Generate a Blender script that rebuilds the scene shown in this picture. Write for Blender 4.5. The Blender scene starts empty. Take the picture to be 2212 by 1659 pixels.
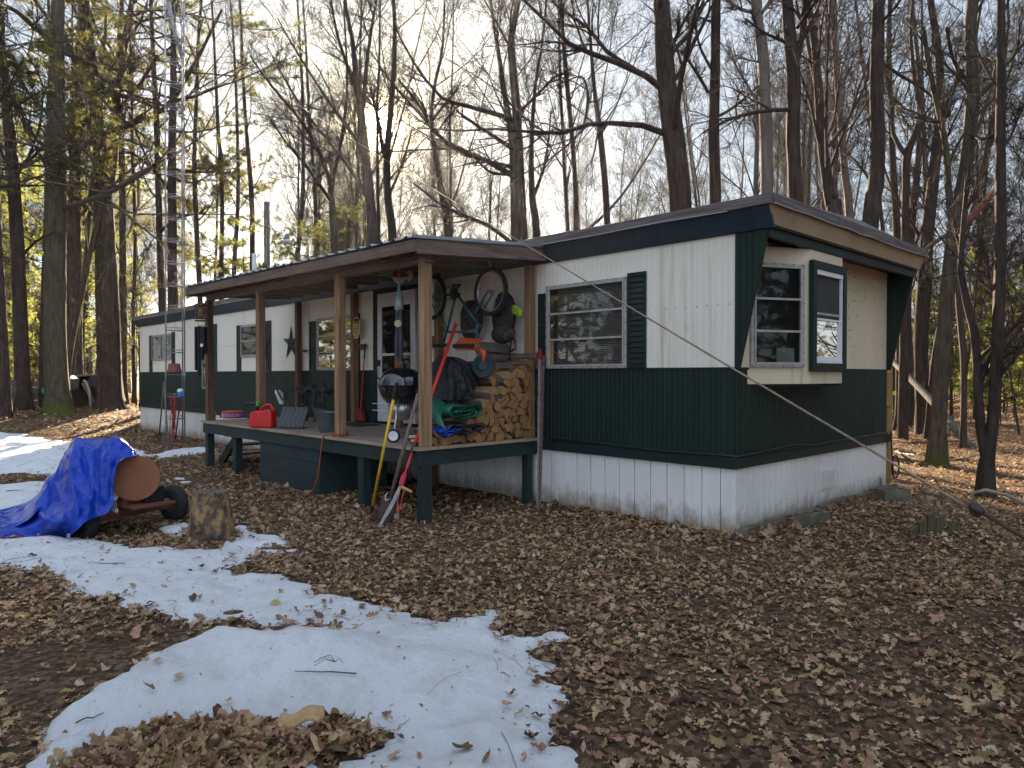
import bpy, bmesh, math, random
import numpy as np
from mathutils import Vector, Matrix
random.seed(7); RNG = np.random.default_rng(11)
SC = bpy.context.scene; COL = SC.collection
R = math.radians
# ---------------------------------------------------------------- camera model (image units: 2212 x 1659)
F = 1533.48
CAM = np.array([3.454, -6.2165, 1.57]); YAW = 0.81124; PIT = -0.013216
fw = np.array([-math.sin(YAW)*math.cos(PIT), math.cos(YAW)*math.cos(PIT), math.sin(PIT)])
rt = np.array([math.cos(YAW), math.sin(YAW), 0.0]); up = np.cross(rt, fw)
def ray(X, Y): return fw + rt*(X-1106)/F - up*(Y-829.5)/F
def onz(X, Y, v=0.0): d = ray(X, Y); return CAM + d*((v-CAM[2])/d[2])
def ony(X, Y, v=0.0): d = ray(X, Y); return CAM + d*((v-CAM[1])/d[1])
def onx(X, Y, v=0.0): d = ray(X, Y); return CAM + d*((v-CAM[0])/d[0])
def atd(X, Y, T): return CAM + ray(X, Y)*T
def sstep(a, b, x): t = np.clip((x-a)/(b-a), 0, 1); return t*t*(3-2*t)
def _hash(ix, iy): 
    h = np.sin(ix*127.1+iy*311.7)*43758.5453
    return h-np.floor(h)
def vnoise(x, y):
    ix = np.floor(x); iy = np.floor(y); fx = x-ix; fy = y-iy
    fx = fx*fx*(3-2*fx); fy = fy*fy*(3-2*fy)
    a = _hash(ix, iy); b = _hash(ix+1, iy); c = _hash(ix, iy+1); d = _hash(ix+1, iy+1)
    return (a+(b-a)*fx)*(1-fy)+(c+(d-c)*fx)*fy-0.5
def terrain(x, y):
    x = np.asarray(x, float); y = np.asarray(y, float)
    h = 0.42*sstep(-16, -25, x)*sstep(10, 2, y) + 0.25*sstep(8, 30, y)*sstep(-3, 6, x)
    dx = np.maximum(np.maximum(-18.6-x, x-0.2), 0); dy = np.maximum(np.maximum(-1.9-y, y-4.2), 0)
    dh = np.hypot(dx, dy)
    h = h + sstep(0.3, 3, dh)*sstep(24, 11, np.hypot(x-3.45, y+6.2))*(vnoise(x*0.45, y*0.45)*0.12+vnoise(x*1.7+9, y*1.7)*0.05)
    h = h + 0.10*np.exp(-((x-0.75)**2/0.35+(y-2.0)**2/1.6))
    return h
def ground(X, Y):
    p = onz(X, Y, 0)
    for _ in range(12): p = onz(X, Y, float(terrain(p[0], p[1])))
    return p
def V3(*a): return np.array(a, float)
# ---------------------------------------------------------------- mesh builder
class MB:
    def __init__(s): s.v = []; s.f = []; s.m = []
    def add(s, vs, fs, mi=0):
        o = len(s.v); s.v += [tuple(map(float, p)) for p in vs]
        for q in fs: s.f.append(tuple(i+o for i in q)); s.m.append(mi)
        return s
    def box(s, x0, x1, y0, y1, z0, z1, mi=0):
        return s.add([(x0,y0,z0),(x1,y0,z0),(x1,y1,z0),(x0,y1,z0),(x0,y0,z1),(x1,y0,z1),(x1,y1,z1),(x0,y1,z1)],
                     [(0,3,2,1),(4,5,6,7),(0,1,5,4),(1,2,6,5),(2,3,7,6),(3,0,4,7)], mi)
    def fbox(s, fr, u0, u1, z0, z1, n0, n1, mi=0):   # box in a wall frame (origin, along, out)
        o, a, n = fr; k = V3(0,0,1)
        P = lambda u, z, d: o+a*u+k*z+n*d
        return s.add([P(u0,z0,n0),P(u1,z0,n0),P(u1,z0,n1),P(u0,z0,n1),P(u0,z1,n0),P(u1,z1,n0),P(u1,z1,n1),P(u0,z1,n1)],
                     [(0,3,2,1),(4,5,6,7),(0,1,5,4),(1,2,6,5),(2,3,7,6),(3,0,4,7)], mi)
    def beam(s, p0, p1, w, h, upv=(0,0,1), mi=0):
        p0 = np.array(p0, float); p1 = np.array(p1, float); d = p1-p0; d /= np.linalg.norm(d)
        u = np.array(upv, float); sd = np.cross(d, u)
        if np.linalg.norm(sd) < 1e-4: sd = np.cross(d, V3(1,0,0))
        sd /= np.linalg.norm(sd); u = np.cross(sd, d)
        c = [(-w/2,-h/2),(w/2,-h/2),(w/2,h/2),(-w/2,h/2)]
        vs = [p0+sd*a+u*b for a, b in c]+[p1+sd*a+u*b for a, b in c]
        return s.add(vs, [(3,2,1,0),(4,5,6,7),(0,1,5,4),(1,2,6,5),(2,3,7,6),(3,0,4,7)], mi)
    def tube(s, pts, rad, n=8, cap=True, closed=False, mi=0, squash=1.0):
        pts = [np.array(p, float) for p in pts]; K = len(pts)
        if not hasattr(rad, '__len__'): rad = [rad]*K
        T = []
        for i in range(K):
            a = pts[(i-1) % K] if (closed or i > 0) else pts[i]; b = pts[(i+1) % K] if (closed or i < K-1) else pts[i]
            d = b-a; T.append(d/(np.linalg.norm(d)+1e-9))
        ref = V3(0,0,1) if abs(T[0][2]) < .9 else V3(1,0,0)
        N = np.cross(T[0], ref); N /= np.linalg.norm(N); vs = []
        for i in range(K):
            N = N-T[i]*(N@T[i]); N /= np.linalg.norm(N)+1e-9; B = np.cross(T[i], N)
            for j in range(n):
                a = 2*math.pi*j/n; vs.append(pts[i]+(N*math.cos(a)+B*math.sin(a)*squash)*rad[i])
        fs = []
        for i in range(K if closed else K-1):
            for j in range(n):
                i2 = (i+1) % K; fs.append((i*n+j, i*n+(j+1) % n, i2*n+(j+1) % n, i2*n+j))
        if cap and not closed: fs.append(tuple(range(n-1,-1,-1))); fs.append(tuple((K-1)*n+j for j in range(n)))
        return s.add(vs, fs, mi)
    def lathe(s, prof, n=24, c=(0,0,0), M=None, mi=0, cap=False):
        vs = []; fs = []; K = len(prof)
        for r, z in prof:
            for j in range(n):
                a = 2*math.pi*j/n; p = V3(r*math.cos(a), r*math.sin(a), z)
                if M is not None: p = M@p
                vs.append(p+np.array(c, float))
        for i in range(K-1):
            for j in range(n): fs.append((i*n+j, i*n+(j+1) % n, (i+1)*n+(j+1) % n, (i+1)*n+j))
        if cap: fs.append(tuple(range(n-1,-1,-1))); fs.append(tuple((K-1)*n+j for j in range(n)))
        return s.add(vs, fs, mi)
    def prism(s, poly, d, mi=0, side=None):          # 3d polygon extruded along vector d
        poly = [np.array(p, float) for p in poly]; n = len(poly); d = np.array(d, float)
        o = len(s.v); s.add(poly+[p+d for p in poly], [tuple(range(n-1,-1,-1)), tuple(range(n,2*n))], mi)
        for i in range(n):
            j = (i+1) % n; s.f.append((o+i,o+j,o+n+j,o+n+i)); s.m.append(mi if side is None else side)
        return s
    def sheet(s, G, mi=0, close=False):              # grid of points [i][j]
        a = len(G); b = len(G[0])
        fs = [(i*b+j, (i+1)*b+j, (i+1)*b+j+1, i*b+j+1) for i in range(a-1) for j in range(b-1)]
        if close: fs += [(i*b+b-1, (i+1)*b+b-1, (i+1)*b, i*b) for i in range(a-1)]
        return s.add([p for row in G for p in row], fs, mi)
    def build(s, name, mat, parent=None, smooth=False, bevel=0, solid=0, sub=0, local=False, angle=40):
        off = np.zeros(3)
        if parent is not None and not local: off = WPOS[parent.name]
        me = bpy.data.meshes.new(name)
        me.from_pydata([(x-off[0], y-off[1], z-off[2]) for x, y, z in s.v], [], s.f)
        return finish(name, me, mat, parent, smooth, bevel, solid, sub, s.m, angle, off)
WPOS = {}
def finish(name, me, mat, parent=None, smooth=False, bevel=0, solid=0, sub=0, mi=None, angle=40, off=None):
    bm = bmesh.new(); bm.from_mesh(me); bmesh.ops.recalc_face_normals(bm, faces=bm.faces); bm.to_mesh(me); bm.free()
    mats = mat if isinstance(mat, (list, tuple)) else [mat]
    for m in mats: me.materials.append(m)
    if mi is not None and len(mats) > 1: me.polygons.foreach_set('material_index', mi)
    if smooth: me.polygons.foreach_set('use_smooth', [True]*len(me.polygons))
    ob = bpy.data.objects.new(name, me); COL.objects.link(ob)
    if parent is not None: ob.parent = parent
    WPOS[ob.name] = WPOS.get(parent.name, np.zeros(3)) if parent is not None else np.zeros(3)
    if solid: md = ob.modifiers.new('s', 'SOLIDIFY'); md.thickness = solid
    if bevel:
        md = ob.modifiers.new('b', 'BEVEL'); md.width = bevel; md.segments = 2; md.limit_method = 'ANGLE'; md.angle_limit = R(angle)
    if sub: md = ob.modifiers.new('d', 'SUBSURF'); md.levels = sub; md.render_levels = sub
    return ob
def tag(o, label=None, cat=None, group=None, kind=None):
    if label: o['label'] = label
    if cat: o['category'] = cat
    if group: o['group'] = group
    if kind: o['kind'] = kind
    return o
def root(name, loc, label, cat, group=None):
    o = bpy.data.objects.new(name, None); COL.objects.link(o); o.location = [float(a) for a in loc]; o.empty_display_size = .1
    WPOS[o.name] = np.array(loc, float); return tag(o, label, cat, group)
def np_mesh(name, verts, faces, mat, parent=None, smooth=False):   # verts (N,3), faces (M,k) same size
    me = bpy.data.meshes.new(name); verts = np.ascontiguousarray(verts, np.float32); faces = np.ascontiguousarray(faces, np.int32)
    k = faces.shape[1]; me.vertices.add(len(verts)); me.vertices.foreach_set('co', verts.ravel())
    me.loops.add(faces.size); me.loops.foreach_set('vertex_index', faces.ravel())
    me.polygons.add(len(faces)); me.polygons.foreach_set('loop_start', np.arange(len(faces), dtype=np.int32)*k)
    me.polygons.foreach_set('loop_total', np.full(len(faces), k, np.int32)); me.update(calc_edges=True)
    if smooth: me.polygons.foreach_set('use_smooth', np.ones(len(faces), bool))
    for m in (mat if isinstance(mat, (list, tuple)) else [mat]): me.materials.append(m)
    return me
def link(name, me, parent=None):
    ob = bpy.data.objects.new(name, me); COL.objects.link(ob)
    if parent is not None: ob.parent = parent
    WPOS[ob.name] = np.zeros(3) if parent is None else WPOS.get(parent.name, np.zeros(3))
    return ob
def copy_tree(o, parent=None):
    c = o.copy(); COL.objects.link(c); c.parent = parent
    for ch in list(o.children): copy_tree(ch, c)
    return c
def rotm(axis, ang): return np.array(Matrix.Rotation(ang, 3, axis))
def align(d, twist=0.0):                              # matrix whose z axis is d
    d = np.array(d, float); d /= np.linalg.norm(d)
    a = V3(0,0,1) if abs(d[2]) < .95 else V3(1,0,0)
    x = np.cross(a, d); x /= np.linalg.norm(x); y = np.cross(d, x)
    M = np.stack([x, y, d], 1); return M@rotm('Z', twist)
# ---------------------------------------------------------------- materials
def nmat(name):
    m = bpy.data.materials.new(name); m.use_nodes = True; nt = m.node_tree
    return m, nt, nt.nodes['Principled BSDF']
def N(nt, t, **kw):
    n = nt.nodes.new(t)
    for k, v in kw.items():
        if k.startswith('i_'):
            key = k[2:]; key = int(key) if key.isdigit() else key
            n.inputs[key].default_value = v
        else: setattr(n, k, v)
    return n
def ramp(nt, fac, stops):
    r = N(nt, 'ShaderNodeValToRGB'); nt.links.new(fac, r.inputs[0]); e = r.color_ramp.elements
    while len(e) < len(stops): e.new(0.5)
    for i, (p, c) in enumerate(stops):
        e[i].position = p; e[i].color = (*c, 1) if len(c) == 3 else c
    return r.outputs[0]
def coords(nt, scale=(1,1,1), kind='Object'):
    tc = N(nt, 'ShaderNodeTexCoord'); mp = N(nt, 'ShaderNodeMapping'); mp.inputs['Scale'].default_value = scale
    nt.links.new(tc.outputs[kind], mp.inputs[0]); return mp.outputs[0]
def noise(nt, vec, scale, detail=5, rough=.6, dist=0):
    n = N(nt, 'ShaderNodeTexNoise'); n.inputs['Scale'].default_value = scale; n.inputs['Detail'].default_value = detail
    n.inputs['Roughness'].default_value = rough; n.inputs['Distortion'].default_value = dist
    nt.links.new(vec, n.inputs['Vector']); return n.outputs[0]
def mix(nt, fac, a, b, bt='MIX'):
    m = N(nt, 'ShaderNodeMix', data_type='RGBA', blend_type=bt)
    for s, v in ((m.inputs[0], fac), (m.inputs[6], a), (m.inputs[7], b)):
        if hasattr(v, 'is_linked') or hasattr(v, 'links'): nt.links.new(v, s)
        elif isinstance(v, (int, float)): s.default_value = v
        else: s.default_value = (*v, 1)
    return m.outputs[2]
def M(name, c1, c2=None, scale=6, st=(1,1,1), rough=.6, bump=0, bscale=None, bst=None, metal=0, spec=.4, streak=None, lo=.35, hi=.65, coat=0, grime=None, foot=None):
    m, nt, b = nmat(name); v = coords(nt, st)
    c2 = c2 or tuple(x*.75 for x in c1)
    col = ramp(nt, noise(nt, v, scale), [(lo, c1), (hi, c2)])
    if streak:                                       # (colour, threshold lo, hi, scale-vector)
        sv = coords(nt, streak[3]); f = ramp(nt, noise(nt, sv, 1, 4, .7), [(streak[1], (0,0,0)), (streak[2], (1,1,1))])
        col = mix(nt, f, col, streak[0])
    if grime:
        f = ramp(nt, noise(nt, coords(nt, (1,1,1)), grime[1], 6, .75), [(grime[2], (0,0,0)), (grime[3], (1,1,1))])
        col = mix(nt, f, col, grime[0])
    if foot:                                         # mud splashed up from the ground: (colour, height)
        sx = N(nt, 'ShaderNodeSeparateXYZ'); nt.links.new(coords(nt), sx.inputs[0]); mr = N(nt, 'ShaderNodeMapRange'); mr.inputs[1].default_value = foot[1]; mr.inputs[2].default_value = 0; mr.inputs[3].default_value = 0; mr.inputs[4].default_value = .55; nt.links.new(sx.outputs[2], mr.inputs[0])
        ad = N(nt, 'ShaderNodeMath', operation='ADD'); nt.links.new(mr.outputs[0], ad.inputs[0]); nt.links.new(noise(nt, coords(nt, (2.5,2.5,1)), 4, 7, .75), ad.inputs[1]); col = mix(nt, ramp(nt, ad.outputs[0], [(.62, (0,)*3), (.95, (.8,)*3)]), col, foot[0])
    nt.links.new(col, b.inputs['Base Color'])
    b.inputs['Roughness'].default_value = rough; b.inputs['Metallic'].default_value = metal
    b.inputs['Specular IOR Level'].default_value = spec; b.inputs['Coat Weight'].default_value = coat
    if bump:
        bn = N(nt, 'ShaderNodeBump'); bn.inputs['Strength'].default_value = 1.0; bn.inputs['Distance'].default_value = bump
        nt.links.new(noise(nt, coords(nt, bst or st), bscale or scale*2, 6, .65), bn.inputs['Height']); nt.links.new(bn.outputs[0], b.inputs['Normal'])
    return m
def wood(name, c1, c2, axis='z', rough=.75, sc=1.0):
    s = {'x': (.7,26,26), 'y': (26,.7,26), 'z': (26,26,.7)}[axis]
    return M(name, c1, c2, scale=2.2*sc, st=s, rough=rough, bump=.003, bscale=4*sc, lo=.38, hi=.60, spec=.25, streak=(tuple(x*.55 for x in c2), .60, .72, {'x': (1.2,9,9), 'y': (9,1.2,9), 'z': (9,9,1.2)}[axis]),
             grime=(tuple(x*.45 for x in c2), 1.3, .6, .8))
def glass_mat(name, tint=(.8,.85,.85), refl=1.0):
    m, nt, b = nmat(name); nt.nodes.remove(b)
    tr = N(nt, 'ShaderNodeBsdfTransparent'); tr.inputs[0].default_value = (*tint, 1)
    gl = N(nt, 'ShaderNodeBsdfGlossy'); gl.inputs['Roughness'].default_value = .015
    fr = N(nt, 'ShaderNodeFresnel'); fr.inputs[0].default_value = 1.42
    mx = N(nt, 'ShaderNodeMixShader'); nt.links.new(fr.outputs[0], mx.inputs[0]); nt.links.new(tr.outputs[0], mx.inputs[1]); nt.links.new(gl.outputs[0], mx.inputs[2])
    nt.links.new(mx.outputs[0], nt.nodes['Material Output'].inputs[0]); return m
# ================================================================= GROUND, SNOW, LEAVES
def poly_world(P, z=0.0): return np.array([ground(*p)[:2] if z == 0 else onz(p[0], p[1], z)[:2] for p in P])
def sdf(poly, x, y):                                  # signed distance, inside positive
    d = np.full(x.shape, 1e9); ins = np.zeros(x.shape, bool); n = len(poly)
    for i in range(n):
        a = poly[i]; b = poly[(i+1) % n]; e = b-a; L = e@e+1e-12
        t = np.clip(((x-a[0])*e[0]+(y-a[1])*e[1])/L, 0, 1)
        d = np.minimum(d, np.hypot(x-a[0]-t*e[0], y-a[1]-t*e[1]))
        c = ((a[1] > y) != (b[1] > y)) & (x < (b[0]-a[0])*(y-a[1])/((b[1]-a[1]) if abs(b[1]-a[1]) > 1e-12 else 1e-12)+a[0])
        ins ^= c
    return np.where(ins, d, -d)
S_MAIN = [(-200,1178),(60,1158),(160,1160),(240,1172),(330,1184),(410,1187),(460,1182),(512,1165),(498,1135),(520,1130),(545,1138),(560,1150),(610,1158),(628,1170),(590,1185),(640,1190),(560,1203),(575,1216),(660,1222),(600,1236),(650,1250),(722,1258),(690,1282),(760,1290),(850,1303),(905,1325),(930,1337),(990,1328),(1060,1320),(1100,1350),(1130,1365),(1200,1352),(1245,1375),(1175,1412),(1245,1445),(1190,1468),(1240,1500),(1232,1560),(1295,1585),(1240,1605),(1270,1659),(1330,1760),(1300,1950),(300,1950),(-300,1900),(-500,1500)]
S_DIRT = [(-500,1222),(0,1226),(90,1236),(130,1262),(165,1290),(250,1305),(300,1332),(420,1352),(540,1342),(600,1352),(690,1350),(725,1372),(690,1390),(600,1392),(480,1392),(420,1400),(340,1440),(250,1485),(170,1540),(90,1590),(60,1650),(-100,1800),(-700,1700)]
S_LEAF = [(150,1655),(230,1600),(350,1562),(420,1572),(500,1552),(580,1562),(640,1577),(740,1553),(800,1562),(740,1585),(660,1592),(610,1615),(540,1640),(480,1720),(100,1820),(30,1720)]
S_WOOD = [(560,1212),(620,1208),(700,1232),(740,1262),(690,1262),(640,1242),(590,1235),(520,1240),(470,1232)]
S_PATCH = [[(340,1142),(400,1128),(420,1138),(412,1155),(375,1160)],
 [(-250,930),(60,938),(145,953),(300,968),(325,984),(150,1028),(0,1030),(-250,1022)],
 [(-250,1048),(60,1040),(145,1040),(260,1075),(330,1098),(200,1140),(0,1147),(-250,1150)],
 [(318,986),(345,975),(400,968),(445,966),(480,973),(440,984),(385,988),(340,990)],
 [(358,1030),(400,1026),(455,1045),(430,1052),(370,1046)],[(540,1072),(562,1070),(566,1076),(545,1078)],
 [(1935,978),(1950,972),(2000,981),(1990,985),(1950,983)],[(1930,1047),(1950,1040),(1982,1044),(1975,1052),(1945,1053)],
 [(1920,988),(1945,985),(1968,992),(1950,996)],[(1995,1066),(2020,1070),(2050,1078),(2030,1082),(2000,1072)],[(2150,1052),(2200,1050),(2260,1060),(2200,1064)]]
w_main = poly_world(S_MAIN); w_dirt = poly_world(S_DIRT); w_leaf = poly_world(S_LEAF, .08); w_wood = poly_world(S_WOOD)
w_patch = [poly_world(p) for p in S_PATCH]
crest = np.array([onz(X, Y, .14)[:2] for X, Y in ((235,1490),(330,1425),(440,1379),(520,1366),(600,1370),(690,1400))])
def seg_dist(pl, x, y):
    d = np.full(x.shape, 1e9)
    for a, b in zip(pl[:-1], pl[1:]):
        e = b-a; t = np.clip(((x-a[0])*e[0]+(y-a[1])*e[1])/(e@e), 0, 1); d = np.minimum(d, np.hypot(x-a[0]-t*e[0], y-a[1]-t*e[1]))
    return d
def snow_sd(x, y):
    x = np.asarray(x, float); y = np.asarray(y, float)
    s = np.minimum(sdf(w_main, x, y), -sdf(w_dirt, x, y)); s = np.minimum(s, -sdf(w_wood, x, y)+.02)
    s = np.minimum(s, -sdf(w_leaf, x, y))
    s = s+vnoise(x*4, y*4)*.15+vnoise(x*11, y*11)*.10+vnoise(x*29, y*29)*.055+vnoise(x*70, y*70)*.02
    far = np.full(x.shape, -9.0)
    for p in w_patch:
        k = min(1.0, np.ptp(p, axis=0).min()/2.5); far = np.maximum(far, sdf(p, x, y)+(vnoise(x*2.2+3, y*2.2)*.30+vnoise(x*8, y*8)*.13)*k+(1-k)*.06)
    return np.maximum(s, far)
def mound(x, y): return .145*np.exp(-(seg_dist(crest, np.asarray(x, float), np.asarray(y, float))/.33)**2)
def snow_h(x, y, s):
    t = .055*(1-np.exp(-np.maximum(s, 0)/.20))
    return terrain(x, y)-.012+t+mound(x, y)*(1-np.exp(-np.maximum(s, 0)/.09))+(vnoise(x*2.4, y*2.4)*.055+vnoise(x*6, y*6)*.028+vnoise(x*14, y*14)*.010)*sstep(0, .25, s)
def surf(x, y):
    s = snow_sd(x, y); return np.where(s > 0, snow_h(x, y, s), terrain(x, y)), s
def leafpile(x, y): return .055*sstep(-.05, .30, sdf(w_leaf, x, y))
# ground sheet
g = np.linspace(-1, 1, 261); gg = np.sign(g)*np.abs(g)**2.6*220
gx, gy = np.meshgrid(gg+CAM[0]-3, gg+CAM[1]+5, indexing='ij')
gz = terrain(gx, gy)+leafpile(gx, gy)*.6
n_ = len(g); idx = np.arange(n_*n_).reshape(n_, n_)
me = None
m, nt, b = nmat('leaf_mould')
v = coords(nt); vo = N(nt, 'ShaderNodeTexVoronoi'); vo.inputs['Scale'].default_value = 34; nt.links.new(coords(nt, (1, 1, 1)), vo.inputs['Vector'])
spk = ramp(nt, vo.outputs['Color'], [(0, (.035,.021,.013)), (.4, (.10,.06,.035)), (.7, (.19,.12,.068)), (1, (.29,.195,.12))])
soil = ramp(nt, noise(nt, v, 3, 8, .7), [(.35, (.03,.022,.016)), (.7, (.07,.05,.036))])
fac = ramp(nt, noise(nt, v, .9, 6, .7), [(.35, (.45,)*3), (.6, (.95,)*3)])
nt.links.new(mix(nt, fac, soil, spk), b.inputs['Base Color']); b.inputs['Roughness'].default_value = .9; b.inputs['Specular IOR Level'].default_value = .15
bn = N(nt, 'ShaderNodeBump'); bn.inputs['Distance'].default_value = .03; nt.links.new(noise(nt, v, 22, 8, .75), bn.inputs['Height']); nt.links.new(bn.outputs[0], b.inputs['Normal'])
m_ground = m
me = np_mesh('ground', np.stack([gx, gy, gz], -1).reshape(-1, 3), np.stack([idx[:-1,:-1], idx[1:,:-1], idx[1:,1:], idx[:-1,1:]], -1).reshape(-1, 4), m_ground, smooth=True)
tag(link('ground', me), kind='structure')
# snow
m, nt, b = nmat('old_snow'); v = coords(nt)
c0 = ramp(nt, noise(nt, v, 1.6, 6, .7), [(.3, (.80,.81,.83)), (.75, (.70,.71,.72))])
sp = ramp(nt, noise(nt, v, 70, 2, .5), [(.70, (0,)*3), (.76, (1,)*3)]); big = ramp(nt, noise(nt, v, 2.3, 6, .75), [(.42, (0,)*3), (.62, (.8,)*3)])
dd = N(nt, 'ShaderNodeMath', operation='MULTIPLY'); nt.links.new(sp, dd.inputs[0]); nt.links.new(big, dd.inputs[1])
c1 = mix(nt, dd.outputs[0], c0, (.16,.12,.09)); 
bl = ramp(nt, noise(nt, v, 5.5, 7, .8), [(.48, (0,)*3), (.78, (.55,)*3)]); c2 = mix(nt, bl, c1, (.42,.36,.30))
nt.links.new(c2, b.inputs['Base Color']); b.inputs['Roughness'].default_value = .55; b.inputs['Specular IOR Level'].default_value = .3
bn = N(nt, 'ShaderNodeBump'); bn.inputs['Distance'].default_value = .035; bn.inputs['Strength'].default_value = 1.0
nt.links.new(noise(nt, v, 11, 10, .8), bn.inputs['Height']); nt.links.new(bn.outputs[0], b.inputs['Normal'])
m_snow = m
def snow_grid(x0, x1, y0, y1, st):
    xs = np.arange(x0, x1, st); ys = np.arange(y0, y1, st); X, Y = np.meshgrid(xs, ys, indexing='ij'); s = snow_sd(X, Y)
    Z = snow_h(X, Y, s); i = np.arange(X.size).reshape(X.shape)
    q = np.stack([i[:-1,:-1], i[1:,:-1], i[1:,1:], i[:-1,1:]], -1).reshape(-1, 4); sv = s.ravel()
    q = q[(sv[q] > -.03).all(1)]
    us = np.unique(q); mp = np.full(X.size, -1); mp[us] = np.arange(len(us))
    return np.stack([X, Y, Z], -1).reshape(-1, 3)[us], mp[q]
allp = np.concatenate([w_main]); lo = np.clip(allp.min(0), -7, 9); hi = np.clip(allp.max(0), -9, 9)
A = snow_grid(max(lo[0], -7), hi[0]+.3, max(lo[1], -8.5), hi[1]+.3, .026)
parts = [A]
for p in w_patch: parts.append(snow_grid(p[:,0].min()-.5, p[:,0].max()+.5, p[:,1].min()-.5, p[:,1].max()+.5, .06 if np.ptp(p) < 12 else .1))
vs = []; fs = []; o = 0
for k, (a, q) in enumerate(parts):
    if k > 0: a = a-np.array([0, 0, .004*k])
    vs.append(a); fs.append(q+o); o += len(a)
tag(link('snow', np_mesh('snow', np.concatenate(vs), np.concatenate(fs), m_snow, smooth=True)), kind='stuff')
# leaves -------------------------------------------------------------
m, nt, b = nmat('dry_leaf'); ge = N(nt, 'ShaderNodeNewGeometry')
c = ramp(nt, ge.outputs['Random Per Island'], [(0, (.09,.048,.026)), (.18, (.22,.122,.064)), (.42, (.37,.22,.118)), (.64, (.48,.305,.17)), (.85, (.50,.335,.195)), (1, (.60,.45,.30))])
hs = N(nt, 'ShaderNodeHueSaturation'); nt.links.new(c, hs.inputs['Color'])
wn = N(nt, 'ShaderNodeTexWhiteNoise', noise_dimensions='1D'); nt.links.new(ge.outputs['Random Per Island'], wn.inputs['W'])
mr = N(nt, 'ShaderNodeMapRange'); mr.inputs[3].default_value = .47; mr.inputs[4].default_value = .53; nt.links.new(wn.outputs[0], mr.inputs[0]); nt.links.new(mr.outputs[0], hs.inputs['Hue'])
nn = ramp(nt, noise(nt, coords(nt), 55, 3, .6), [(.3, (.65,)*3), (.7, (1.1,)*3)]); c = mix(nt, 1.0, hs.outputs[0], nn, 'MULTIPLY')
nt.links.new(c, b.inputs['Base Color']); b.inputs['Roughness'].default_value = .6; b.inputs['Specular IOR Level'].default_value = .3
tl = N(nt, 'ShaderNodeBsdfTranslucent'); nt.links.new(c, tl.inputs[0]); mx = N(nt, 'ShaderNodeMixShader'); mx.inputs[0].default_value = .28
nt.links.new(b.outputs[0], mx.inputs[1]); nt.links.new(tl.outputs[0], mx.inputs[2]); nt.links.new(mx.outputs[0], nt.nodes['Material Output'].inputs[0])
m_leaf = m
PROF = {9: [[.02,.34,.16,.46,.18,.42,.14,.26,.01], [.02,.22,.11,.34,.14,.36,.2,.16,.01], [.02,.2,.34,.42,.44,.4,.3,.16,.01], [.03,.5,.2,.62,.3,.34,.2,.12,.01]],
        4: [[.04,.36,.34,.03], [.03,.28,.38,.03], [.04,.42,.26,.03], [.05,.3,.3,.05]]}
def leaf_batch(pos, size, K, tilt=.45, lift=0.0, seed=0):
    r = np.random.default_rng(seed); n = len(pos); kind = r.integers(0, 4, n); prof = np.array(PROF[K])[kind]   # n,K
    L = size[:, None]; l = np.linspace(0, 1, K)[None]; w = prof*L*(.34+.6*r.random((n, 1)))
    if K == 9: w = w*(.8+.4*r.random((n, K)))
    x = np.broadcast_to((l-.5)*L, (n, K)); c1 = (r.random((n, 1))-.35)*1.1; fold = (r.random((n, 1))-.3)*1.4; tw = (r.random((n, 1))-.5)*1.6
    zc = c1*L*((l-.5)**2)*1.5+L*.05*np.sin(l*9+r.random((n, 1))*6)
    P = np.zeros((n, K, 3, 3))
    for j, sg in enumerate((-1, 0, 1)):
        P[:, :, j, 0] = x+(sg*sg)*w*.10; P[:, :, j, 1] = sg*w
        P[:, :, j, 2] = zc+fold*np.abs(sg)*w*.6+tw*sg*w*(l-.5)+(sg*sg)*r.normal(0, .04, (n, K))*L
    a = r.random(n)*6.283; tp = r.normal(0, tilt, n); tr = r.normal(0, tilt, n)
    ca, sa, cp, sp_, cr, sr = np.cos(a), np.sin(a), np.cos(tp), np.sin(tp), np.cos(tr), np.sin(tr)
    Z = np.zeros(n); O = np.ones(n)
    Rz = np.array([[ca,-sa,Z],[sa,ca,Z],[Z,Z,O]]); Ry = np.array([[cp,Z,sp_],[Z,O,Z],[-sp_,Z,cp]]); Rx = np.array([[O,Z,Z],[Z,cr,-sr],[Z,sr,cr]])
    Q = np.einsum('abn,bcn,cdn,nkjd->nkja', Rz, Ry, Rx, P)
    lowz = Q[..., 2].min((1, 2)); Q[..., 2] -= (lowz*.72)[:, None, None]
    Q += pos[:, None, None, :]; Q[..., 2] += lift
    base = (np.arange(n)*K*3)[:, None, None]; i = np.arange(K-1)
    q = np.concatenate([np.stack([i*3+j, (i+1)*3+j, (i+1)*3+j+1, i*3+j+1], -1) for j in (0, 1)], 0)[None]
    return Q.reshape(-1, 3), (base+q).reshape(-1, 4)
def wedge(n, t0, t1, r, marg=1.08):
    T = np.sqrt(r.random(n)*(t1*t1-t0*t0)+t0*t0); s = (r.random(n)*2-1)*.722*marg*T
    return CAM[0]+fw[0]*T+rt[0]*s, CAM[1]+fw[1]*T+rt[1]*s
def under_house(x, y): return (x < .03) & (x > -18.5) & (y > -.02) & (y < 4.02)
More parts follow.
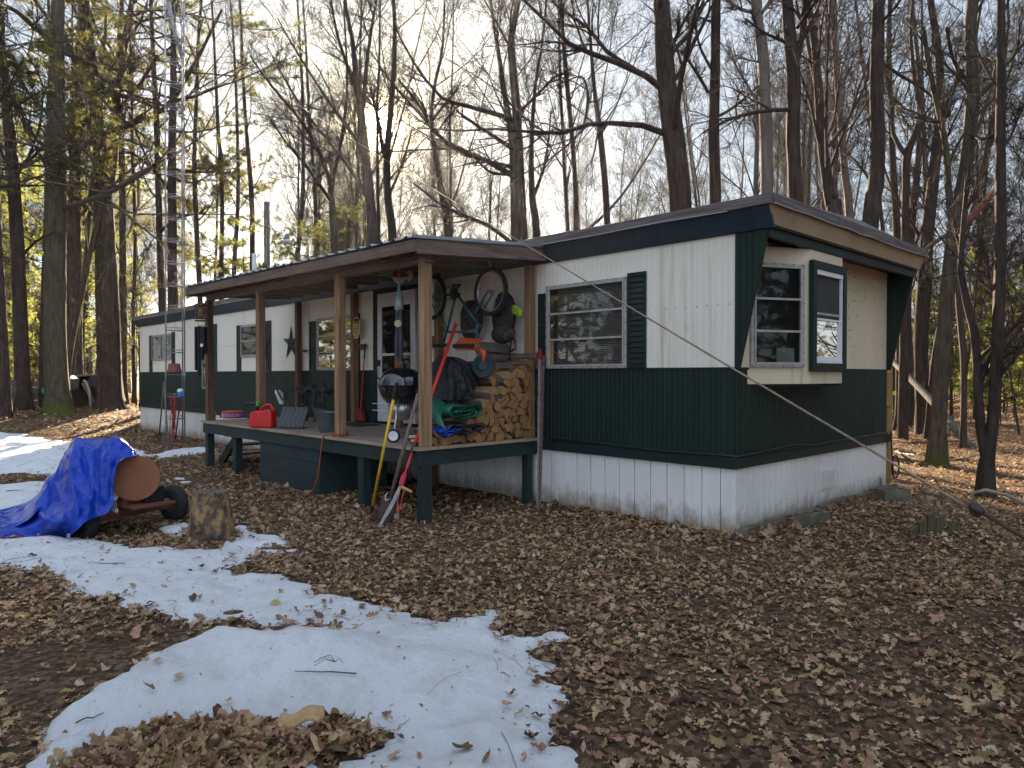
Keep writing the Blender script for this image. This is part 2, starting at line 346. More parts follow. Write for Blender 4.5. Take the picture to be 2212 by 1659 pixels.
def keep_leaves(x, y, r, pz, mud=True):
    s = snow_sd(x, y); k = ~under_house(x, y)
    edge = np.clip(np.exp(-np.maximum(s, 0)/.13)*.55, 0, 1)
    k &= (s < .045) | (r.random(len(x)) < .010+edge*.35)
    if mud:
        d = sdf(w_dirt, x, y); bare = (d > .05) & (vnoise(x*1.1+4, y*1.1+1) > -.02); k &= ~bare | (r.random(len(x)) < .25)
    sc = vnoise(x*1.1, y*1.1)*.9+vnoise(x*3.3, y*3.3)*.6+.84; k &= r.random(len(x)) < sc
    zz = np.where(s > .05, snow_h(x, y, s), terrain(x, y)+leafpile(x, y))
    return np.stack([x, y, zz], -1)[k]
LV = []; LF = []; lo_ = 0
for n, t0, t1, K, smin, smax, th, sd in ((82000, 2.1, 9.5, 9, .014, .080, .022, 1), (70000, 9.5, 19, 4, .035, .10, .03, 2), (36000, 19, 42, 4, .09, .20, .02, 3)):
    r = np.random.default_rng(sd); x, y = wedge(n, t0, t1, r); p = keep_leaves(x, y, r, 0); p[:, 2] += r.random(len(p))*th
    sz = smin+(smax-smin)*r.random(len(p))**1.7; big = r.random(len(p)) < .012; sz[big] *= 1.9 if K == 9 else 1.3
    a, q = leaf_batch(p, sz, K, .28, 0.0, sd); LV.append(a); LF.append(q+lo_); lo_ += len(a)
# drifts: against the skirting, under the deck, on the pile in the foreground
r = np.random.default_rng(9); dr = []
for n, fx, fy in ((420, lambda u, v: .06+.35*v*v, lambda u, v: u*4.3-.1), (500, lambda u, v: -2.4*u+.1, lambda u, v: -.05-.35*v*v), (900, lambda u, v: -2.7-6*u, lambda u, v: -1.95+1.6*v), (260, lambda u, v: -9-9*u, lambda u, v: -.05-.5*v*v)):
    u = r.random(n); v_ = r.random(n); x = fx(u, v_); y = fy(u, v_); dr.append(np.stack([x, y, terrain(x, y)+r.random(n)*.06*(1-v_*.7)], -1))
bx = w_leaf.min(0); bX = w_leaf.max(0); x = bx[0]+(bX-bx)[0]*r.random(7500); y = bx[1]+(bX-bx)[1]*r.random(7500); k = sdf(w_leaf, x, y) > -.07+.10*r.random(7500)
x, y = x[k], y[k]; dr.append(np.stack([x, y, terrain(x, y)+leafpile(x, y)+r.random(len(x))*.05], -1))
p = np.concatenate(dr); a, q = leaf_batch(p, .035+.075*r.random(len(p)), 9, .40, 0, 5); LV.append(a); LF.append(q+lo_); lo_ += len(a)
x, y = wedge(14000, 2.1, 8.5, r); s_ = snow_sd(x, y); k = (s_ > .0) & (r.random(len(x)) < np.clip(.10+.5*np.exp(-s_/.12)+.35*sstep(.1, .35, vnoise(x*1.5+7, y*1.5)), 0, 1)); x, y = x[k], y[k]
a, q = leaf_batch(np.stack([x, y, snow_h(x, y, s_[k])+.001], -1), .006+.020*r.random(len(x))**3, 4, .3, 0, 6); LV.append(a); LF.append(q+lo_); lo_ += len(a)
def tube_np(P, r0, n=4):
    T = np.gradient(P, axis=1); T /= np.linalg.norm(T, axis=-1, keepdims=True)+1e-9; Nn = np.cross(T, np.array([0, 0, 1.])); Nn /= np.linalg.norm(Nn, axis=-1, keepdims=True)+1e-9; Bb = np.cross(T, Nn); a = np.arange(n)*2*np.pi/n
    B, K = P.shape[:2]; V = P[:, :, None]+(r0[:, None]*np.linspace(1, .5, K)[None])[:, :, None, None]*(Nn[:, :, None]*np.cos(a)[None, None, :, None]+Bb[:, :, None]*np.sin(a)[None, None, :, None])
    i = np.arange(K-1)[:, None]*n; j = np.arange(n)[None]; q = np.stack([i+j, i+(j+1) % n, i+n+(j+1) % n, i+n+j], -1).reshape(-1, 4); return V.reshape(-1, 3), (q[None]+(np.arange(B)*K*n)[:, None, None]).reshape(-1, 4)
x, y = wedge(420, 2.2, 14, r); k = ~under_house(x, y); x, y = x[k], y[k]; n = len(x); a_ = r.random(n)*6.28; L_ = .06+.34*r.random(n)**2.5; t_ = np.linspace(-.5, .5, 6)
bend = r.normal(0, .25, n); PX = x[:, None]+L_[:, None]*(t_[None]*np.cos(a_)[:, None]-bend[:, None]*t_[None]**2*np.sin(a_)[:, None]); PY = y[:, None]+L_[:, None]*(t_[None]*np.sin(a_)[:, None]+bend[:, None]*t_[None]**2*np.cos(a_)[:, None])
PZ, _s = surf(PX, PY); m_tw = M('litter_twig', (.11,.08,.06), (.06,.045,.035), scale=8, rough=.9)
tag(link('twig_litter', np_mesh('twig_litter', *tube_np(np.stack([PX, PY, PZ+.022+.012*r.random((n, 1))-.016*(_s > 0)], -1), .0012+.0028*r.random(n)**2), m_tw)), kind='stuff')
tag(link('leaf_litter', np_mesh('leaf_litter', np.concatenate(LV), np.concatenate(LF), m_leaf)), kind='stuff')
# ================================================================= THE TRAILER
m_white = M('siding_white', (.77,.72,.62), (.71,.66,.56), scale=1.2, st=(1,1,.3), rough=.45, streak=((.40,.33,.24), .57, .80, (4.5,4.5,.22)), grime=((.50,.46,.36), 2.0, .62, .85))
m_cream = M('siding_cream', (.66,.57,.42), (.60,.51,.36), scale=1.2, st=(1,1,.3), rough=.5, streak=((.40,.33,.22), .60, .80, (6,6,.35)), grime=((.36,.30,.19), 3.5, .66, .8))
m_skirtm = M('skirting_white', (.74,.72,.69), (.66,.63,.59), scale=1.0, st=(2,2,.5), rough=.4, streak=((.40,.33,.25), .62, .82, (14,14,.6)), grime=((.42,.36,.28), 5, .60, .8), foot=((.20,.15,.095), .34))
m_green = M('corrugated_green', (.008,.024,.018), (.005,.017,.013), scale=2, st=(3,3,.4), rough=.5, spec=.28, streak=((.03,.042,.036), .63, .85, (16,16,.5)), grime=((.04,.05,.042), 40, .68, .74))
m_trim = M('trim_green', (.007,.018,.017), (.010,.023,.020), scale=4, rough=.55, spec=.28, grime=((.05,.055,.05), 9, .66, .8))
m_fascia = M('fascia_blue', (.017,.038,.060), (.011,.025,.040), scale=1.5, st=(4,4,.4), rough=.5, streak=((.075,.10,.115), .6, .8, (5,5,.3)))
m_tan = M('fascia_tan', (.36,.27,.17), (.29,.215,.13), scale=2, st=(1,1,.5), rough=.6, streak=((.14,.10,.06), .62, .78, (7,7,.8)), grime=((.10,.085,.05), 6, .66, .8))
m_cap = wood('weathered_fascia', (.17,.15,.14), (.085,.072,.07), 'x'); m_capy = wood('weathered_fascia_end', (.17,.15,.14), (.085,.072,.07), 'y')
m_alu = M('window_aluminium', (.42,.40,.38), (.34,.31,.29), scale=9, rough=.5, metal=.25, grime=((.17,.14,.12), 14, .6, .75))
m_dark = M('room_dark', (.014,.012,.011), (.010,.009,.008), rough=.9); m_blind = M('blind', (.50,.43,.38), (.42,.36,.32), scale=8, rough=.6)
m_blind_shaded = M('blind_shaded', (.15,.125,.11), (.11,.092,.08), scale=8, rough=.5)  # darker blind copy, the shadow on the slats put into its colour
m_vinyl = M('white_vinyl', (.74,.73,.74), (.66,.65,.66), rough=.4); m_glass = glass_mat('window_glass'); m_screen = M('insect_screen', (.045,.043,.045), (.035,.034,.035), rough=.8)
m_door = M('door_white', (.62,.61,.61), (.55,.54,.54), rough=.45, grime=((.40,.38,.36), 5, .65, .85)); m_black = M('black_iron', (.012,.012,.013), (.02,.02,.02), rough=.5)
m_screw = M('screw_holes', (.03,.025,.02), rough=.8); m_roofm = M('roof_coating', (.28,.27,.26), (.18,.17,.17), scale=1, rough=.8)
HW, HL = 4.0, 18.39
home = root('mobile_home', (-HL/2, HW/2, 0), 'long white and dark green mobile home with a flat overhanging roof', 'mobile home')
FL = (V3(0,0,0), V3(1,0,0), V3(0,-1,0)); FE = (V3(0,0,0), V3(0,1,0), V3(1,0,0))
def corr(mb, fr, u0, u1, z0, z1, pitch, amp, n0=0.0, shape=1.0, mi=0):
    o, a, n = fr; us = []; u = u0; k = 0
    while u < u1-1e-6:
        for t, h in ((0, 0), (.42, 0), (.5, 1), (.86, 1), (.94, 0)):
            if u+t*pitch < u1: us.append((u+t*pitch, h*amp))
        u += pitch
    us.append((u1, 0)); G = []
    for z in (z0, z1): G.append([o+a*u+n*(n0+h)+V3(0,0,1)*z for u, h in us])
    return mb.sheet(G, mi)
b = MB(); corr(b, FL, -HL, 0, 1.63, 2.95, .068, .0018)
for x in np.arange(-.9,-.05,.12): b.fbox(FL,x-.004,x+.004,2.245,2.253,.002,.008,1)
for x in np.arange(-12.5,-9.3,.1): b.fbox(FL,x-.006,x+.006,2.2,2.21,.002,.008,1)
b.build('wall', [m_white, m_screw], home)
b = MB(); corr(b, FL, -HL, 0, .76, 1.63, .062, .005, .002); b.build('lower_wall', m_green, home)
b = MB(); corr(b, FE, 0, HW, 1.63, 2.95, .068, .0018); rr = random.Random(5)
for i in range(46): u = rr.choice((rr.uniform(2.1,3.9), rr.uniform(2.2,3.0))); z = rr.uniform(1.75,2.8); b.fbox(FE,u-.005,u+.005,z-.005,z+.005,.002,.008,1)
b.build('wall', [m_cream, m_screw], home)
b = MB(); corr(b, FE, 0, HW, .76, 1.63, .058, .008, .002); b.build('lower_wall', m_green, home)
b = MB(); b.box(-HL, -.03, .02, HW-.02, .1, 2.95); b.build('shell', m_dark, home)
b = MB(); b.box(-HL-.02, -.001, HW, HW+.01, .05, 2.95); b.box(-HL-.015, -HL-.002, 0.003, HW-.003, .05, 2.95); b.build('wall', m_white, home)
# belt line and floor trim
b = MB(); b.fbox(FL, -HL-.01, .012, 1.622, 1.642, .0, .012); b.fbox(FE, .0, HW+.01, 1.621, 1.641, .0, .012); b.build('belt_strip', m_trim, home)
b = MB(); b.fbox(FL, -HL-.04, .045, .665, .775, -.002, .045); b.fbox(FE, -.003, HW+.05, .667, .777, .0, .042)
b.build('floor_trim', m_trim, home, bevel=.008)
# skirting
b = MB()
def planks(fr, u0, u1, wd, z0, z1, sd):
    r = random.Random(sd); u = u0
    while u < u1-.02:
        e = min(u+wd, u1); b.fbox(fr, u+.004, e-.004, z0+r.uniform(-.008, .008), z1, -.02, .006+r.uniform(0, .004)); u = e
planks(FL, -HL, -.004, .205, .02, .672, 3); b.build('skirting', m_skirtm, home, bevel=.004)
b = MB(); planks(FE, .004, HW, .118, .06, .674, 4); b.build('skirting', m_skirtm, home, bevel=.004)
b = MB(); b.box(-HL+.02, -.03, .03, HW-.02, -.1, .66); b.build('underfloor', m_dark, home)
# skirting vent
v0 = onx(1769, 1030, .01); v1 = onx(1800, 1030, .01); zt = onx(1785, 1013, .01)[2]; zb = onx(1785, 1055, .01)[2]
b = MB(); b.fbox(FE, v0[1], v1[1], zb, zt, .008, .018)
for i in range(11): z = zb+.012+(zt-zb-.03)*i/10; b.fbox(FE, v0[1]+.012, v1[1]-.012, z, z+.009, .018, .028)
for u in (v0[1], (v0[1]*2+v1[1])/3, (v0[1]+2*v1[1])/3, v1[1]-.012): b.fbox(FE, u, u+.012, zb, zt, .017, .031)
b.build('skirting_vent', m_skirtm, home)
# roof: sheet, fascias, soffits
OV = .40
roof = MB().prism([(-HL-.15,-.12,3.195),(-HL-.15,HW/2,3.27),(-HL-.15,HW+.12,3.195),(-HL-.15,HW+.12,3.1),(-HL-.15,-.12,3.1)], (HL+.15+OV+.005,0,0)).build('roof', m_roofm, home)
b = MB(); b.prism([(-HL-.16,-.035,2.915),(-HL-.16,-.135,3.112),(-HL-.16,-.10,3.112),(-HL-.16,-.001,2.915)], (HL+.16+OV,0,0)); b.build('fascia', m_fascia, roof)
b = MB(); b.prism([(OV-.02,-.03,2.945),(OV+.02,-.135,3.112),(OV+.02,HW+.13,3.112),(OV-.02,HW+.06,2.945)], (-.03,0,0)); b.build('fascia', m_tan, roof)
b = MB()
for i in range(8):
    x0 = -HL-.18+i*(HL+.18+OV+.04)/8; x1 = x0+(HL+.18+OV+.04)/8-.006
    b.box(x0, x1, -.165, -.115, 3.108+random.uniform(-.006,.006), 3.20+random.uniform(-.005,.008))
b.build('roof_edge_board', m_cap, roof, bevel=.006)
b = MB(); 
for i in range(3): y0 = -.112+i*4.24/3; b.box(OV+.005, OV+.05, y0, y0+4.23/3, 3.107-.01*(i>0), 3.205)
b.build('roof_edge_board', m_capy, roof, bevel=.006)
b = MB(); b.tube([(OV+.052,-.13,3.106)]+[(OV+.052,-.1+i*.33,3.104+random.uniform(-.012,.008)) for i in range(1,13)], .006, 5); b.tube([(-HL+i*.8,-.168,3.104+random.uniform(-.008,.008)) for i in range(0,24)], .005, 5); b.build('drip_edge', m_alu, roof)
b = MB(); b.box(.005, OV-.03, -.02, HW+.02, 2.925, 2.94); b.box(-HL-.1, 0, -.03, .0, 2.912, 2.924); b.build('soffit', m_trim, roof)
b = MB(); b.box(.30, .345, .0, HW, 2.835, 2.925); b.build('soffit_beam', m_trim, roof, bevel=.005)
# green wing walls under the overhang
for y in (-.012, HW-.012):
    b = MB(); b.prism([(.004,y,2.93),(.335,y,2.93),(.315,y,2.80),(.055,y,1.63),(.004,y,1.63)], (0,.026,0))
    for k in range(5):
        t = .05+k*.062; zb_ = 1.66+max(0, t-.05)*4.45
        if y < 1 : b.box(t, t+.012, y-.006, y, zb_, 2.92)
    b.build('wing_wall', m_green, home)
# generic wall window --------------------------------------------------------
def window(fr, u0, u1, z0, z1, rows, blind=None, shut=None, rails=None, screws=True, name='window', cols=1, bl_u=None):
    o, a, n = fr; f = .035
    b = MB(); b.fbox(fr,u0,u1,z1-f,z1,.004,.030); b.fbox(fr,u0,u1,z0,z0+f,.004,.034); b.fbox(fr,u0,u0+f,z0+f,z1-f,.004,.031); b.fbox(fr,u1-f,u1,z0+f,z1-f,.004,.031)
    if screws:
        for axis in (0, 1):
            k = int(((u1-u0) if axis == 0 else (z1-z0))/.12)
            for i in range(k+1):
                if axis == 0:
                    for z in (z0+.008, z1-.008): u = u0+.02+(u1-u0-.04)*i/k; b.fbox(fr,u-.005,u+.005,z-.005,z+.005,.028,.038,1)
                else:
                    for u in (u0+.008, u1-.008): z = z0+.02+(z1-z0-.04)*i/k; b.fbox(fr,u-.005,u+.005,z-.005,z+.005,.028,.036,1)
    wn = b.build(name, [m_alu, m_screw], home, bevel=.002)
    b = MB(); g = f+.012
    b.fbox(fr,u0+f,u0+g+.006,z0+f,z1-f,.012,.040); b.fbox(fr,u1-g-.006,u1-f,z0+f,z1-f,.012,.040)
    for i in range(rows+1):
        z = z0+f+(z1-z0-2*f)*i/rows; b.fbox(fr,u0+g,u1-g,z-.011,z+.011,.013,.042)
    for i in range(1, cols): u = u0+(u1-u0)*i/cols; b.fbox(fr,u-.011,u+.011,z0+f,z1-f,.013,.043)
    b.build('sash', m_alu, wn)
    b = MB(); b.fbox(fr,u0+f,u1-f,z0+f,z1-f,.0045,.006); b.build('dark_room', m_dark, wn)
    b = MB(); b.add([o+a*u+n*.024+V3(0,0,1)*z for u, z in ((u0+f,z0+f),(u1-f,z0+f),(u1-f,z1-f),(u0+f,z1-f))], [(0,1,2,3)]); b.build('pane', m_glass, wn)
    if blind:
        b = MB(); z = z0+f+.01; lo, hi = bl_u or (u0+f, u1-f)
        while z < z1-f-.01:
            P = lambda u, dz, d: o+a*u+n*d+V3(0,0,1)*(z+dz)
            b.add([P(lo,0,.018),P(hi,0,.018),P(hi,.013,.009),P(lo,.013,.009)], [(0,1,2,3)]); z += .021
        b.build('blind', blind, wn)
    return wn
def shutter(fr, u0, u1, z0, z1):
    b = MB(); b.fbox(fr,u0,u1,z0,z1,.004,.014); b.fbox(fr,u0,u0+.035,z0,z1,.014,.028); b.fbox(fr,u1-.035,u1,z0,z1,.014,.028); b.fbox(fr,u0+.035,u1-.035,z1-.04,z1,.014,.027); b.fbox(fr,u0+.035,u1-.035,z0,z0+.04,.014,.027)
    z = z0+.05
    while z < z1-.07:
        o, a, n = fr; P = lambda u, dz, d: o+a*u+n*d+V3(0,0,1)*(z+dz)
        b.add([P(u0+.035,0,.027),P(u1-.035,0,.027),P(u1-.035,.05,.012),P(u0+.035,.05,.012),P(u0+.035,0,.012),P(u1-.035,0,.012)], [(0,1,2,3),(0,4,5,1)]); z += .058
    return b.build('shutter', m_trim, home, bevel=.003)
def strip(fr, u0, u1, z0, z1, nm='shutter', m=None): return MB().fbox(fr,u0,u1,z0,z1,.004,.016).build(nm, m or m_trim, home, bevel=.003)
w5 = window(FL, -2.47, -1.265, 1.642, 2.63, 3, m_blind_shaded, bl_u=(-2.30,-1.31)); shutter(FL, -2.61, -2.475, 1.642, 2.55); shutter(FL, -1.26, -1.02, 1.642, 2.665)
b = MB(); b.fbox(FL,-2.43,-2.36,1.68,2.0,.008,.010); b.build('curtain', M('tan_curtain', (.5,.34,.15), (.42,.27,.11), rough=.8), w5)  # tan curtain cloth beside the blind
b = MB(); b.fbox(FL,-1.98,-1.92,1.955,1.97,.043,.055); b.build('handle', M('red_latch', (.25,.03,.04), rough=.5), w5)
window(FL, -8.12, -6.90, 1.645, 2.56, 3, m_blind, bl_u=(-7.85,-6.95)); shutter(FL, -8.40, -8.125, 1.645, 2.53); strip(FL, -6.895, -6.70, 1.645, 2.58)
window(FL, -11.42, -10.23, 1.935, 2.61, 2); strip(FL, -11.66, -11.425, 1.645, 2.62); strip(FL, -10.225, -9.98, 1.645, 2.64)
window(FL, -13.62, -13.0, 1.235, 2.72, 4); strip(FL, -13.95, -13.625, 1.645, 2.72); strip(FL, -12.99, -12.75, 1.645, 2.72)
window(FL, -17.29, -15.75, 1.95, 2.63, 2, cols=2); strip(FL, -17.55, -17.295, 1.645, 2.64); strip(FL, -15.745, -15.5, 1.645, 2.66)
# door with storm glass
x0, x1 = -6.10, -5.10
strip(FL, x0-.20, x0-.012, 1.645, 2.91, 'door_trim'); strip(FL, x1+.012, x1+.15, 1.645, 2.91, 'door_trim'); strip(FL, x0-.01, x1+.01, 2.84, 2.91, 'door_trim')
b = MB(); b.fbox(FL,x0,x1,.84,2.83,.008,.040); b.fbox(FL,x0,x0+.12,.84,2.83,.040,.062); b.fbox(FL,x1-.12,x1,.84,2.83,.040,.062)
b.fbox(FL,x0+.12,x1-.12,2.62,2.83,.040,.061); b.fbox(FL,x0+.12,x1-.12,.84,1.20,.040,.061); b.fbox(FL,x0+.12,x1-.12,1.86,1.90,.040,.066)
door = b.build('door', m_door, home, bevel=.005)
b = MB(); b.fbox(FL,x0+.12,x1-.12,1.20,2.62,.041,.043); b.build('dark_room', m_dark, door)
b = MB(); b.add([(u,-.055,z) for u, z in ((x0+.12,1.2),(x1-.12,1.2),(x1-.12,2.62),(x0+.12,2.62))], [(0,1,2,3)]); b.build('pane', m_glass, door)
b = MB(); b.tube([(x0+.05,-.065,1.76),(x0+.05,-.11,1.74),(x0+.055,-.115,1.62),(x0+.06,-.10,1.52),(x0+.05,-.065,1.50)], .011, 6); b.fbox(FL,x0+.03,x0+.08,1.70,1.80,.062,.08); b.build('handle', m_black, door)
# white drip panel over the porch window, fake cream band
strip(FL, -8.62, -8.44, 1.645, 2.9, 'wall_batten', m_white)
# dryer hood
b = MB(); b.prism([(-9.62,-.006,1.22),(-9.62,-.10,1.28),(-9.62,-.11,1.22),(-9.62,-.02,1.0),(-9.62,-.006,1.0)], (.15,0,0)); b.build('dryer_hood', m_vinyl, home)
# bay window ---------------------------------------------------------------
p0 = V3(0.0,.235,0); p1 = V3(.33,.905,0); p2 = V3(.33,1.69,0); p3 = V3(0,2.05,0); zb_, zt_ = 1.475, 2.835
b = MB(); b.prism([(*p[:2], zb_) for p in (p0,p1,p2,p3)], (0,0,zt_-zb_)); bay = b.build('bay', m_cream, home, bevel=.004)
b = MB(); b.prism([(p0[0]+.004,p0[1]+.02,zb_-.03),(p1[0]-.02,p1[1]+.01,zb_-.03),(p2[0]-.02,p2[1]-.01,zb_-.03),(p3[0]+.004,p3[1]-.03,zb_-.03)], (0,0,.028)); b.build('bay_floor', m_dark, bay)
a_ = (p1-p0)/np.linalg.norm(p1-p0); FB = (p0, a_, V3(a_[1],-a_[0],0)); LB = np.linalg.norm(p1-p0)
home_keep = home
def pix_u(fr, X, Y):                                  # pixel -> along/height in a wall frame
    o, a, n = fr; d = ray(X, Y); t = ((o-CAM)@n)/(d@n); P = CAM+d*t; return (P-o)@a, P[2]
uL, _ = pix_u(FB, 1619, 700); uR, zl = pix_u(FB, 1733, 793); _, zh = pix_u(FB, 1690, 570)
w6 = window(FB, uL, uR, zl, zh, 3)
b = MB(); uu0, zz0 = pix_u(FB, 1676, 790); uu1, zz1 = pix_u(FB, 1714, 752); b.fbox(FB,uu0,uu1,zl+.04,zz1,.007,.012); b.build('fan_box', M('grey_fan', (.22,.25,.24), (.16,.18,.18), rough=.6), w6)
FC = (p1, V3(0,1,0), V3(1,0,0))
uL, _ = pix_u(FC, 1747, 700); uR, zl = pix_u(FC, 1819, 803); _, zh = pix_u(FC, 1782, 570)
fwid = .085
b = MB(); b.fbox(FC,uL,uR,zh-fwid,zh,.002,.05); b.fbox(FC,uL,uR,zl,zl+fwid,.002,.05); b.fbox(FC,uL,uL+fwid,zl+fwid,zh-fwid,.002,.05); b.fbox(FC,uR-fwid,uR,zl+fwid,zh-fwid,.002,.05)
w7 = b.build('window', m_trim, home, bevel=.005)
a0, a1, c0_, c1_ = uL+fwid, uR-fwid, zl+fwid, zh-fwid; zm = c0_+(c1_-c0_)*.47
b = MB(); b.fbox(FC,a0,a1,c1_-.05,c1_,.004,.04); b.fbox(FC,a0,a1,c0_,c0_+.035,.004,.04); b.fbox(FC,a0,a0+.03,c0_,c1_,.004,.036); b.fbox(FC,a1-.03,a1,c0_,c1_,.004,.036)
b.fbox(FC,a0+.03,a1-.03,zm-.012,zm+.012,.004,.034); b.fbox(FC,a1-.075,a1-.03,c0_+.035,zm-.012,.004,.026); b.fbox(FC,a0+.03,a1-.075,c0_+.035,c0_+.07,.004,.028); b.build('sash', m_vinyl, w7, bevel=.003)
b = MB(); b.fbox(FC,a0+.03,a1-.03,zm+.012,c1_-.05,.004,.012); b.build('screen', m_screen, w7)
b = MB(); b.fbox(FC,a0+.03,a1-.05,c0_+.06,zm,.004,.006); b.build('dark_room', m_dark, w7)
b = MB(); b.add([p1+V3(.016,u,z) for u, z in ((a0+.03,c0_+.06),(a1-.05,c0_+.06),(a1-.05,zm-.01),(a0+.03,zm-.01))], [(0,1,2,3)]); b.build('pane', m_glass, w7)
b = MB(); b.fbox(FC,a0+.03,a1-.03,zm+.05,zm+.075,.012,.018); b.build('rail', m_alu, w7)
# screws in the cream panels, black cable along the trim, wasp-comb stain
b = MB(); b.tube([(x,-.055,.80+.016*math.sin(x*2.1)) for x in np.arange(-2.35,.05,.15)]+[(.05,-.03,.79),(.055,.3,.80),(.055,1.1,.825),(.055,1.7,.79),(.055,2.6,.80),(.055,3.4,.805),(.055,4.02,.81),(.06,4.06,.5),(.07,4.08,.2)], .010, 6)
b.tube([(x,-.05,.785+.010*math.sin(x*3+1)) for x in np.arange(-2.3,.04,.2)]+[(.052,.1,.785),(.052,.9,.79),(.052,2.0,.783),(.052,3.9,.79)], .007, 5)
b.tube([(.08+.09*math.cos(t)*.5, 4.12, .33+.15*math.sin(t)) for t in np.linspace(0,9,26)], .012, 6); b.build('cable', m_black, home, smooth=True)
# roof vents
for X, Y0, Y1, T, nm in ((549, 548, 600, 19.4, 'vent_pipe'), (1878, 490, 520, 12.2, 'vent_pipe')):
    p = atd(X, Y0, T); b = MB(); b.tube([(p[0],p[1],3.15),(p[0],p[1],p[2])], .06, 12); b.build(nm, m_vinyl, home, smooth=False)
# star ornament
s_c = ony(628, 742, -.02); b = MB(); ro, ri = .36, .125; ring = []
for k in range(10):
    a = math.pi/2+k*math.pi/5; q = ro if k % 2 == 0 else ri; ring.append((s_c[0]+q*math.cos(a)*1.0, -.01, s_c[2]+q*math.sin(a)*.95))
b.add(ring+[(s_c[0],-.075,s_c[2]),(s_c[0],-.006,s_c[2])], [(k,(k+1)%10,10) for k in range(10)]+[((k+1)%10,k,11) for k in range(10)])
tag(b.build('wall_star', M('star_black', (.022,.022,.024), (.035,.033,.033), rough=.55)), 'black five-pointed barn star on the white wall left of the porch window', 'wall star')
# concrete foot blocks
m_conc = M('old_concrete', (.17,.145,.11), (.10,.085,.06), scale=5, rough=.95, bump=.006, bscale=30, grime=((.05,.06,.025), 3, .52, .7))
G_FOOT = 'concrete slabs along the skirting foot'
y = .05; k = 0
while y < 3.9:
    L = .40 if k else .45; b = MB(); z = float(terrain(.1, y)); b.fbox((V3(.04,y,0), V3(0,1,0), V3(1,0,0)), .004, L-.006, z-.12, .10+.045*math.sin(k*1.7)*.4, 0, .055)
    if not (.62 < y < .95): tag(b.build('concrete_slab', m_conc, bevel=.006), 'grey concrete slab in the row along the foot of the end skirting', 'concrete slab', G_FOOT)
    y += L+.006; k += 1
for i in range(5):
    b = MB(); b.box(-.02-.33*(i+1), -.03-.33*i, -.055, .0-.012, -.15, .035-.004*(i%3)); tag(b.build('foot_block', m_conc, bevel=.008), 'mossy concrete block under the long skirting next to the front corner', 'concrete block', 'mossy blocks under the long skirting')
b = MB(); b.box(.0,.075,-.075,-.005,-.15,.05); b.box(.03,.10,.0,.05,-.12,.09); tag(b.build('corner_stone', m_conc, bevel=.006), 'broken mossy concrete piece at the front corner of the skirting', 'concrete block')
def cinder(c, yaw, label, L=.40, W=.20, H=.19):
    b = MB(); t = .032; k = V3(0,0,1); a = V3(math.cos(yaw), math.sin(yaw), 0); n = V3(-a[1], a[0], 0); fr = (V3(*c)-a*L/2-n*W/2, a, n)
    b.fbox(fr,0,L,0,H,0,t); b.fbox(fr,0,L,0,H,W-t,W)
    for u in (0, (L-t)/2, L-t): b.fbox(fr,u+(.001 if u==0 else 0),u+t-(.001 if u>L/2 else 0),.001,H-.001,t,W-t)
    return tag(b.build('cinder_block', m_conc, bevel=.005), label, 'cinder block', 'loose cinder blocks')
c1 = ground(1750, 1135); cinder((c1[0]+.0, c1[1]+.05, c1[2]-.03), 1.45, 'two-hole cinder block lying beside the skirting below the vent', L=.37, W=.18, H=.165)
c2 = ground(1935, 1085); cinder((c2[0]-.05, c2[1]+.05, c2[2]-.02), 1.0, 'cinder block at the far back corner of the skirting', L=.35, W=.18, H=.17)
c3 = ground(1700, 1150)
# edging boards that hold the bank
m_rotw = wood('rotten_board', (.13,.10,.055), (.065,.05,.03), 'z')
e0 = ground(1966, 1166); e1 = ground(2040, 1150)
for k in range(4):
    a = e0+(e1-e0)*(k/4+.01); c = e0+(e1-e0)*((k+1)/4-.012); b = MB(); hh = .10+.035*((k*7) % 3)+.02*k
    b.prism([(a[0],a[1],a[2]-.1),(c[0],c[1],c[2]-.1),(c[0],c[1],c[2]+hh+.015),(a[0],a[1],a[2]+hh-.01)], (-.03,.03,0)); tag(b.build('edging_board', m_rotw, bevel=.004), 'short upright rotten board edging the leafy bank right of the trailer', 'edging board', 'rotten edging boards of the bank')
e2 = ground(2050, 1152); b = MB(); b.prism([e2+V3(0,0,-.1),e2+V3(.09,.06,-.1),e2+V3(.09,.06,.07),e2+V3(.05,.03,.11),e2+V3(0,0,.06)], (-.03,.04,0)); tag(b.build('edging_stub', m_rotw), 'single dark stub of board standing right of the edging boards', 'edging board')
b = MB(); e3 = ground(1898, 1065); b.prism([e3+V3(-.06,-.05,0),e3+V3(.06,.02,0),e3+V3(.03,.0,.2),e3+V3(-.02,-.03,.26)], (-.06,.06,0)); tag(b.build('broken_slab', m_conc), 'pointed shard of concrete leaning at the back end of the skirting', 'concrete shard')
# rear steps of treated lumber behind the end wall
m_treat = wood('treated_lumber', (.30,.22,.085), (.20,.145,.06), 'z')
st = root('rear_steps', (-.55, 4.6, 0), 'yellowish treated-lumber railing of the back steps behind the far corner', 'back steps')
q = ony(1919, 850, 4.35)
for dx in (0, -.9): MB().box(q[0]-.05+dx, q[0]+.04+dx, 4.31, 4.40, 0, 1.66).build('post', m_treat, st, bevel=.006)
b = MB(); b.box(q[0]-1.2, q[0]+.07, 4.27, 4.309, 1.58, 1.70); b.build('rail', m_treat, st, bevel=.006)
b = MB(); b.box(q[0]-1.2, q[0]+.07, 4.27, 4.309, 1.14, 1.27); b.build('rail', m_treat, st, bevel=.006)
b = MB(); b.box(q[0]-1.3, q[0]+.03, 4.06, 4.26, .60, .75); b.build('landing', m_trim, st)
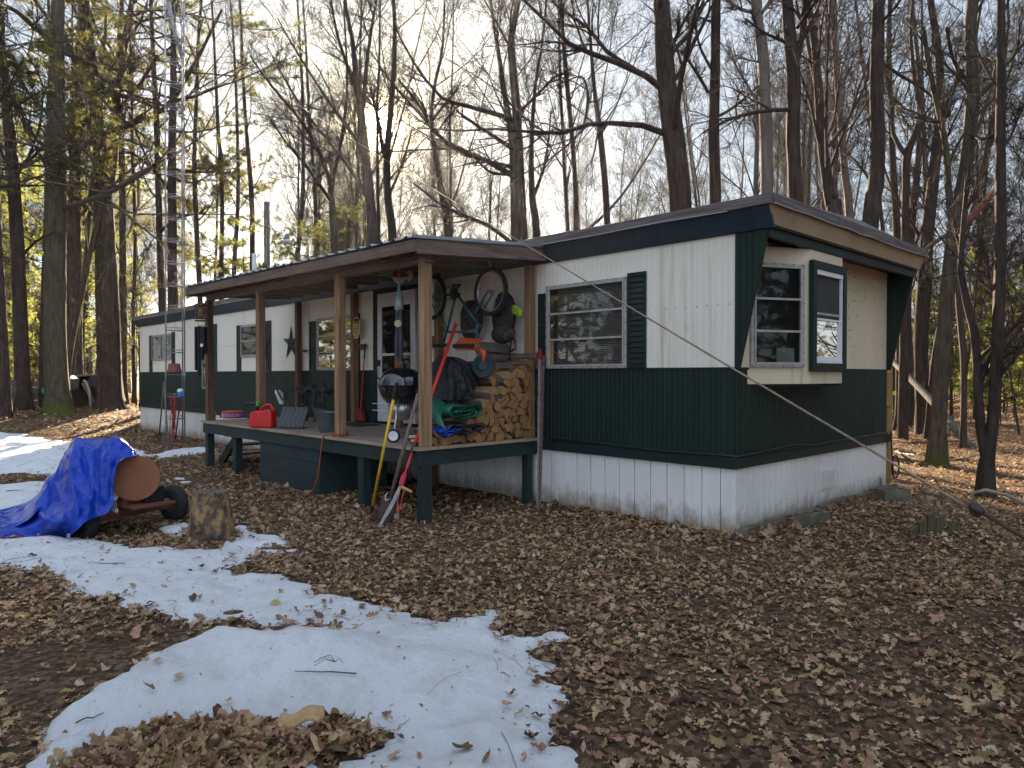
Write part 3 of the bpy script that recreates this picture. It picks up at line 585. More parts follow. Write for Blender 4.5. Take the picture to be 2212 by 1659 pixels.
# ================================================================= PORCH
m_post = wood('stained_post', (.29,.165,.085), (.16,.088,.045), 'z'); m_postd = wood('dark_post', (.17,.095,.058), (.085,.048,.032), 'z')
m_postn = wood('newer_post', (.38,.24,.13), (.20,.115,.058), 'z'); m_beamx = wood('porch_beam', (.19,.135,.108), (.105,.074,.06), 'x'); m_beamy = wood('porch_beam_y', (.19,.135,.108), (.105,.074,.06), 'y')
m_ceil = wood('porch_ceiling', (.16,.085,.07), (.10,.055,.048), 'x'); m_deck = wood('deck_boards', (.30,.235,.19), (.18,.14,.115), 'x'); m_rim = wood('deck_edge', (.42,.32,.22), (.25,.18,.12), 'x')
m_gpaint = M('green_paint', (.015,.031,.030), (.011,.023,.023), scale=3, rough=.65, bump=.003, bscale=30, grime=((.10,.12,.11), 11, .68, .76))
m_metalroof = M('galvanised_roof', (.34,.37,.42), (.24,.26,.30), scale=3, rough=.4, metal=.6)
X0, X1, DY, DZ = -8.78, -2.61, -1.80, .80
porch = root('porch', (-5.7, -.9, 0), 'wooden porch with metal roof along the front of the mobile home', 'porch')
b = MB(); y = DY; k = 0
while y < -.05:
    xs = [X0, -6.9+(k % 3)*.6, -4.4-(k % 2)*.5, X1]
    for i in range(3): b.box(xs[i]+.002, xs[i+1]-.002, y+.003, min(y+.137, -.01), DZ-.036+random.uniform(-.002,.002), DZ+random.uniform(-.002,.002))
    y += .14; k += 1
b.build('deck', m_deck, porch, bevel=.004)
b = MB(); b.box(X0+.02, X1-.04, DY+.02, DY+.058, .60, .762); b.box(X1-.058, X1-.02, DY+.021, -.02, .60, .763); b.box(X0+.02, X0+.058, DY+.06, -.02, .60, .762); b.box(X0, X1, -.06, -.02, .62, .761)
b.build('rim_joist', m_gpaint, porch, bevel=.004)
b = MB(); b.box(X0-.004, X1+.004, DY-.006, DY-.001, DZ-.034, DZ-.002); b.box(X1+.001, X1+.006, DY, -.01, DZ-.034, DZ-.002); b.build('deck_edge', m_rim, porch)
b = MB()
for x in np.arange(X0+.4, X1-.2, .41): b.box(x, x+.04, DY+.06, -.07, .61, .761)
b.build('joist', m_gpaint, porch)
for x in (-8.69, -7.55, -3.86, -2.665):
    b = MB(); z = float(terrain(x, DY)); b.box(x-.062, x+.062, DY+.055, DY+.165, -.12, .60); b.build('leg', m_gpaint, porch, bevel=.005)
for x in (-2.70, -4.6): b = MB(); b.box(x-.05, x+.05, -.16, -.07, -.12, .605); b.build('leg', m_gpaint if x > -3 else m_postd, porch, bevel=.005)
PF = [(-8.72, m_postd), (-6.72, m_post), (-4.43, m_postn), (-2.665, m_postn)]
for i, (x, m) in enumerate(PF):
    b = MB(); b.box(x-.056, x+.056, DY+.068, DY+.172, DZ+.001, 2.815); b.build('post', m, porch, bevel=.006)
for x in (-8.70, -6.75, -4.50, -2.69):
    b = MB(); b.box(x-.05, x+.05, -.13, -.035, DZ+.001, 2.90); b.build('post', m_post if x > -8 else m_postd, porch, bevel=.006)
# roof frame
RX0, RX1, RY = -8.93, -2.44, -1.97
b = MB(); b.beam((RX0+.2,-1.68,2.86), (RX1-.12,-1.68,2.80), .09, .10); b.build('beam', m_beamx, porch, bevel=.005)
zf0, zf1 = 2.965, 2.865                                  # fascia mid heights (left, right)
def roofz(x, y): t = (x-RX0)/(RX1-RX0); front = 3.04+(2.965-3.04)*t; return front+(3.12-front)*(y-RY)/(0-RY)*.9
b = MB(); b.beam((RX0,RY,roofz(RX0,RY)-.088), (RX1,RY,roofz(RX1,RY)-.088), .038, .12); b.build('fascia_board', m_beamx, porch, bevel=.004)
b = MB(); b.beam((RX1-.022,RY+.021,roofz(RX1,RY)-.092), (RX1-.022,-.03,roofz(RX1,-.03)-.092), .038, .15); b.build('fascia_board', m_beamy, porch, bevel=.004)
b = MB(); b.beam((RX0+.03,RY+.021,roofz(RX0,RY)-.10), (RX0+.03,-.14,roofz(RX0,-.14)-.085), .038, .13); b.build('fascia_board', m_beamy, porch, bevel=.004)
b = MB()
for x in np.arange(RX0+.5, RX1-.3, .62): b.beam((x,RY+.025,roofz(x,RY)-.095), (x,-.14,roofz(x,-.14)-.09), .038, .12)
b.build('rafter', m_beamy, porch)
b = MB()
for k in range(9):
    y = RY+.03+k*.205; b.beam((RX0+.05,y+.09,roofz(RX0,y+.09)-.022), (RX1-.05,y+.09,roofz(RX1,y+.09)-.022), .196, .014)
b.build('ceiling_boards', m_ceil, porch)
G = []; xs = []; x = RX0-.04
while x < RX1+.0:
    for d, h in ((0,0),(.03,.028),(.06,.028),(.09,0),(.16,.0)): xs.append((min(x+d, RX1+.0), h))
    x += .228
for y in (RY-.045, -.9, -.02): G.append([V3(x, y, roofz(x, y)-.008+h) for x, h in xs])
b = MB().sheet(G); b.build('metal_roof', m_metalroof, porch, solid=.003)
b = MB(); b.beam((RX1+.012,RY-.04,roofz(RX1,RY-.04)+.004), (RX1+.012,-.03,roofz(RX1,-.03)+.004), .022, .034); b.build('roof_edge_trim', m_metalroof, porch)
for bx_ in ((-8.70,-8.40,1.98,2.02),(-6.75,-6.45,1.98,2.06),(-4.78,-4.5,1.95,2.12)): MB().box(bx_[0], bx_[1], -.10, -.06, bx_[2], bx_[3]).build('wall_bracket', m_postd, porch)
b = MB(); b.box(-5.28, -5.14, -.30, -.24, DZ+.001, 2.15); b.build('short_post', wood('red_post', (.30,.135,.06), (.19,.08,.038), 'z'), porch, bevel=.006)
# painted block pier and porch stairs
m_block = M('painted_block', (.019,.038,.041), (.013,.028,.031), scale=2, rough=.7, bump=.004, bscale=60, grime=((.20,.23,.22), 9, .70, .78))
bp = root('block_pier', (-5.7, -1.2, 0), 'dark green painted concrete block wall under the porch floor', 'block pier')
b = MB(); r = random.Random(2)
px0, px1, py0, py1 = -6.60, -4.84, -1.755, -.72
for c in range(3):
    z0 = .03+c*.195; x = px0-(.2 if c % 2 else 0)
    while x < px1-.01:
        xa, xb = max(x, px0), min(x+.40, px1); b.box(xa+.004, xb-.004, py0+r.uniform(-.003,.003), py0+.19, z0+.003, z0+.190); x += .40
    y = py0+.19+(.2 if c % 2 else 0)-.2
    while y < py1-.01:
        ya, yb = max(y, py0+.192), min(y+.40, py1)
        if yb-ya > .03: b.box(px1-.19, px1-.002+r.uniform(-.003,.003), ya+.004, yb-.004, z0+.003, z0+.190); b.box(px0+.002, px0+.19, ya+.004, yb-.004, z0+.003, z0+.190)
        y += .40
b.build('blocks', m_block, bp, bevel=.006)
b = MB(); b.box(px0+.01, px1-.008, py0+.006, py1, .02, .598); b.build('mortar', M('mortar_green', (.014,.030,.032), (.05,.07,.07), scale=8, lo=.55, hi=.8, rough=.9), bp)
b = MB(); b.box(px0-.03, px1+.045, py0-.035, py1+.04, -.12, .028); b.build('footing', m_conc, bp, bevel=.01)
ps = root('porch_stairs', (-9.1, -1.0, 0), 'dark wooden steps at the left end of the porch', 'stairs')
b = MB(); b.prism([(-8.25,-1.35,.60),(-8.45,-1.35,.60),(-9.4,-1.35,-.05),(-9.1,-1.35,-.05)], (0,.05,0)); b.build('stringer', m_gpaint, ps)
b = MB(); b.prism([(-8.25,-.35,.60),(-8.45,-.35,.60),(-9.4,-.35,-.05),(-9.1,-.35,-.05)], (0,.05,0)); b.build('stringer', m_gpaint, ps)
for k in range(3): MB().box(-9.25+.27*k-.1, -9.25+.27*k+.19, -1.40, -.25, .13+k*.19, .165+k*.19).build('tread', m_deck, ps)
# ----------------------------------------------------------------- firewood
m_end = M('split_wood', (.36,.185,.07), (.23,.11,.045), scale=5, st=(1,1,1), rough=.85, bump=.004, bscale=45, grime=((.09,.055,.035), 4, .60, .78), lo=.3, hi=.7)
m_face = wood('split_face', (.36,.215,.10), (.21,.12,.058), 'x'); m_bark = M('firewood_bark', (.105,.08,.065), (.05,.038,.032), scale=16, st=(.5,1,1), rough=.95, bump=.014, bscale=22)
def log_mesh(kind, r_, sd, L=.41):
    q = random.Random(sd); pts = []; n = 14
    if kind == 'round': pts = [(r_*.9*math.cos(2*math.pi*i/n)*q.uniform(.92,1.06), r_*.9*math.sin(2*math.pi*i/n)*q.uniform(.92,1.06), 2) for i in range(n)]
    elif kind == 'half': pts = [(r_*1.15*math.cos(math.pi*i/9)*q.uniform(.94,1.05), r_*1.15*math.sin(math.pi*i/9)*q.uniform(.92,1.05)-r_*.4, 2) for i in range(10)]
    elif kind == 'quarter': pts = [(-.55*r_, -.5*r_, 0)]+[(1.75*r_*math.cos(math.pi/2*i/6)*q.uniform(.93,1.05)-.6*r_, 1.75*r_*math.sin(math.pi/2*i/6)*q.uniform(.93,1.05)-.6*r_, 2) for i in range(7)]
    else: pts = [(-.8*r_,-.75*r_,0),(.95*r_,-.62*r_,0),(.8*r_,.2*r_,0),(.1*r_,.95*r_,2),(-.75*r_,.45*r_,2)]
    b = MB(); K = 5; n = len(pts); a0 = q.uniform(-.2,.2); off = [(q.uniform(-.007,.007), q.uniform(-.007,.007)) for _ in range(K)]
    for i in range(K):
        x = -L/2+L*i/(K-1)
        for (y, z, m) in pts: b.v.append((x+(y*a0*.5+z*.1 if i in (0, K-1) else 0), (y+off[i][0])*(1+.05*q.uniform(-1,1)), (z+off[i][1])*(1+.05*q.uniform(-1,1))))
    for i in range(K-1):
        for j in range(n):
            j2 = (j+1) % n; b.f.append((i*n+j, i*n+j2, (i+1)*n+j2, (i+1)*n+j)); b.m.append(2 if (pts[j][2] == 2 and pts[j2][2] == 2) else 1)
    b.f.append(tuple(range(n-1,-1,-1))); b.m.append(0); b.f.append(tuple((K-1)*n+j for j in range(n))); b.m.append(0)
    me = bpy.data.meshes.new('firewood_log'); me.from_pydata(b.v, [], b.f)
    for m in (m_end, m_face, m_bark): me.materials.append(m)
    me.polygons.foreach_set('material_index', b.m); return me
LOGS = [log_mesh(k, .060, i) for i, k in enumerate(['quarter','wedge','half','quarter','wedge','round','quarter','half','wedge','quarter','wedge','quarter'])]
LOGB = [log_mesh(k, .078, 40+i) for i, k in enumerate(['half','quarter','half'])]
nlog = 0; r = random.Random(21)
def put_log(x, y, z, rot, me, label='split firewood log stacked end-on in the porch woodpile', group='split logs stacked on the porch', yaw=0, pitch=0):
    o = bpy.data.objects.new('firewood_log', me); COL.objects.link(o); o.location = (x, y, z)
    o.rotation_euler = (Matrix.Rotation(yaw, 3, 'Z')@Matrix.Rotation(pitch, 3, 'Y')@Matrix.Rotation(rot, 3, 'X')).to_euler(); return tag(o, label, 'firewood', group)
def prof1(y): return np.interp(y, [-1.62,-1.15,-1.0,-.75,-.62,-.45,-.30,-.10], [.21,.21,.30,.52,.68,.80,.88,.97])
def prof2(y): return np.interp(y, [-1.75,-1.0,-.85,-.5,-.1], [.52,.55,.70,.88,.95])
for row, (xc, prof, ylo) in enumerate(((-2.86, prof1, -1.60), (-3.30, prof2, -1.72))):
    for cidx in range(0, 16):
        y = ylo+.052+cidx*.100+(.62 if row else 0)
        if y > -.07: break
        z = DZ+.054; k = 0
        while z < DZ+float(prof(y)):
            if row == 0 or k > 1:
                put_log(xc+r.uniform(-.03,.03), y+(.048 if k % 2 else -.004)+r.uniform(-.010,.010), z+r.uniform(-.006,.006), r.uniform(0, 6.28), r.choice(LOGS), group='split logs stacked on the porch', yaw=r.uniform(-.06,.06))
            z += .089; k += 1
# crossways logs laid on the pile
for (X, Y, xx, me, lab, yw, kk) in (((1092, 822, -2.80, 0, 'greyish bark-covered log lying lengthways on the upper right of the woodpile', 1.5, 1)), ((1100, 795, -2.86, 1, 'long pale split log lying lengthways above the bark-covered one', 1.38, 1)), ((1087, 850, -2.76, 2, 'split log lying lengthways just under the bark-covered log', 1.62, 1.1)), ((1078, 880, -2.74, 1, 'pale square-split log lying lengthways beside the folded green tarp', 1.5, 1.1)), ((1012, 887, -2.82, 0, 'yellowish split log lying on the green tarp', 1.58, 1.1)), ((1062, 752, -3.0, 0, 'bark-covered log lying lengthways at the top of the woodpile', 1.45, 1.1)), ((1055, 905, -2.68, 1, 'round-faced log lying lengthways right of the folded green tarp', 1.6, .8)), ((1066, 770, -2.98, 2, 'dark split log lying lengthways second from the top of the woodpile', 1.55, 1.1))):
    p = onx(X, Y, xx); o = put_log(p[0], p[1], p[2], random.Random(X).uniform(-.5,.5)+.6, LOGB[me], lab, 'logs laid lengthways on the woodpile', yaw=yw); o.scale = (kk,)*3
for (X, Y, xx, lab) in ((1132, 775, -2.75, 'triangular log at the top right corner of the woodpile'), (1120, 790, -2.78, 'wide wedge log leaning just below the top right corner of the woodpile')):
    p = onx(X, Y, xx); put_log(p[0], p[1], p[2], .9, LOGB[1], lab, None, yaw=.2)
m_fresh = wood('kindling', (.52,.40,.25), (.36,.25,.14), 'x')
for i, (X, Y, yw) in enumerate(((905,953,.5),(899,944,.3))):
    p = onz(X, Y, DZ+.05+.04*i); b = MB(); b.beam(p-V3(.09*math.cos(yw),.09*math.sin(yw),0), p+V3(.09*math.cos(yw),.09*math.sin(yw),.01), .05, .03)
    tag(b.build('kindling', m_fresh, bevel=.004), 'pale split kindling stick lying on the deck left of the corner post', 'kindling', 'kindling left of the corner post')
# ----------------------------------------------------------------- tarps on the woodpile
def fabric(name, c, rough=.35, bump=.012, sc=9, spec=.5):
    return M(name, c, tuple(x*.8 for x in c), scale=3, rough=rough, bump=bump, bscale=sc, spec=spec)
m_gt = fabric('green_tarp', (.012,.115,.070)); m_bt = fabric('navy_tarp', (.016,.026,.044), .3); m_bag = fabric('black_plastic', (.007,.007,.009), .2, .07, 9, .6); m_blue = fabric('blue_tarp', (.012,.075,.62), .33, .010, 14, .5)
def rolled(name, c, a_y, a_z, turns, depth, mat, label, seed):
    q = random.Random(seed); b = MB(); ring = []; nn = int(turns*26)
    for i in range(nn):
        t = 2*math.pi*i/26; s_ = 1-.80*i/nn; ring.append((a_y*s_*math.copysign(abs(math.cos(t))**.75, math.cos(t))+.012*math.sin(t*2.3), a_z*s_*math.copysign(abs(math.sin(t))**.8, math.sin(t))+.006*math.sin(5*t+i)))
    G = [[V3(c[0]-depth/2+depth*k/4+.02*math.sin(i*.35+k)*(k == 4), c[1]+y, c[2]+z+.012*math.sin(k*1.3+y*14)) for i, (y, z) in enumerate(ring)] for k in range(5)]
    b.sheet(G); return tag(b.build(name, mat, smooth=True, solid=.005), label, 'tarp')
gt = onx(996, 893, -2.70); rolled('folded_tarp', (-2.79, gt[1], gt[2]+.015), .28, .085, 4, .36, m_gt, 'green tarp folded in a thick roll on the low part of the woodpile', 1)
b = MB(); G = []
for i, (ys, zs, xs) in enumerate(((-1.60,1.10,-2.72),(-1.58,1.26,-2.86),(-1.45,1.36,-3.02),(-1.25,1.33,-3.06),(-1.05,1.22,-3.06))):
    G.append([V3(xs-.02+.30*j/8, ys+.05*j/8, zs+.02*math.sin(i*2+j)-.16*(j/8)**1.6) for j in range(9)])
tag(b.sheet(G).build('tarp_flap', m_gt, smooth=True, solid=.004, sub=1), 'loose flap of green tarp draped behind the yellowish log', 'tarp')
nt_ = onx(992, 928, -2.7); rolled('folded_tarp', (-2.79, nt_[1]+.02, nt_[2]+.01), .32, .062, 3, .42, m_bt, 'dark navy plastic tarp folded under the green one', 2)
bt_ = onx(958, 936, -2.64); rolled('folded_tarp', (-2.70, bt_[1]+.02, bt_[2]+.01), .15, .042, 2, .26, m_blue, 'small bright blue tarp corner sticking out below the green tarp by the post', 3)
# black plastic over the heap, orange machine
def lump(name, c, rx, ry, rz, mat, seed, amp=.25, fold=9, parent=None, nu=48, nv=26, flat=True):
    q = np.random.default_rng(seed); ph = q.random(12)*6.28; G = []
    for i in range(nv):
        t = math.pi*.5*i/(nv-1)*(1 if flat else 2)-(0 if flat else math.pi/2); row = []
        for j in range(nu):
            a = 2*math.pi*j/nu; f = 1+amp*(.5*math.sin(fold*a+ph[0]+2*t)*.3+.4*math.sin(3*a+ph[1])*.5+.3*math.sin(5*a+ph[2]+3*t)*.5+.25*math.sin(17*a+ph[3]+5*math.sin(3*t+ph[4]))*.35)
            row.append(V3(c[0]+rx*math.cos(t)*math.cos(a)*f, c[1]+ry*math.cos(t)*math.sin(a)*f, c[2]+rz*math.sin(t)*(1+.10*math.sin(4*a+ph[5])*math.cos(t)+.08*math.sin(9*a+ph[6])*math.cos(t))))
        G.append(row)
    return MB().sheet(G, close=True).build(name, mat, parent, smooth=True)
bc = ony(985, 850, -.55)
tag(lump('plastic_sheet', (-3.14, -.98, 1.28), .27, .37, .50, m_bag, 4, .62, 11, nu=90, nv=40), 'crinkled black plastic sheet heaped over things behind the firewood', 'plastic sheet')
m_or = M('orange_plastic', (.62,.10,.025), (.5,.075,.02), rough=.4); m_teal = M('dark_teal_plastic', (.025,.055,.065), (.02,.04,.05), rough=.35); m_blk = M('black_plastic_hard', (.012,.012,.013), (.02,.02,.02), rough=.45); m_steel = M('steel', (.42,.43,.45), (.3,.31,.33), rough=.35, metal=.9)
pm = root('garden_machine', ony(1010, 770, -.62), 'orange garden machine with a dark round guard, wedged above the firewood', 'garden machine')
c = ony(1008, 742, -.62); b = MB(); b.prism([(c[0]-.21,-.66,c[2]-.07),(c[0]+.24,-.66,c[2]-.09),(c[0]+.20,-.66,c[2]-.01),(c[0]+.10,-.66,c[2]+.06),(c[0]-.08,-.66,c[2]+.075),(c[0]-.2,-.66,c[2]+.0)], (0,.2,0)); b.build('housing', m_or, pm, bevel=.02)
b = MB(); b.beam((c[0]-.21,-.67,c[2]-.025),(c[0]+.2,-.67,c[2]-.035),.012,.05); b.build('grille', m_blk, pm)
d = ony(1043, 785, -.66); b = MB(); b.tube([(c[0]+.18,-.62,c[2]-.06),(d[0]+.02,-.66,d[2]+.13),(d[0],-.66,d[2])], .035, 8); b.build('arm', m_or, pm, smooth=True)
b = MB(); b.lathe([(0,0),(.13,.0),(.14,.008),(.13,.022),(.05,.014),(0,.014)], 30, d-V3(0,0,.03), align(V3(.85,-.35,-.1))); b.build('guard', m_teal, pm, smooth=False)
b = MB(); b.lathe([(.05,0),(.05,.03),(0,.03)], 16, d-V3(0,0,.03)+V3(.055,-.048,0), align(V3(.75,-.65,.1))); b.build('hub', m_blk, pm)
sw = ony(1075, 780, -.35); b = MB(); b.beam(sw+V3(-.22,-.1,.12), sw+V3(.10,.05,-.06), .03, .012); b.beam(sw+V3(-.2,-.13,.10), sw+V3(.1,.0,-.09), .10, .006); tag(b.build('metal_blade', m_steel), 'flat grey metal blade lying on top of the woodpile', 'metal blade')
# ----------------------------------------------------------------- bicycle hung upside down
m_teal2 = M('bike_paint', (.018,.105,.135), (.014,.085,.11), rough=.35, coat=.4); m_rub = M('rubber', (.016,.016,.017), (.024,.023,.022), rough=.8, bump=.003, bscale=60); m_alloy = M('alloy', (.55,.54,.52), (.42,.41,.4), rough=.35, metal=.8)
BY = -.37; bk = root('bicycle', ony(1000, 700, BY), 'teal mountain bike hanging upside down from the porch ceiling', 'bicycle')
def wheel(cx, cz, nm, y=BY):
    Rw = .272; M_ = np.array([[1,0,0],[0,0,-1],[0,1,0]], float); wt = None
    b = MB(); b.tube([V3(cx+Rw*math.cos(a), y, cz+Rw*math.sin(a)) for a in np.linspace(0, 2*math.pi, 48, endpoint=False)], .027, 10, closed=True)
    for k in range(56):
        a = 2*math.pi*k/56
        for s in (-1, 1): b.beam(V3(cx+(Rw+.023)*math.cos(a), y+s*.004, cz+(Rw+.023)*math.sin(a)), V3(cx+(Rw+.023)*math.cos(a), y+s*.024, cz+(Rw+.023)*math.sin(a)), .014, .012, (math.cos(a),0,math.sin(a)))
    ty = b.build('tyre', m_rub, bk, smooth=True)
    b = MB(); b.tube([V3(cx+(Rw-.030)*math.cos(a), y, cz+(Rw-.030)*math.sin(a)) for a in np.linspace(0, 2*math.pi, 48, endpoint=False)], .0135, 6, closed=True); b.build('rim', m_alloy, ty, smooth=True)
    b = MB()
    for k in range(28):
        a = 2*math.pi*k/28; a2 = a+(.6 if k % 2 else -.6); s = .025 if (k//2) % 2 else -.025
        b.tube([V3(cx+.022*math.cos(a2), y+s, cz+.022*math.sin(a2)), V3(cx+(Rw-.035)*math.cos(a), y, cz+(Rw-.035)*math.sin(a))], .0016, 4, cap=False)
    b.build('spokes', m_alloy, ty)
    b = MB(); b.tube([(cx,y-.05,cz),(cx,y+.05,cz)], .02, 10); b.build('hub', m_alloy, ty)
fh = ony(1060, 630, BY); rh = ony(933, 643, BY); bb = ony(986, 633, BY); sc = ony(965, 717, BY); h1 = ony(1030, 697, BY); h2 = ony(1031, 717, BY); cr = ony(1034, 676, BY)
wheel(fh[0], fh[2], 'front'); wheel(rh[0], rh[2], 'rear')
b = MB(); O = V3(0,.05,0)
b.tube([bb, sc], .016, 8); b.tube([bb, h1], .019, 8); b.tube([sc, h2], .016, 8); b.tube([h1-(h2-h1)*.3, h2+(h2-h1)*.3], .021, 8)
for s in (-1, 1): b.tube([bb+O*.6*s, rh+O*s], .010, 6); b.tube([sc+O*.4*s, rh+O*s], .009, 6)
b.build('frame', m_teal2, bk, smooth=True)
b = MB(); 
for s in (-1, 1): b.tube([cr+O*.2*s+(h1-cr)*.3, cr+O*s, cr*.4+fh*.6+O*s, fh+O*s], [.017,.017,.014,.009], 8)
b.build('fork', m_teal2, bk, smooth=True)
hb = ony(1027, 744, BY); b = MB(); b.tube([h2, hb], .013, 8); b.tube([hb+V3(.02,-.30,-.02), hb+V3(0,-.1,0), hb, hb+V3(0,.1,0), hb+V3(.02,.30,-.02)], .011, 8); hbar = b.build('handlebar', m_teal2, bk, smooth=True)
for s in (-1, 1):
    b = MB(); b.tube([hb+V3(.012,s*.18,-.012), hb+V3(.02,s*.30,-.02)], .017, 8); b.build('grip', m_blk, hbar, smooth=True)
    b = MB(); b.tube([hb+V3(.0,s*.15,0), hb+V3(-.05,s*.16,.02), hb+V3(-.06,s*.25,.01)], .006, 5); b.build('brake_lever', m_alloy, hbar)
sd2 = ony(957, 744, BY); b = MB(); b.tube([sc, sd2+V3(.01,0,.02)], .012, 8); b.build('seat_post', m_blk, bk)
b = MB(); G = []
for i in range(9):
    t = i/8; wv = .014+.060*sstep(.35, .95, t); row = []
    for j in range(10): a = 2*math.pi*j/10; row.append(sd2+V3(.13-.26*t, wv*math.cos(a), -.012+.026*math.sin(a)*(1-.3*abs(math.cos(a)))))
    G.append(row)
b.sheet([g_+[g_[0]] for g_ in G]); b.build('saddle', m_blk, bk, smooth=True)
b = MB(); b.lathe([(.02,0),(.085,0),(.085,.006),(.02,.006)], 26, bb+V3(0,-.05,0), align(V3(0,1,0))); b.lathe([(.02,0),(.065,0),(.065,.005),(.02,.005)], 24, bb+V3(0,-.035,0), align(V3(0,1,0)))
b.beam(bb+V3(0,-.065,0), bb+V3(.14,-.065,.08), .014, .022, (0,1,0)); b.beam(bb+V3(0,.065,0), bb+V3(-.14,.065,-.08), .014, .022, (0,1,0))
b.tube([bb+V3(-.02,-.05,.085), rh+V3(0,-.05,.04)], .004, 5); b.tube([bb+V3(-.02,-.05,-.085), rh+V3(0,-.05,-.04)], .004, 5); b.lathe([(.01,0),(.045,0),(.03,.03),(.01,.03)], 18, rh+V3(0,-.065,0), align(V3(0,1,0))); b.build('crankset', m_blk, bk)
b = MB(); b.box(bb[0]+.09, bb[0]+.19, bb[1]-.15, bb[1]-.075, bb[2]+.07, bb[2]+.09); b.build('pedal', m_blk, bk)
b = MB(); b.tube([h1+V3(.02,-.03,.0), h1+V3(.16,-.05,-.06), h1+V3(.21,-.06,-.22), hb+V3(.14,-.10,.02), hb+V3(.02,-.12,0)], .004, 6); b.tube([h2+V3(-.2,-.02,.01), h2+V3(0,-.04,.03), h2+V3(.1,-.04,-.08), hb+V3(.0,.1,.0)], .004, 6); b.build('brake_cable', M('cable_grey', (.28,.27,.26), rough=.5), bk, smooth=True)
for X, Y in ((1056, 578), (933, 592)):
    p = ony(X, Y, BY); zt_ = 2.975; b = MB(); b.tube([(p[0],BY,zt_),(p[0],BY,p[2]+.06)]+[(p[0]+.03*math.sin(t),BY,p[2]+.03+.03*math.cos(t)) for t in np.linspace(0,4.2,9)], .005, 6); tag(b.build('ceiling_hook', m_alloy, smooth=True), 'wire hook holding the bicycle wheel nearest the right porch post' if X > 1000 else 'wire hook holding the bicycle wheel beside the corner post', 'hook')
# packs hanging on the wall behind the bike
m_camo = M('camo_fabric', (.035,.035,.028), (.075,.062,.045), scale=14, rough=.85, bump=.008, bscale=30, grime=((.012,.012,.011), 8, .5, .6)); m_pack = fabric('black_nylon', (.014,.014,.016), .7, .01, 20)
q = ony(1085, 665, -.20); bp_ = root('backpack', q, 'dark hunting backpack with straps hanging on the wall right of the bicycle', 'backpack')
lump('bag', (q[0],-.16,q[2]-.10), .17, .12, .30, m_pack, 6, .3, 5, bp_, flat=False); c = ony(1086, 722, -.22); lump('pouch', (c[0],-.22,c[2]), .19, .11, .115, m_camo, 8, .25, 6, bp_, flat=False)
for X0_, Y0_, X1_, Y1_ in ((1072,735,1070,790),(1084,735,1086,782),(1104,732,1100,786)):
    a = ony(X0_, Y0_, -.25); e = ony(X1_, Y1_, -.25); b = MB(); b.beam(a, e, .022, .004, (1,0,0)); b.build('strap', m_blk, bp_)
q = ony(1018, 678, -.15); tag(lump('duffel_bag', (q[0],-.15,q[2]-.08), .20, .09, .26, m_camo, 9, .35, 5, flat=False), 'brown camouflage bag hanging on the wall behind the bicycle frame', 'bag')
q = ony(1112, 655, -.12); ts = root('folding_arm_rack', q, 'brown folding arms with a neon green pad on the wall by the right post', 'wall rack')
m_brn = M('brown_metal', (.06,.035,.028), (.04,.025,.02), rough=.6)
a = ony(1092, 638, -.12); c = ony(1110, 655, -.16); d = ony(1119, 668, -.18); e = ony(1095, 690, -.12)
b = MB(); b.beam(a, c, .028, .028); b.beam(c, d, .02, .02); b.beam(d, e, .03, .02); b.beam(a, a+V3(0,0,.08), .03, .03); b.build('arm', m_brn, ts)
p = ony(1113, 671, -.20); b = MB(); b.prism([p+V3(-.085,0,.05),p+V3(-.02,-.03,.075),p+V3(.09,-.02,.01),p+V3(.07,0,-.08),p+V3(-.06,0,-.03)], (.01,.05,0)); b.build('pad', M('neon_pad', (.32,.52,.05), (.25,.42,.04), rough=.6), ts, bevel=.01)
b = MB(); a = ony(1096, 700, -.1); b.tube([a, ony(1112,735,-.1), ony(1114,752,-.1), ony(1095,765,-.1)], .012, 6); b.build('arm', m_brn, ts)
q = ony(950, 600, -.3); b = MB(); b.beam(ony(946,585,-.3), ony(946,640,-.3), .05, .09); tag(b.build('hanging_tube', M('slate_plastic', (.07,.08,.11), (.055,.06,.085), rough=.6), bevel=.01), 'slate blue plastic bar hanging beside the corner post above the bicycle', 'plastic bar')
# ----------------------------------------------------------------- kettle grill
g0 = atd(868, 836, 8.45); gr = root('kettle_grill', (g0[0], g0[1], DZ), 'black kettle grill with a domed lid standing on the porch', 'grill')
m_enamel = M('black_enamel', (.008,.008,.010), (.010,.010,.012), rough=.12, coat=.6, spec=.6); Rg = .275; zc = g0[2]+.02
b = MB(); b.lathe([(Rg+.006,zc+.01),(Rg+.003,zc+.02),(Rg*.95,zc+.085),(Rg*.78,zc+.15),(Rg*.5,zc+.195),(Rg*.2,zc+.212),(0,zc+.214)], 40, (g0[0],g0[1],0)); lid = b.build('lid', m_enamel, gr, smooth=True)
b = MB(); b.tube([(g0[0]-.075,g0[1]+.05,zc+.205),(g0[0]-.07,g0[1]+.047,zc+.255),(g0[0]+.07,g0[1]-.047,zc+.255),(g0[0]+.075,g0[1]-.05,zc+.205)], .008, 8); b.tube([(g0[0]-.075,g0[1]+.05,zc+.262),(g0[0]+.075,g0[1]-.05,zc+.262)], .018, 10); b.build('handle', M('grill_handle', (.10,.09,.085), (.07,.065,.06), rough=.6), lid, smooth=True)
b = MB(); b.lathe([(0,zc-.25),(Rg*.35,zc-.245),(Rg*.68,zc-.20),(Rg*.9,zc-.12),(Rg*.99,zc-.03),(Rg+.004,zc),(Rg+.012,zc+.006),(Rg+.004,zc+.012)], 40, (g0[0],g0[1],0)); b.build('bowl', m_enamel, gr, smooth=True)
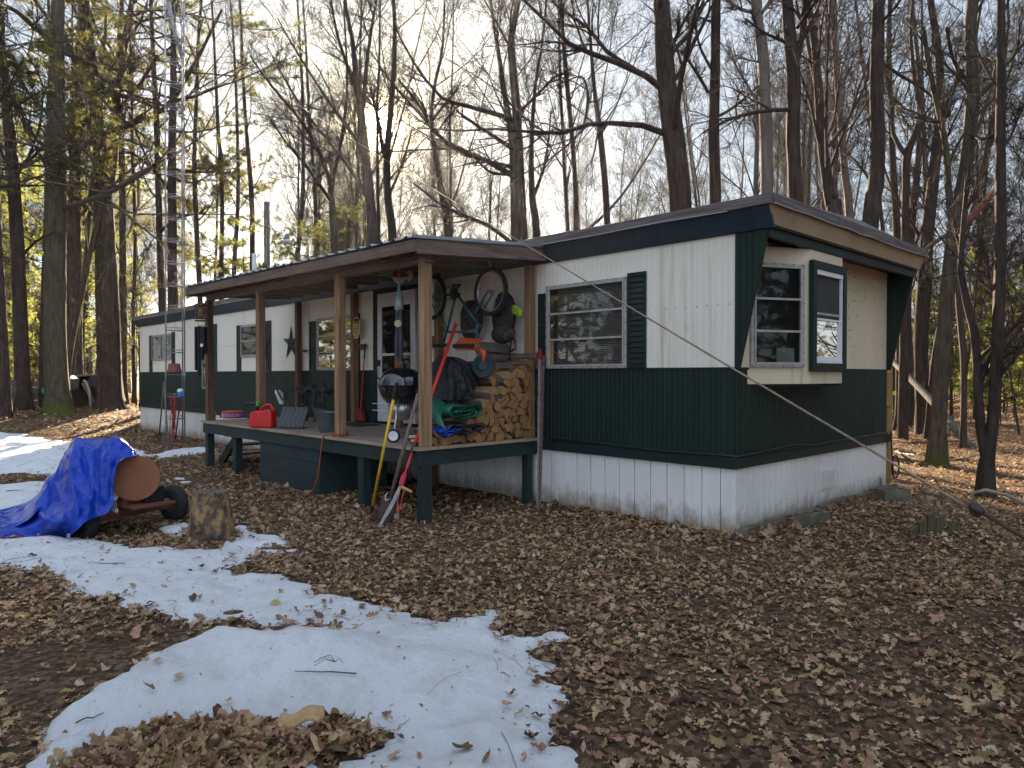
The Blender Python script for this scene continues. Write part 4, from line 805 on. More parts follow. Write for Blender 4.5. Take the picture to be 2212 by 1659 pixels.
b = MB(); b.lathe([(.13,zc-.35),(.155,zc-.34),(.16,zc-.215),(.15,zc-.215)], 30, (g0[0],g0[1],0)); b.lathe([(0,zc-.42),(.12,zc-.40),(.145,zc-.35)], 30, (g0[0],g0[1],0)); ac = b.build('ash_catcher', m_alloy, gr, smooth=True)
b = MB()
for k in range(30): a = 2*math.pi*k/30; b.lathe([(.008,0),(0,.001)], 8, (g0[0]+.1605*math.cos(a),g0[1]+.1605*math.sin(a),zc-.24), align(V3(math.cos(a),math.sin(a),0)))
b.build('vent_holes', m_dark, ac)
legs = [V3(g0[0]+.30*math.cos(a), g0[1]+.30*math.sin(a), DZ) for a in (-.9, 1.2, 3.3)]
wq = onz(849, 957, DZ); legs[0] = V3(wq[0]-.06, wq[1]+.05, DZ)
for i, l in enumerate(legs):
    tp = V3(g0[0]+(l[0]-g0[0])*.45, g0[1]+(l[1]-g0[1])*.45, zc-.20); b = MB(); b.tube([tp, V3(l[0], l[1], DZ+(.09 if i < 1 else .01))], .012, 8); b.build('leg', m_alloy, gr, smooth=True)
ax = V3(.72,-.69,0); c = legs[0]+V3(.04,-.03,.078); b = MB(); b.lathe([(.045,-.018),(.072,-.018),(.078,-.008),(.078,.008),(.072,.018),(.045,.018)], 26, c, align(ax)); wl = b.build('wheel', m_rub, gr, smooth=True)
b = MB(); b.lathe([(0,-.012),(.05,-.012),(.055,.020),(.04,.020),(.036,.012),(0,.012)], 24, c, align(ax)); b.build('hubcap', m_vinyl, wl)
b = MB(); a = zc-.28
for s in (-.02, .06): b.tube([(g0[0]-.30,g0[1]-.22,a+s),(g0[0]+.20,g0[1]+.05,a+s)], .004, 5)
b.build('rack', m_alloy, gr)
p = onz(812, 921, DZ); sp = root('grill_spatula', p, 'black-handled long fork hanging left of the grill', 'grill tool'); b = MB(); b.tube([(p[0]+.25,p[1]-.2,1.36),(p[0]+.25,p[1]-.2,1.54)], .014, 8); b.build('grip', m_blk, sp)
b = MB(); b.tube([(p[0]+.25,p[1]-.2,1.36),(p[0]+.25,p[1]-.2,1.0)], .006, 6)
for s in (-.05, 0, .05): b.tube([(p[0]+.25,p[1]-.2,1.0),(p[0]+.25+s,p[1]-.2+s*.5,.84)], .004, 5)
b.build('tines', m_blk, sp)
# ----------------------------------------------------------------- things standing on the deck
m_red = M('red_plastic', (.60,.022,.020), (.50,.018,.016), rough=.42)
p = V3(-6.53, -1.735, DZ); gc = root('gas_can', p, 'red plastic gas can with black spout at the front edge of the porch', 'gas can'); a = V3(.81,.585,0); n_v = V3(-.585,.81,0)
b = MB(); pr = [(-.17,0),(.17,0),(.178,.02),(.178,.20),(.165,.25),(.145,.275),(.02,.245),(-.06,.25),(-.15,.225),(-.178,.19),(-.178,.02)]
b.prism([p+a*u+n_v*-.085+V3(0,0,h+.002) for u, h in pr], n_v*.17); b.build('body', m_red, gc, bevel=.022, smooth=False)
b = MB(); b.tube([p+a*u+V3(0,0,h) for u, h in ((-.03,.24),(.0,.30),(.06,.335),(.12,.33),(.165,.27),(.172,.2))], .020, 8); b.build('handle', m_red, gc, smooth=True)
b = MB(); b.tube([p+a*-.10+V3(0,0,.22), p+a*-.10+V3(0,0,.30), p+a*-.12+V3(0,0,.36)], [.035,.03,.025], 10); b.tube([p+a*-.09+V3(0,0,.35), p+a*-.18+V3(0,0,.345), p+a*-.28+V3(0,0,.325)], [.028,.024,.014], 8); b.build('spout', m_blk, gc, smooth=True)
b = MB(); b.tube([p+a*-.085+V3(0,0,.315), p+a*-.085+V3(0,0,.385)], .026, 10); b.build('spout_lock', M('lime_plastic', (.12,.48,.04), rough=.45), gc)
p = onz(628, 926, DZ); ss = root('snow_shovel', p, 'grey plastic snow shovel with a bent black handle standing on the porch', 'snow shovel')
m_shov = M('grey_shovel', (.055,.056,.060), (.042,.043,.046), rough=.45); G = []
for i in range(11):
    t = i/10; z = .005+.30*t; out = -.02+.15*math.sin(t*math.pi*.52)**2; G.append([p+a*(-.21+.42*j/24)+n_v*(out)+V3(0,0,z)+n_v*(-.012*abs(math.sin(j*math.pi/4))) for j in range(25)])
b = MB().sheet(G); b.build('scoop', m_shov, ss, smooth=True, solid=.006)
b = MB(); b.sheet([[q_ for q_ in (G[i][0], G[i][0]+n_v*.11*(1-abs(i/5-1))+V3(0,0,0))] for i in range(11)]); b.build('side_flange', M('grey_flange', (.36,.37,.40), rough=.45), ss, smooth=True, solid=.004)
b = MB()
for j in (3, 7, 11, 15, 19): b.tube([G[i][j]-n_v*.008 for i in range(11)], .006, 5)
b.build('ribs', M('rib_grey', (.14,.14,.14), rough=.5), ss)
h0 = G[9][13]; hd = ony(576, 748, p[1]+.22); s1 = ony(607, 860, p[1]+.13); s2 = ony(585, 815, p[1]+.18); s3 = ony(579, 790, p[1]+.20)
b = MB(); b.tube([h0, h0*.4+s1*.6, s1, s2, s3, hd], .013, 8); b.build('shaft', m_blk, ss, smooth=True)
b = MB(); b.tube([hd, hd+V3(-.06,-.02,.07), hd+V3(-.06,-.02,.12), hd+V3(.06,.02,.12), hd+V3(.06,.02,.07)], .014, 8, closed=True); b.build('grip', m_blk, ss, smooth=True)
p = onz(503, 903, DZ); pl_ = root('plastic_tub', p, 'low orange-red tub with a purple printed band on the left of the porch', 'tub'); b = MB(); b.lathe([(0,.0),(.17,.0),(.185,.02),(.185,.10),(.19,.11),(.16,.125),(.0,.13)], 26, p); b.build('tub', M('orange_red', (.62,.06,.03), (.5,.05,.028), rough=.4), pl_, smooth=False)
b = MB(); b.lathe([(.1865,.025),(.1865,.085)], 26, p); b.build('print', M('purple_print', (.22,.10,.36), (.5,.3,.4), scale=20, rough=.5), pl_); b = MB(); q_ = p+a*-.24; b.tube([q_+V3(0,0,.0), q_+V3(0,0,.06)], .012, 6); b.beam(q_+V3(-.03,0,.06), q_+V3(.03,0,.06), .02, .02); tag(b.build('small_tap', m_blk), 'tiny black tap handle left of the orange-red tub', 'tap')
p = onz(459, 907, DZ); cn = root('tin_can', p, 'small red and white tin can at the left front corner of the porch', 'can'); b = MB(); b.lathe([(0,0),(.052,0),(.052,.14),(.048,.145),(0,.14)], 20, p); b.build('body', m_red, cn, smooth=False); b = MB(); b.lathe([(.0525,.012),(.0525,.05)], 20, p); b.lathe([(.0525,.10),(.0525,.13)], 20, p); b.build('label_band', M('pale_label', (.6,.5,.45), (.5,.25,.2), scale=40, rough=.5), cn)
p = onz(712, 934, DZ); cs = root('coal_scuttle', p, 'grey galvanised coal scuttle behind the pale-sided porch post', 'coal scuttle'); b = MB(); pr = ((.10,0),(.105,.01),(.19,.27),(.20,.275),(.185,.265),(.095,.02)); vs_ = []; G = []
for r_, z_ in pr: G.append([p+a*(r_*math.cos(t)*(1.15 if math.cos(t) < 0 else 1)-.02)+n_v*(r_*.8*math.sin(t))+V3(0,0,z_+(.06*max(0,-math.cos(t))**2 if z_ > .2 else 0)) for t in np.linspace(0, 2*math.pi, 28, endpoint=False)])
b.sheet(G, close=True); b.add([G[0][k] for k in range(28)], [tuple(range(28))]); b.build('bucket', M('galvanised_grey', (.13,.15,.15), (.09,.10,.10), scale=5, rough=.5, metal=.3), cs, smooth=True)
# folded camp chair, boots, mat
p = onz(690, 905, DZ); ch = root('camp_chair', p, 'folded dark camp chairs with thin metal legs by the porch window', 'camp chair')
ch.location = (-7.55, -.45, DZ); WPOS[ch.name] = V3(-7.55, -.45, DZ); p = V3(-7.5,-.5,DZ); b = MB()
for s in (0, .32, .62):
    b.tube([p+V3(-.3+s,-.1,0), p+V3(.05+s,.1,.62)], .010, 6); b.tube([p+V3(.1+s,-.1,0), p+V3(-.3+s,.1,.60)], .010, 6)
    b.tube([p+V3(-.28+s,.12,.0), p+V3(.1+s,-.12,.5)], .009, 6)
b.tube([p+V3(-.35,0,.52), p+V3(.6,0,.50)], .012, 6); b.build('legs_frame', m_blk, ch, smooth=True)
b = MB(); G = [[p+V3(-.38+1.05*i/14, -.07+.16*j/5, .52+.03*math.sin(i*1.3)+.03*math.sin(j*1.2+i)+(.06 if j in (2,3) else 0)) for j in range(6)] for i in range(15)]; b.sheet(G); b.build('seat', M('chair_fabric', (.03,.03,.034), (.07,.05,.05), scale=9, rough=.9, bump=.02, bscale=14), ch, smooth=True, solid=.03)
b = MB(); G = [[p+V3(-.2+.75*i/14, -.11+.05*j/3, .32-.07*math.sin(math.pi*i/14)+.02*math.sin(i*2.0+j)) for j in range(4)] for i in range(15)]; b.sheet(G); b.build('sling', M('sling_fabric', (.09,.045,.04), (.05,.04,.04), scale=12, rough=.9), ch, smooth=True, solid=.012)
for k, (X, Y) in enumerate(((672,905),(686,903))):
    q = onz(X, Y, DZ)+V3(.0,.25,0); b = MB(); G = []
    for i in range(9):
        t = i/8; w_ = .048*(1-.25*t)*(1 if i < 8 else .6); h_ = .075+.03*(1-t)**2 if t < .5 else .05+.03*(1-t); G.append([q+V3(.24*t, w_*math.cos(g_), .002+h_*.5+h_*.5*math.sin(g_)) for g_ in np.linspace(0, 2*math.pi, 12, endpoint=False)])
    b.sheet(G, close=True); tag(b.build('shoe', m_blk, smooth=True), 'black shoe on the deck under the folded camp chairs', 'shoe', 'pair of black shoes')
p = onz(783, 917, DZ); b = MB(); G = [[V3(p[0]-.35+.7*i/20, p[1]-.1-.22+.44*j/12, DZ+.012+.008*math.sin(i*1.1)*math.sin(j*.9)) for j in range(13)] for i in range(21)]; b.sheet(G); tag(b.build('door_mat', M('mat_fibre', (.03,.025,.022), (.05,.04,.035), scale=60, rough=.95), smooth=True, solid=.01), 'dark door mat lying in front of the white door', 'door mat')
# broom
p = onz(778, 912, DZ); tp = ony(789, 742, -.05); br = root('broom', p, 'red-handled broom leaning on the wall beside the sign post', 'broom'); bt = V3(p[0], p[1], DZ+.02); b = MB(); b.tube([bt+(tp-bt)*.16, bt+(tp-bt)*.8], .012, 8); b.build('handle', m_red, br); b = MB(); b.tube([bt+(tp-bt)*.8, tp], .014, 8); b.build('grip', m_blk, br)
b = MB(); b.prism([bt+V3(-.14,-.02,0),bt+V3(.14,-.02,0),bt+V3(.05,-.02,.2),bt+V3(-.05,-.02,.2)], (0,.05,0)); b.build('bristles', M('bristle_red', (.30,.03,.03), (.15,.02,.02), scale=30, rough=.8), br)
# warning sign on the rear post
c = ony(770, 708, -.15); sg = root('warning_sign', c, 'yellow elongated octagon warning sign on the rear porch post', 'warning sign'); w2, h2_, k1 = .098, .165, .045; o8 = [(-w2*.45,h2_),(w2*.45,h2_),(w2,h2_*.55),(w2,-h2_*.5),(w2*.45,-h2_),(-w2*.45,-h2_),(-w2,-h2_*.5),(-w2,h2_*.55)]
P8 = lambda s, d: [c+V3(u*s, d, v*s) for u, v in o8]
m_yel = M('sign_yellow', (.60,.42,.06), (.52,.36,.05), rough=.5); m_ink = M('sign_ink', (.015,.014,.012), rough=.6); b = MB(); b.prism(P8(1, 0), (0,.006,0)); b.build('plate', m_vinyl, sg); b = MB(); b.prism(P8(.93, -.002), (0,.0015,0)); b.build('face', m_yel, sg)
b = MB(); b.prism([c+V3(u, -.0035, v) for u, v in ((-w2*.42,h2_*.92),(w2*.42,h2_*.92),(w2*.88,h2_*.55),(w2*.88,h2_*.38),(-w2*.88,h2_*.38),(-w2*.88,h2_*.55))], (0,.001,0)); b.build('header', m_ink, sg)
def text(s, size, loc, mat, parent, name='lettering', rot=(math.pi/2,0,0)):
    cu = bpy.data.curves.new(name, 'FONT'); cu.body = s; cu.size = size; cu.align_x = 'CENTER'; cu.align_y = 'CENTER'; cu.extrude = .0006; cu.materials.append(mat)
    t_ = bpy.data.objects.new(name, cu); COL.objects.link(t_); bpy.context.view_layer.update()
    me = bpy.data.meshes.new_from_object(t_.evaluated_get(bpy.context.evaluated_depsgraph_get())); bpy.data.objects.remove(t_)
    o = bpy.data.objects.new(name, me); COL.objects.link(o); o.parent = parent; o.location = [float(t) for t in (np.array(loc)-WPOS[parent.name])]; o.rotation_euler = rot; return o
text('WARNING', .036, c+V3(0,-.0052,h2_*.49), m_yel, sg)
b = MB()
for z_, segs in ((.025,((-.07,-.035),(-.025,.065))),(-.012,((-.072,.02),)),(-.05,((-.072,-.06),(-.05,.0))),(-.085,((-.055,.045),)),(-.135,((-.04,.04),))):
    for s0, s1_ in segs:
        u = s0
        while u < s1_-.004: b.box(c[0]+u, c[0]+u+.0075, c[1]-.0036, c[1]-.0026, c[2]+z_-.008, c[2]+z_+.008); u += .0105
b.beam(c+V3(.03,-.004,-.045), c+V3(.065,-.004,.0), .002, .016); b.box(c[0]+.055, c[0]+.07, c[1]-.0038, c[1]-.0026, c[2]-.05, c[2]-.04); b.build('small_print', m_ink, sg)
# ----------------------------------------------------------------- hanging things
c = ony(434, 672, -1.9); lt = root('bird_lantern', c, 'brown caged lantern hanging from the left corner of the porch roof', 'lantern'); b = MB()
for k in range(8): q_ = 2*math.pi*k/8; b.tube([c+V3(.085*math.cos(q_),.085*math.sin(q_),-.12), c+V3(.085*math.cos(q_),.085*math.sin(q_),.09)], .008, 5)
for z_ in (-.12, -.03, .03): b.tube([c+V3(.085*math.cos(t),.085*math.sin(t),z_) for t in np.linspace(0,2*math.pi,20,endpoint=False)], .008, 5, closed=True)
b.build('cage', M('lantern_brown', (.13,.075,.06), (.09,.05,.04), rough=.6), lt); b = MB(); b.lathe([(.0,.15),(.03,.14),(.105,.095),(.105,.085),(0,.085)], 20, c); b.lathe([(0,-.125),(.1,-.125),(.1,-.11),(0,-.11)], 20, c); b.build('cap', M('lantern_dark', (.08,.05,.04), rough=.6), lt); b = MB(); b.lathe([(0,-.09),(.045,-.09),(.05,.03),(.03,.08),(0,.08)], 14, c); b.build('glass_jar', M('amber_glass', (.45,.26,.08), rough=.25), lt, smooth=True); b = MB(); b.tube([c+V3(0,0,.14), (c[0],c[1],2.93)], .003, 4); b.build('cord', m_blk, lt)
def chimes(c, ztop, zc_, n, L0, L1, rad, mat, label, rr, strike=None):
    w_ = root('wind_chime', c, label, 'wind chime'); b = MB()
    for k in range(3): q_ = 2*math.pi*k/3+.4; b.tube([(c[0],c[1],zc_+.09), (c[0]+rr*math.cos(q_),c[1]+rr*math.sin(q_),zc_)], .002, 4)
    b.tube([(c[0],c[1],zc_+.09),(c[0],c[1],ztop)], .002, 4); b.build('cord', m_blk, w_)
    b = MB(); b.lathe([(0,-.008),(rr+.02,-.008),(rr+.02,.008),(0,.008)], 20, (c[0],c[1],zc_)); b.build('ring', mat, w_)
    for k in range(n):
        q_ = 2*math.pi*k/n+.3; x_, y_ = c[0]+rr*math.cos(q_), c[1]+rr*math.sin(q_); z_ = zc_-.10; b = MB(); b.tube([(x_,y_,z_),(x_,y_,z_-(L0+(L1-L0)*k/(n-1)))], rad, 10); b.tube([(x_,y_,z_),(x_,y_,zc_)], .0015, 4); b.build('tube', mat, w_)
    return w_
c = ony(434, 740, -1.9); m_chime = M('chime_black', (.016,.017,.021), rough=.35, metal=.4); zt_ = ony(434, 693, -1.9)[2]; cw = chimes(c, 2.93, zt_, 6, .36, .80, .024, m_chime, 'black wind chime hanging at the left end of the porch', .075)
b = MB(); q_ = ony(436, 746, -1.95); b.lathe([(0,0),(.028,.0),(.028,.008),(0,.008)], 16, q_, align(V3(.5,-.8,0))); b.build('striker', m_vinyl, cw)
# bottle chime and rooster by the door
c = ony(862, 660, -1.15); zt_ = ony(862, 690, -1.15)[2]; bc_ = root('bottle_chime', c, 'pale blue bottle with chime tubes hanging in front of the porch door', 'bottle chime'); z0 = ony(862, 670, -1.15)[2]; z1 = ony(862, 632, -1.15)[2]; z2 = ony(862, 605, -1.15)[2]
b = MB(); b.lathe([(.052,z0),(.055,z0+.01),(.055,z0+.5*(z1-z0)),(.05,z1-.05),(.03,z1+.0),(.016,z1+.06),(.015,z2)], 20, (c[0],c[1],0)); mb_ = M('bottle_blue', (.20,.33,.42), (.30,.36,.30), scale=4, rough=.12, spec=.7); b.build('bottle', mb_, bc_, smooth=True)
b = MB(); b.tube([(c[0],c[1],z2),(c[0],c[1],2.95)], .003, 4); b.tube([(c[0]-.01,c[1]-.02,z0),(c[0]-.01,c[1]-.02,z0-.22)], .008, 5); b.build('chain', m_alloy, bc_)
for k, (dx, L_) in enumerate(((-.05,.62),(.055,.66),(.02,.55),(-.02,.58))):
    b = MB(); b.tube([(c[0]+dx,c[1]+.02*(-1)**k,z0+.02-(.01*k)),(c[0]+dx,c[1]+.02*(-1)**k,z0-L_)], .018, 10); b.build('tube', M('chime_slate', (.07,.07,.09), (.05,.05,.07), rough=.4, metal=.3) if k < 1 else bpy.data.materials['chime_slate'], bc_)
b = MB(); q_ = ony(860, 699, -1.2); b.lathe([(0,0),(.045,.0),(.045,.01),(0,.01)], 18, q_, align(V3(.6,-.8,0))); b.build('medallion', M('pale_brass', (.45,.38,.25), rough=.4, metal=.3), bc_)
c = ony(862, 592, -.95); rs = root('rooster_ornament', c, 'faded red and white rooster ornament with green tail hanging from the porch ceiling', 'rooster ornament'); s = .15; U = V3(.69,.72,0)
P_ = lambda u, v, d=0: c+U*u*s+V3(0,0,v*s)+V3(.72,-.69,0)*d
b = MB(); G = [[P_(-.6+1.3*i/10, -.55-.35*math.sin(math.pi*i/10)*0+(.5*(i/10-.5)**2*2.2)+ (.34*math.sin(math.pi*min(1,i/10+.02)))*math.sin(t)*1.0, .05*math.sin(math.pi*i/10)*math.cos(t)) for t in np.linspace(0,2*math.pi,12,endpoint=False)] for i in range(11)]; b.sheet(G, close=True); b.build('body', M('faded_white', (.55,.52,.45), rough=.6), rs, smooth=True)
m_tail = M('faded_green', (.16,.22,.17), (.12,.17,.14), rough=.7); b = MB()
for k in range(6): t = 1.75+k*.2; b.tube([P_(-.6,-.25), P_(-.6+.7*math.cos(t),-.2+.75*math.sin(t)), P_(-.65+1.15*math.cos(t+.25),-.2+1.0*math.sin(t+.3))], [.02,.026,.006], 6)
b.tube([P_(.75,.0), P_(.78,.6), P_(.85,1.15)], [.03,.045,.02], 8); b.build('tail', m_tail, rs, smooth=True)
b = MB(); b.tube([P_(-.35,-.35), P_(-.2,-.05), P_(.1,-.02), P_(.3,-.3)], [.02,.045,.05,.02], 8); b.build('wing', M('faded_red', (.30,.07,.08), (.22,.05,.06), rough=.6), rs, smooth=True)
b = MB(); b.tube([P_(.72,-.5), P_(1.02,-.28), P_(1.0,.12), P_(.75,.3), P_(.5,.25)], [.03,.035,.03,.028,.016], 8); b.build('neck', M('faded_white2', (.55,.50,.42), rough=.6), rs, smooth=True); b = MB(); b.tube([P_(0,0), (c[0],c[1],2.96)], .003, 4); b.build('cord', m_blk, rs)
# extension cord round the pale-sided post
p = onz(733, 941, DZ); m_cord = M('orange_cord', (.42,.075,.03), (.34,.06,.028), rough=.5); px_, py_ = -4.43, DY+.12; pts = [V3(px_+.095*math.cos(t)*1.0, py_+.095*math.sin(t), DZ+.012+.004*t) for t in np.linspace(0, 11, 44)]+[V3(px_-.11,py_-.12,DZ+.03), V3(px_-.18,DY-.02,DZ-.0), V3(px_-.22,DY-.03,.6), V3(px_-.25,DY-.05,.3), V3(px_-.38,DY-.07,.06), V3(px_-.55,DY-.04,.02)]
b = MB(); b.tube(pts, .0085, 6); tag(b.build('extension_cord', m_cord, smooth=True), 'orange extension cord wound round the pale-sided post and hanging to the ground', 'cord')
# ----------------------------------------------------------------- tools leaning on the porch
A0 = onz(820, 1102, .05); A0[1] = min(A0[1], -1.93); T0 = ony(857, 828, -1.87); yt = root('yellow_pole_tool', A0, 'yellow fibreglass pole with black grips leaning on the porch edge', 'pole tool'); D_ = T0-A0
m_ypole = M('yellow_fibreglass', (.66,.40,.02), (.58,.34,.018), rough=.4); b = MB(); b.tube([A0+D_*.05, A0+D_*.88], .017, 10); b.build('pole', m_ypole, yt, smooth=True); b = MB(); b.tube([A0+D_*.88, T0], .021, 10); b.build('grip', m_blk, yt); b = MB(); b.tube([A0-D_*.02, A0+D_*.05], .019, 8); b.build('socket', m_blk, yt)
b = MB()
for k in range(14): t = .14+.012*k; b.beam(A0+D_*t+V3(.010,-.015,0), A0+D_*(t+.007)+V3(.016,-.008,0), .006, .003)
b.build('print', m_ink, yt)
A1 = onz(829, 1132, .02); T1 = ony(903, 850, -1.88); spd = root('spade', A1, 'long wooden-handled spade with a rusty blade leaning on the porch edge', 'spade'); D_ = T1-A1; dl = D_/np.linalg.norm(D_); m_hand = wood('grey_handle', (.20,.15,.125), (.12,.09,.075), 'z'); b = MB(); b.tube([A1+D_*.26, A1+D_*.6, T1], [.021,.02,.017], 10); b.build('handle', m_hand, spd, smooth=True); b = MB(); b.tube([A1+D_*.16, A1+D_*.28], [.012,.024], 10); b.build('socket', m_brn, spd)
m_rust = M('rusty_blade', (.10,.055,.04), (.055,.038,.032), scale=9, rough=.75, metal=.2, grime=((.22,.19,.16), 6, .6, .7)); sdv = np.cross(dl, V3(.7,-.7,0)); sdv /= np.linalg.norm(sdv); nrm_ = np.cross(sdv, dl); G = []
for i in range(9):
    t = i/8; wv = .085*(1 if t > .35 else math.sin(math.pi/2*(t/.35)**.6+.02)); G.append([A1+dl*(.30*t-.02)+sdv*wv*(j/4-1)+nrm_*(-.02*(j/4-1)**2+.02*math.sin(t*3)) for j in range(9)])
b = MB().sheet(G); b.build('blade', m_rust, spd, smooth=True, solid=.003)
A2 = onz(842, 1118, .13); T2 = ony(985, 700, -.92); D_ = T2-A2; prn = root('pole_pruner', A2, 'red telescopic pole pruner with saw blade leaning through the porch corner', 'pole pruner'); P2 = lambda t: A2+D_*t
m_rp = M('red_pole', (.62,.035,.03), (.54,.03,.026), rough=.4); b = MB(); b.tube([P2(.16), P2(.33)], .014, 10); b.tube([P2(.31), P2(1)], .020, 10); b.build('pole', m_rp, prn, smooth=True); b = MB(); b.tube([P2(.30), P2(.345)], .027, 10); b.build('collar', m_blk, prn); b = MB(); b.tube([P2(.145), P2(.16), P2(.19), P2(.205)], [.022,.03,.03,.016], 10); b.build('rope_wrap', M('pink_rope', (.55,.03,.06), (.4,.02,.04), scale=60, rough=.7), prn)
dl = D_/np.linalg.norm(D_); sx = np.cross(dl, V3(.7,-.7,0)); sx /= np.linalg.norm(sx); b = MB(); b.prism([P2(.15)+sx*.014,P2(.15)-sx*.014,P2(.08)-sx*.034,P2(.01)-sx*.062,P2(-.05)-sx*.085,P2(-.04)-sx*.055,P2(.03)-sx*.012,P2(.09)+sx*.008], (.003,-.003,0)); b.build('saw_blade', M('saw_grey', (.24,.24,.25), (.15,.14,.13), scale=14, rough=.5, metal=.4), prn); b = MB(); b.tube([P2(.075)-sx*.05, P2(.065)-sx*.10, P2(.085)-sx*.115, P2(.10)-sx*.10], .009, 6); b.build('hook', m_steel, prn, smooth=True)
b = MB(); b.tube([P2(.14)+sx*.01, P2(.13)+sx*.13], .017, 8); b.build('toggle', wood('toggle_wood', (.5,.25,.10), (.38,.18,.07), 'z'), prn); b = MB(); b.tube([P2(.14)+sx*.04, P2(.05)+sx*.07, P2(.02)+sx*.06], .004, 5); b.tube([P2(.14), P2(.06)+sx*.03, P2(.02)+sx*.06], .004, 5); b.build('pull_cord', m_rp, prn); b = MB(); b.lathe([(0,-.012),(.026,-.012),(.026,.012),(0,.012)], 14, P2(.015)+sx*.06, align(V3(.7,-.7,0))); b.build('pulley', m_steel, prn)
# long rails by the right porch post
for k, (X, c_, tp_, lab) in enumerate(((1161, (.36,.36,.36), 1.88, 'grey metal track rail with a red top standing beside the right porch post'), (1168, (.20,.12,.10), 1.80, 'reddish metal rail standing next to the grey rail at the right porch post'))):
    A = onz(X, 1103, .0); A = V3(A[0], -.36-.02*k, 0); T_ = V3(-2.50+.055*k-.0, -.10, tp_); A[0] = -2.27+.035*k
    rl = root('track_rail', A, lab, 'metal rail', 'rails leaning by the right porch post'); D_ = T_-A; b = MB(); b.beam(A, A+D_*.93, .020, .034, (0,-1,0)); 
    for i in range(30): q_ = A+D_*(.03+.9*i/30); b.beam(q_+V3(.012,-.02,0), q_+V3(.03,-.028,.004), .012, .012)
    b.build('rail', M('rail_%s' % ('grey' if k == 0 else 'red'), c_, tuple(x*.6 for x in c_), scale=14, rough=.5, metal=.1), rl); b = MB(); b.beam(A+D_*.93, T_, .023, .038, (0,-1,0)); b.build('tip', M('rail_tip', (.20,.028,.03), rough=.5), rl)
# ================================================================= YARD
def crom(P, n):                                       # Catmull-Rom through control points
    P = [np.array(p, float) for p in P]; P = [2*P[0]-P[1]]+P+[2*P[-1]-P[-2]]; out = []; K = len(P)-3
    for i in range(n):
        u = (K-1e-6)*i/(n-1); k = int(u); t = u-k; a, b, c, d = P[k:k+4]
        out.append(.5*((2*b)+(c-a)*t+(2*a-5*b+4*c-d)*t*t+(3*b-a-3*c+d)*t**3))
    return out
# antenna tower ---------------------------------------------------------------
tc_ = ground(388, 957); TB = V3(tc_[0]+.1, min(tc_[1], -.62), 0); TH = 14.5; tsd = .235
m_tow = M('tower_steel', (.34,.32,.33), (.22,.20,.21), scale=6, rough=.55, metal=.25, grime=((.17,.10,.07), 9, .6, .75))
tower = root('antenna_tower', TB, 'tall three-legged steel lattice tower standing left of the porch', 'antenna tower')
lean = V3(.012, 0, 1); legs_ = []
for a in (2.35, 4.45, 0.35):
    p = TB+V3(tsd*math.cos(a), tsd*math.sin(a), -.05); legs_.append(p); b = MB(); b.tube([p, p+lean*TH], .016, 8)
    for z in np.arange(1.55, TH, 3.02): b.tube([p+lean*z, p+lean*(z+.14)], .021, 8)
    b.build('leg', m_tow, tower, smooth=True)
z = .62
while z < TH:
    b = MB()
    for i in range(3):
        p, q = legs_[i]+lean*z, legs_[(i+1) % 3]+lean*z; b.tube([p, q], .0105, 6); b.tube([p+V3(0,0,.06), q+V3(0,0,.06)], .006, 5)
    b.build('brace', m_tow, tower, smooth=True); z += .50
b = MB(); p = legs_[0]+lean*8.9; b.tube([p, p+V3(-.3,-.1,.75), p+V3(-.4,-.15,1.3)], .05, 8); b.build('bracket', m_tow, tower, smooth=True)
b = MB(); b.tube([legs_[2]+V3(.02,0,.5)+lean*i*.5+V3(.012*math.sin(i*2),.0,0) for i in range(26)], .007, 5); b.build('coax_cable', m_black, tower, smooth=True)
# things kept on the tower
p = legs_[1]+lean*1.66; p = (legs_[1]+legs_[2])/2+lean*1.64+V3(0,-.02,.02); b = MB(); b.lathe([(0,0),(.12,0),(.155,-.0)], 4, p); b.lathe([(.17,.02),(.165,.05),(.145,.05),(.115,.21),(0,.215)], 20, p); tag(b.build('flowerpot', M('terracotta', (.22,.075,.06), (.15,.05,.045), rough=.8), smooth=False), 'upturned terracotta flowerpot sitting on a tower rung', 'flowerpot')
p = legs_[2]+lean*1.13+V3(-.03,-.05,0); b = MB(); b.box(p[0]-.13, p[0]+.04, p[1]-.05, p[1]+.05, p[2]+.0, p[2]+.09); tag(b.build('blue_box', M('bright_blue', (.02,.22,.62), rough=.5), bevel=.012), 'small bright blue plastic box on a tower rung', 'box')
b = MB(); b.lathe([(0,0),(.06,.0),(.075,.03),(.06,.07),(0,.085)], 14, p+V3(-.09,0,.092)); tag(b.build('white_cap', m_vinyl, smooth=True), 'small white plastic cap lying on top of the blue box', 'cap')
p = (legs_[1]+legs_[2])/2+lean*.98; b = MB()
for k in range(5):
    for t in (0,): 
        q_ = np.random.default_rng(k); ox = q_.uniform(-.12,.14); b.tube([p+V3(ox+.07*math.cos(a)*(1+.3*math.sin(3*a+k)), -.05+.03*math.sin(2*a+k), -.18-.04*k+(.30+.06*k)*math.sin(a)-.1*(math.sin(a) < 0)) for a in np.linspace(0, 2*math.pi, 22, endpoint=False)], .009, 5, closed=True)
b.tube([p+V3(-.2,-.06,-.02)+V3(.4*i/12, .02*math.sin(i*2.1), .03*math.sin(i*1.3)) for i in range(13)], .014, 6); tag(b.build('extension_cord', M('red_cord', (.32,.03,.025), (.25,.03,.02), rough=.5), smooth=True), 'tangled red extension cord hanging on the tower', 'cord')
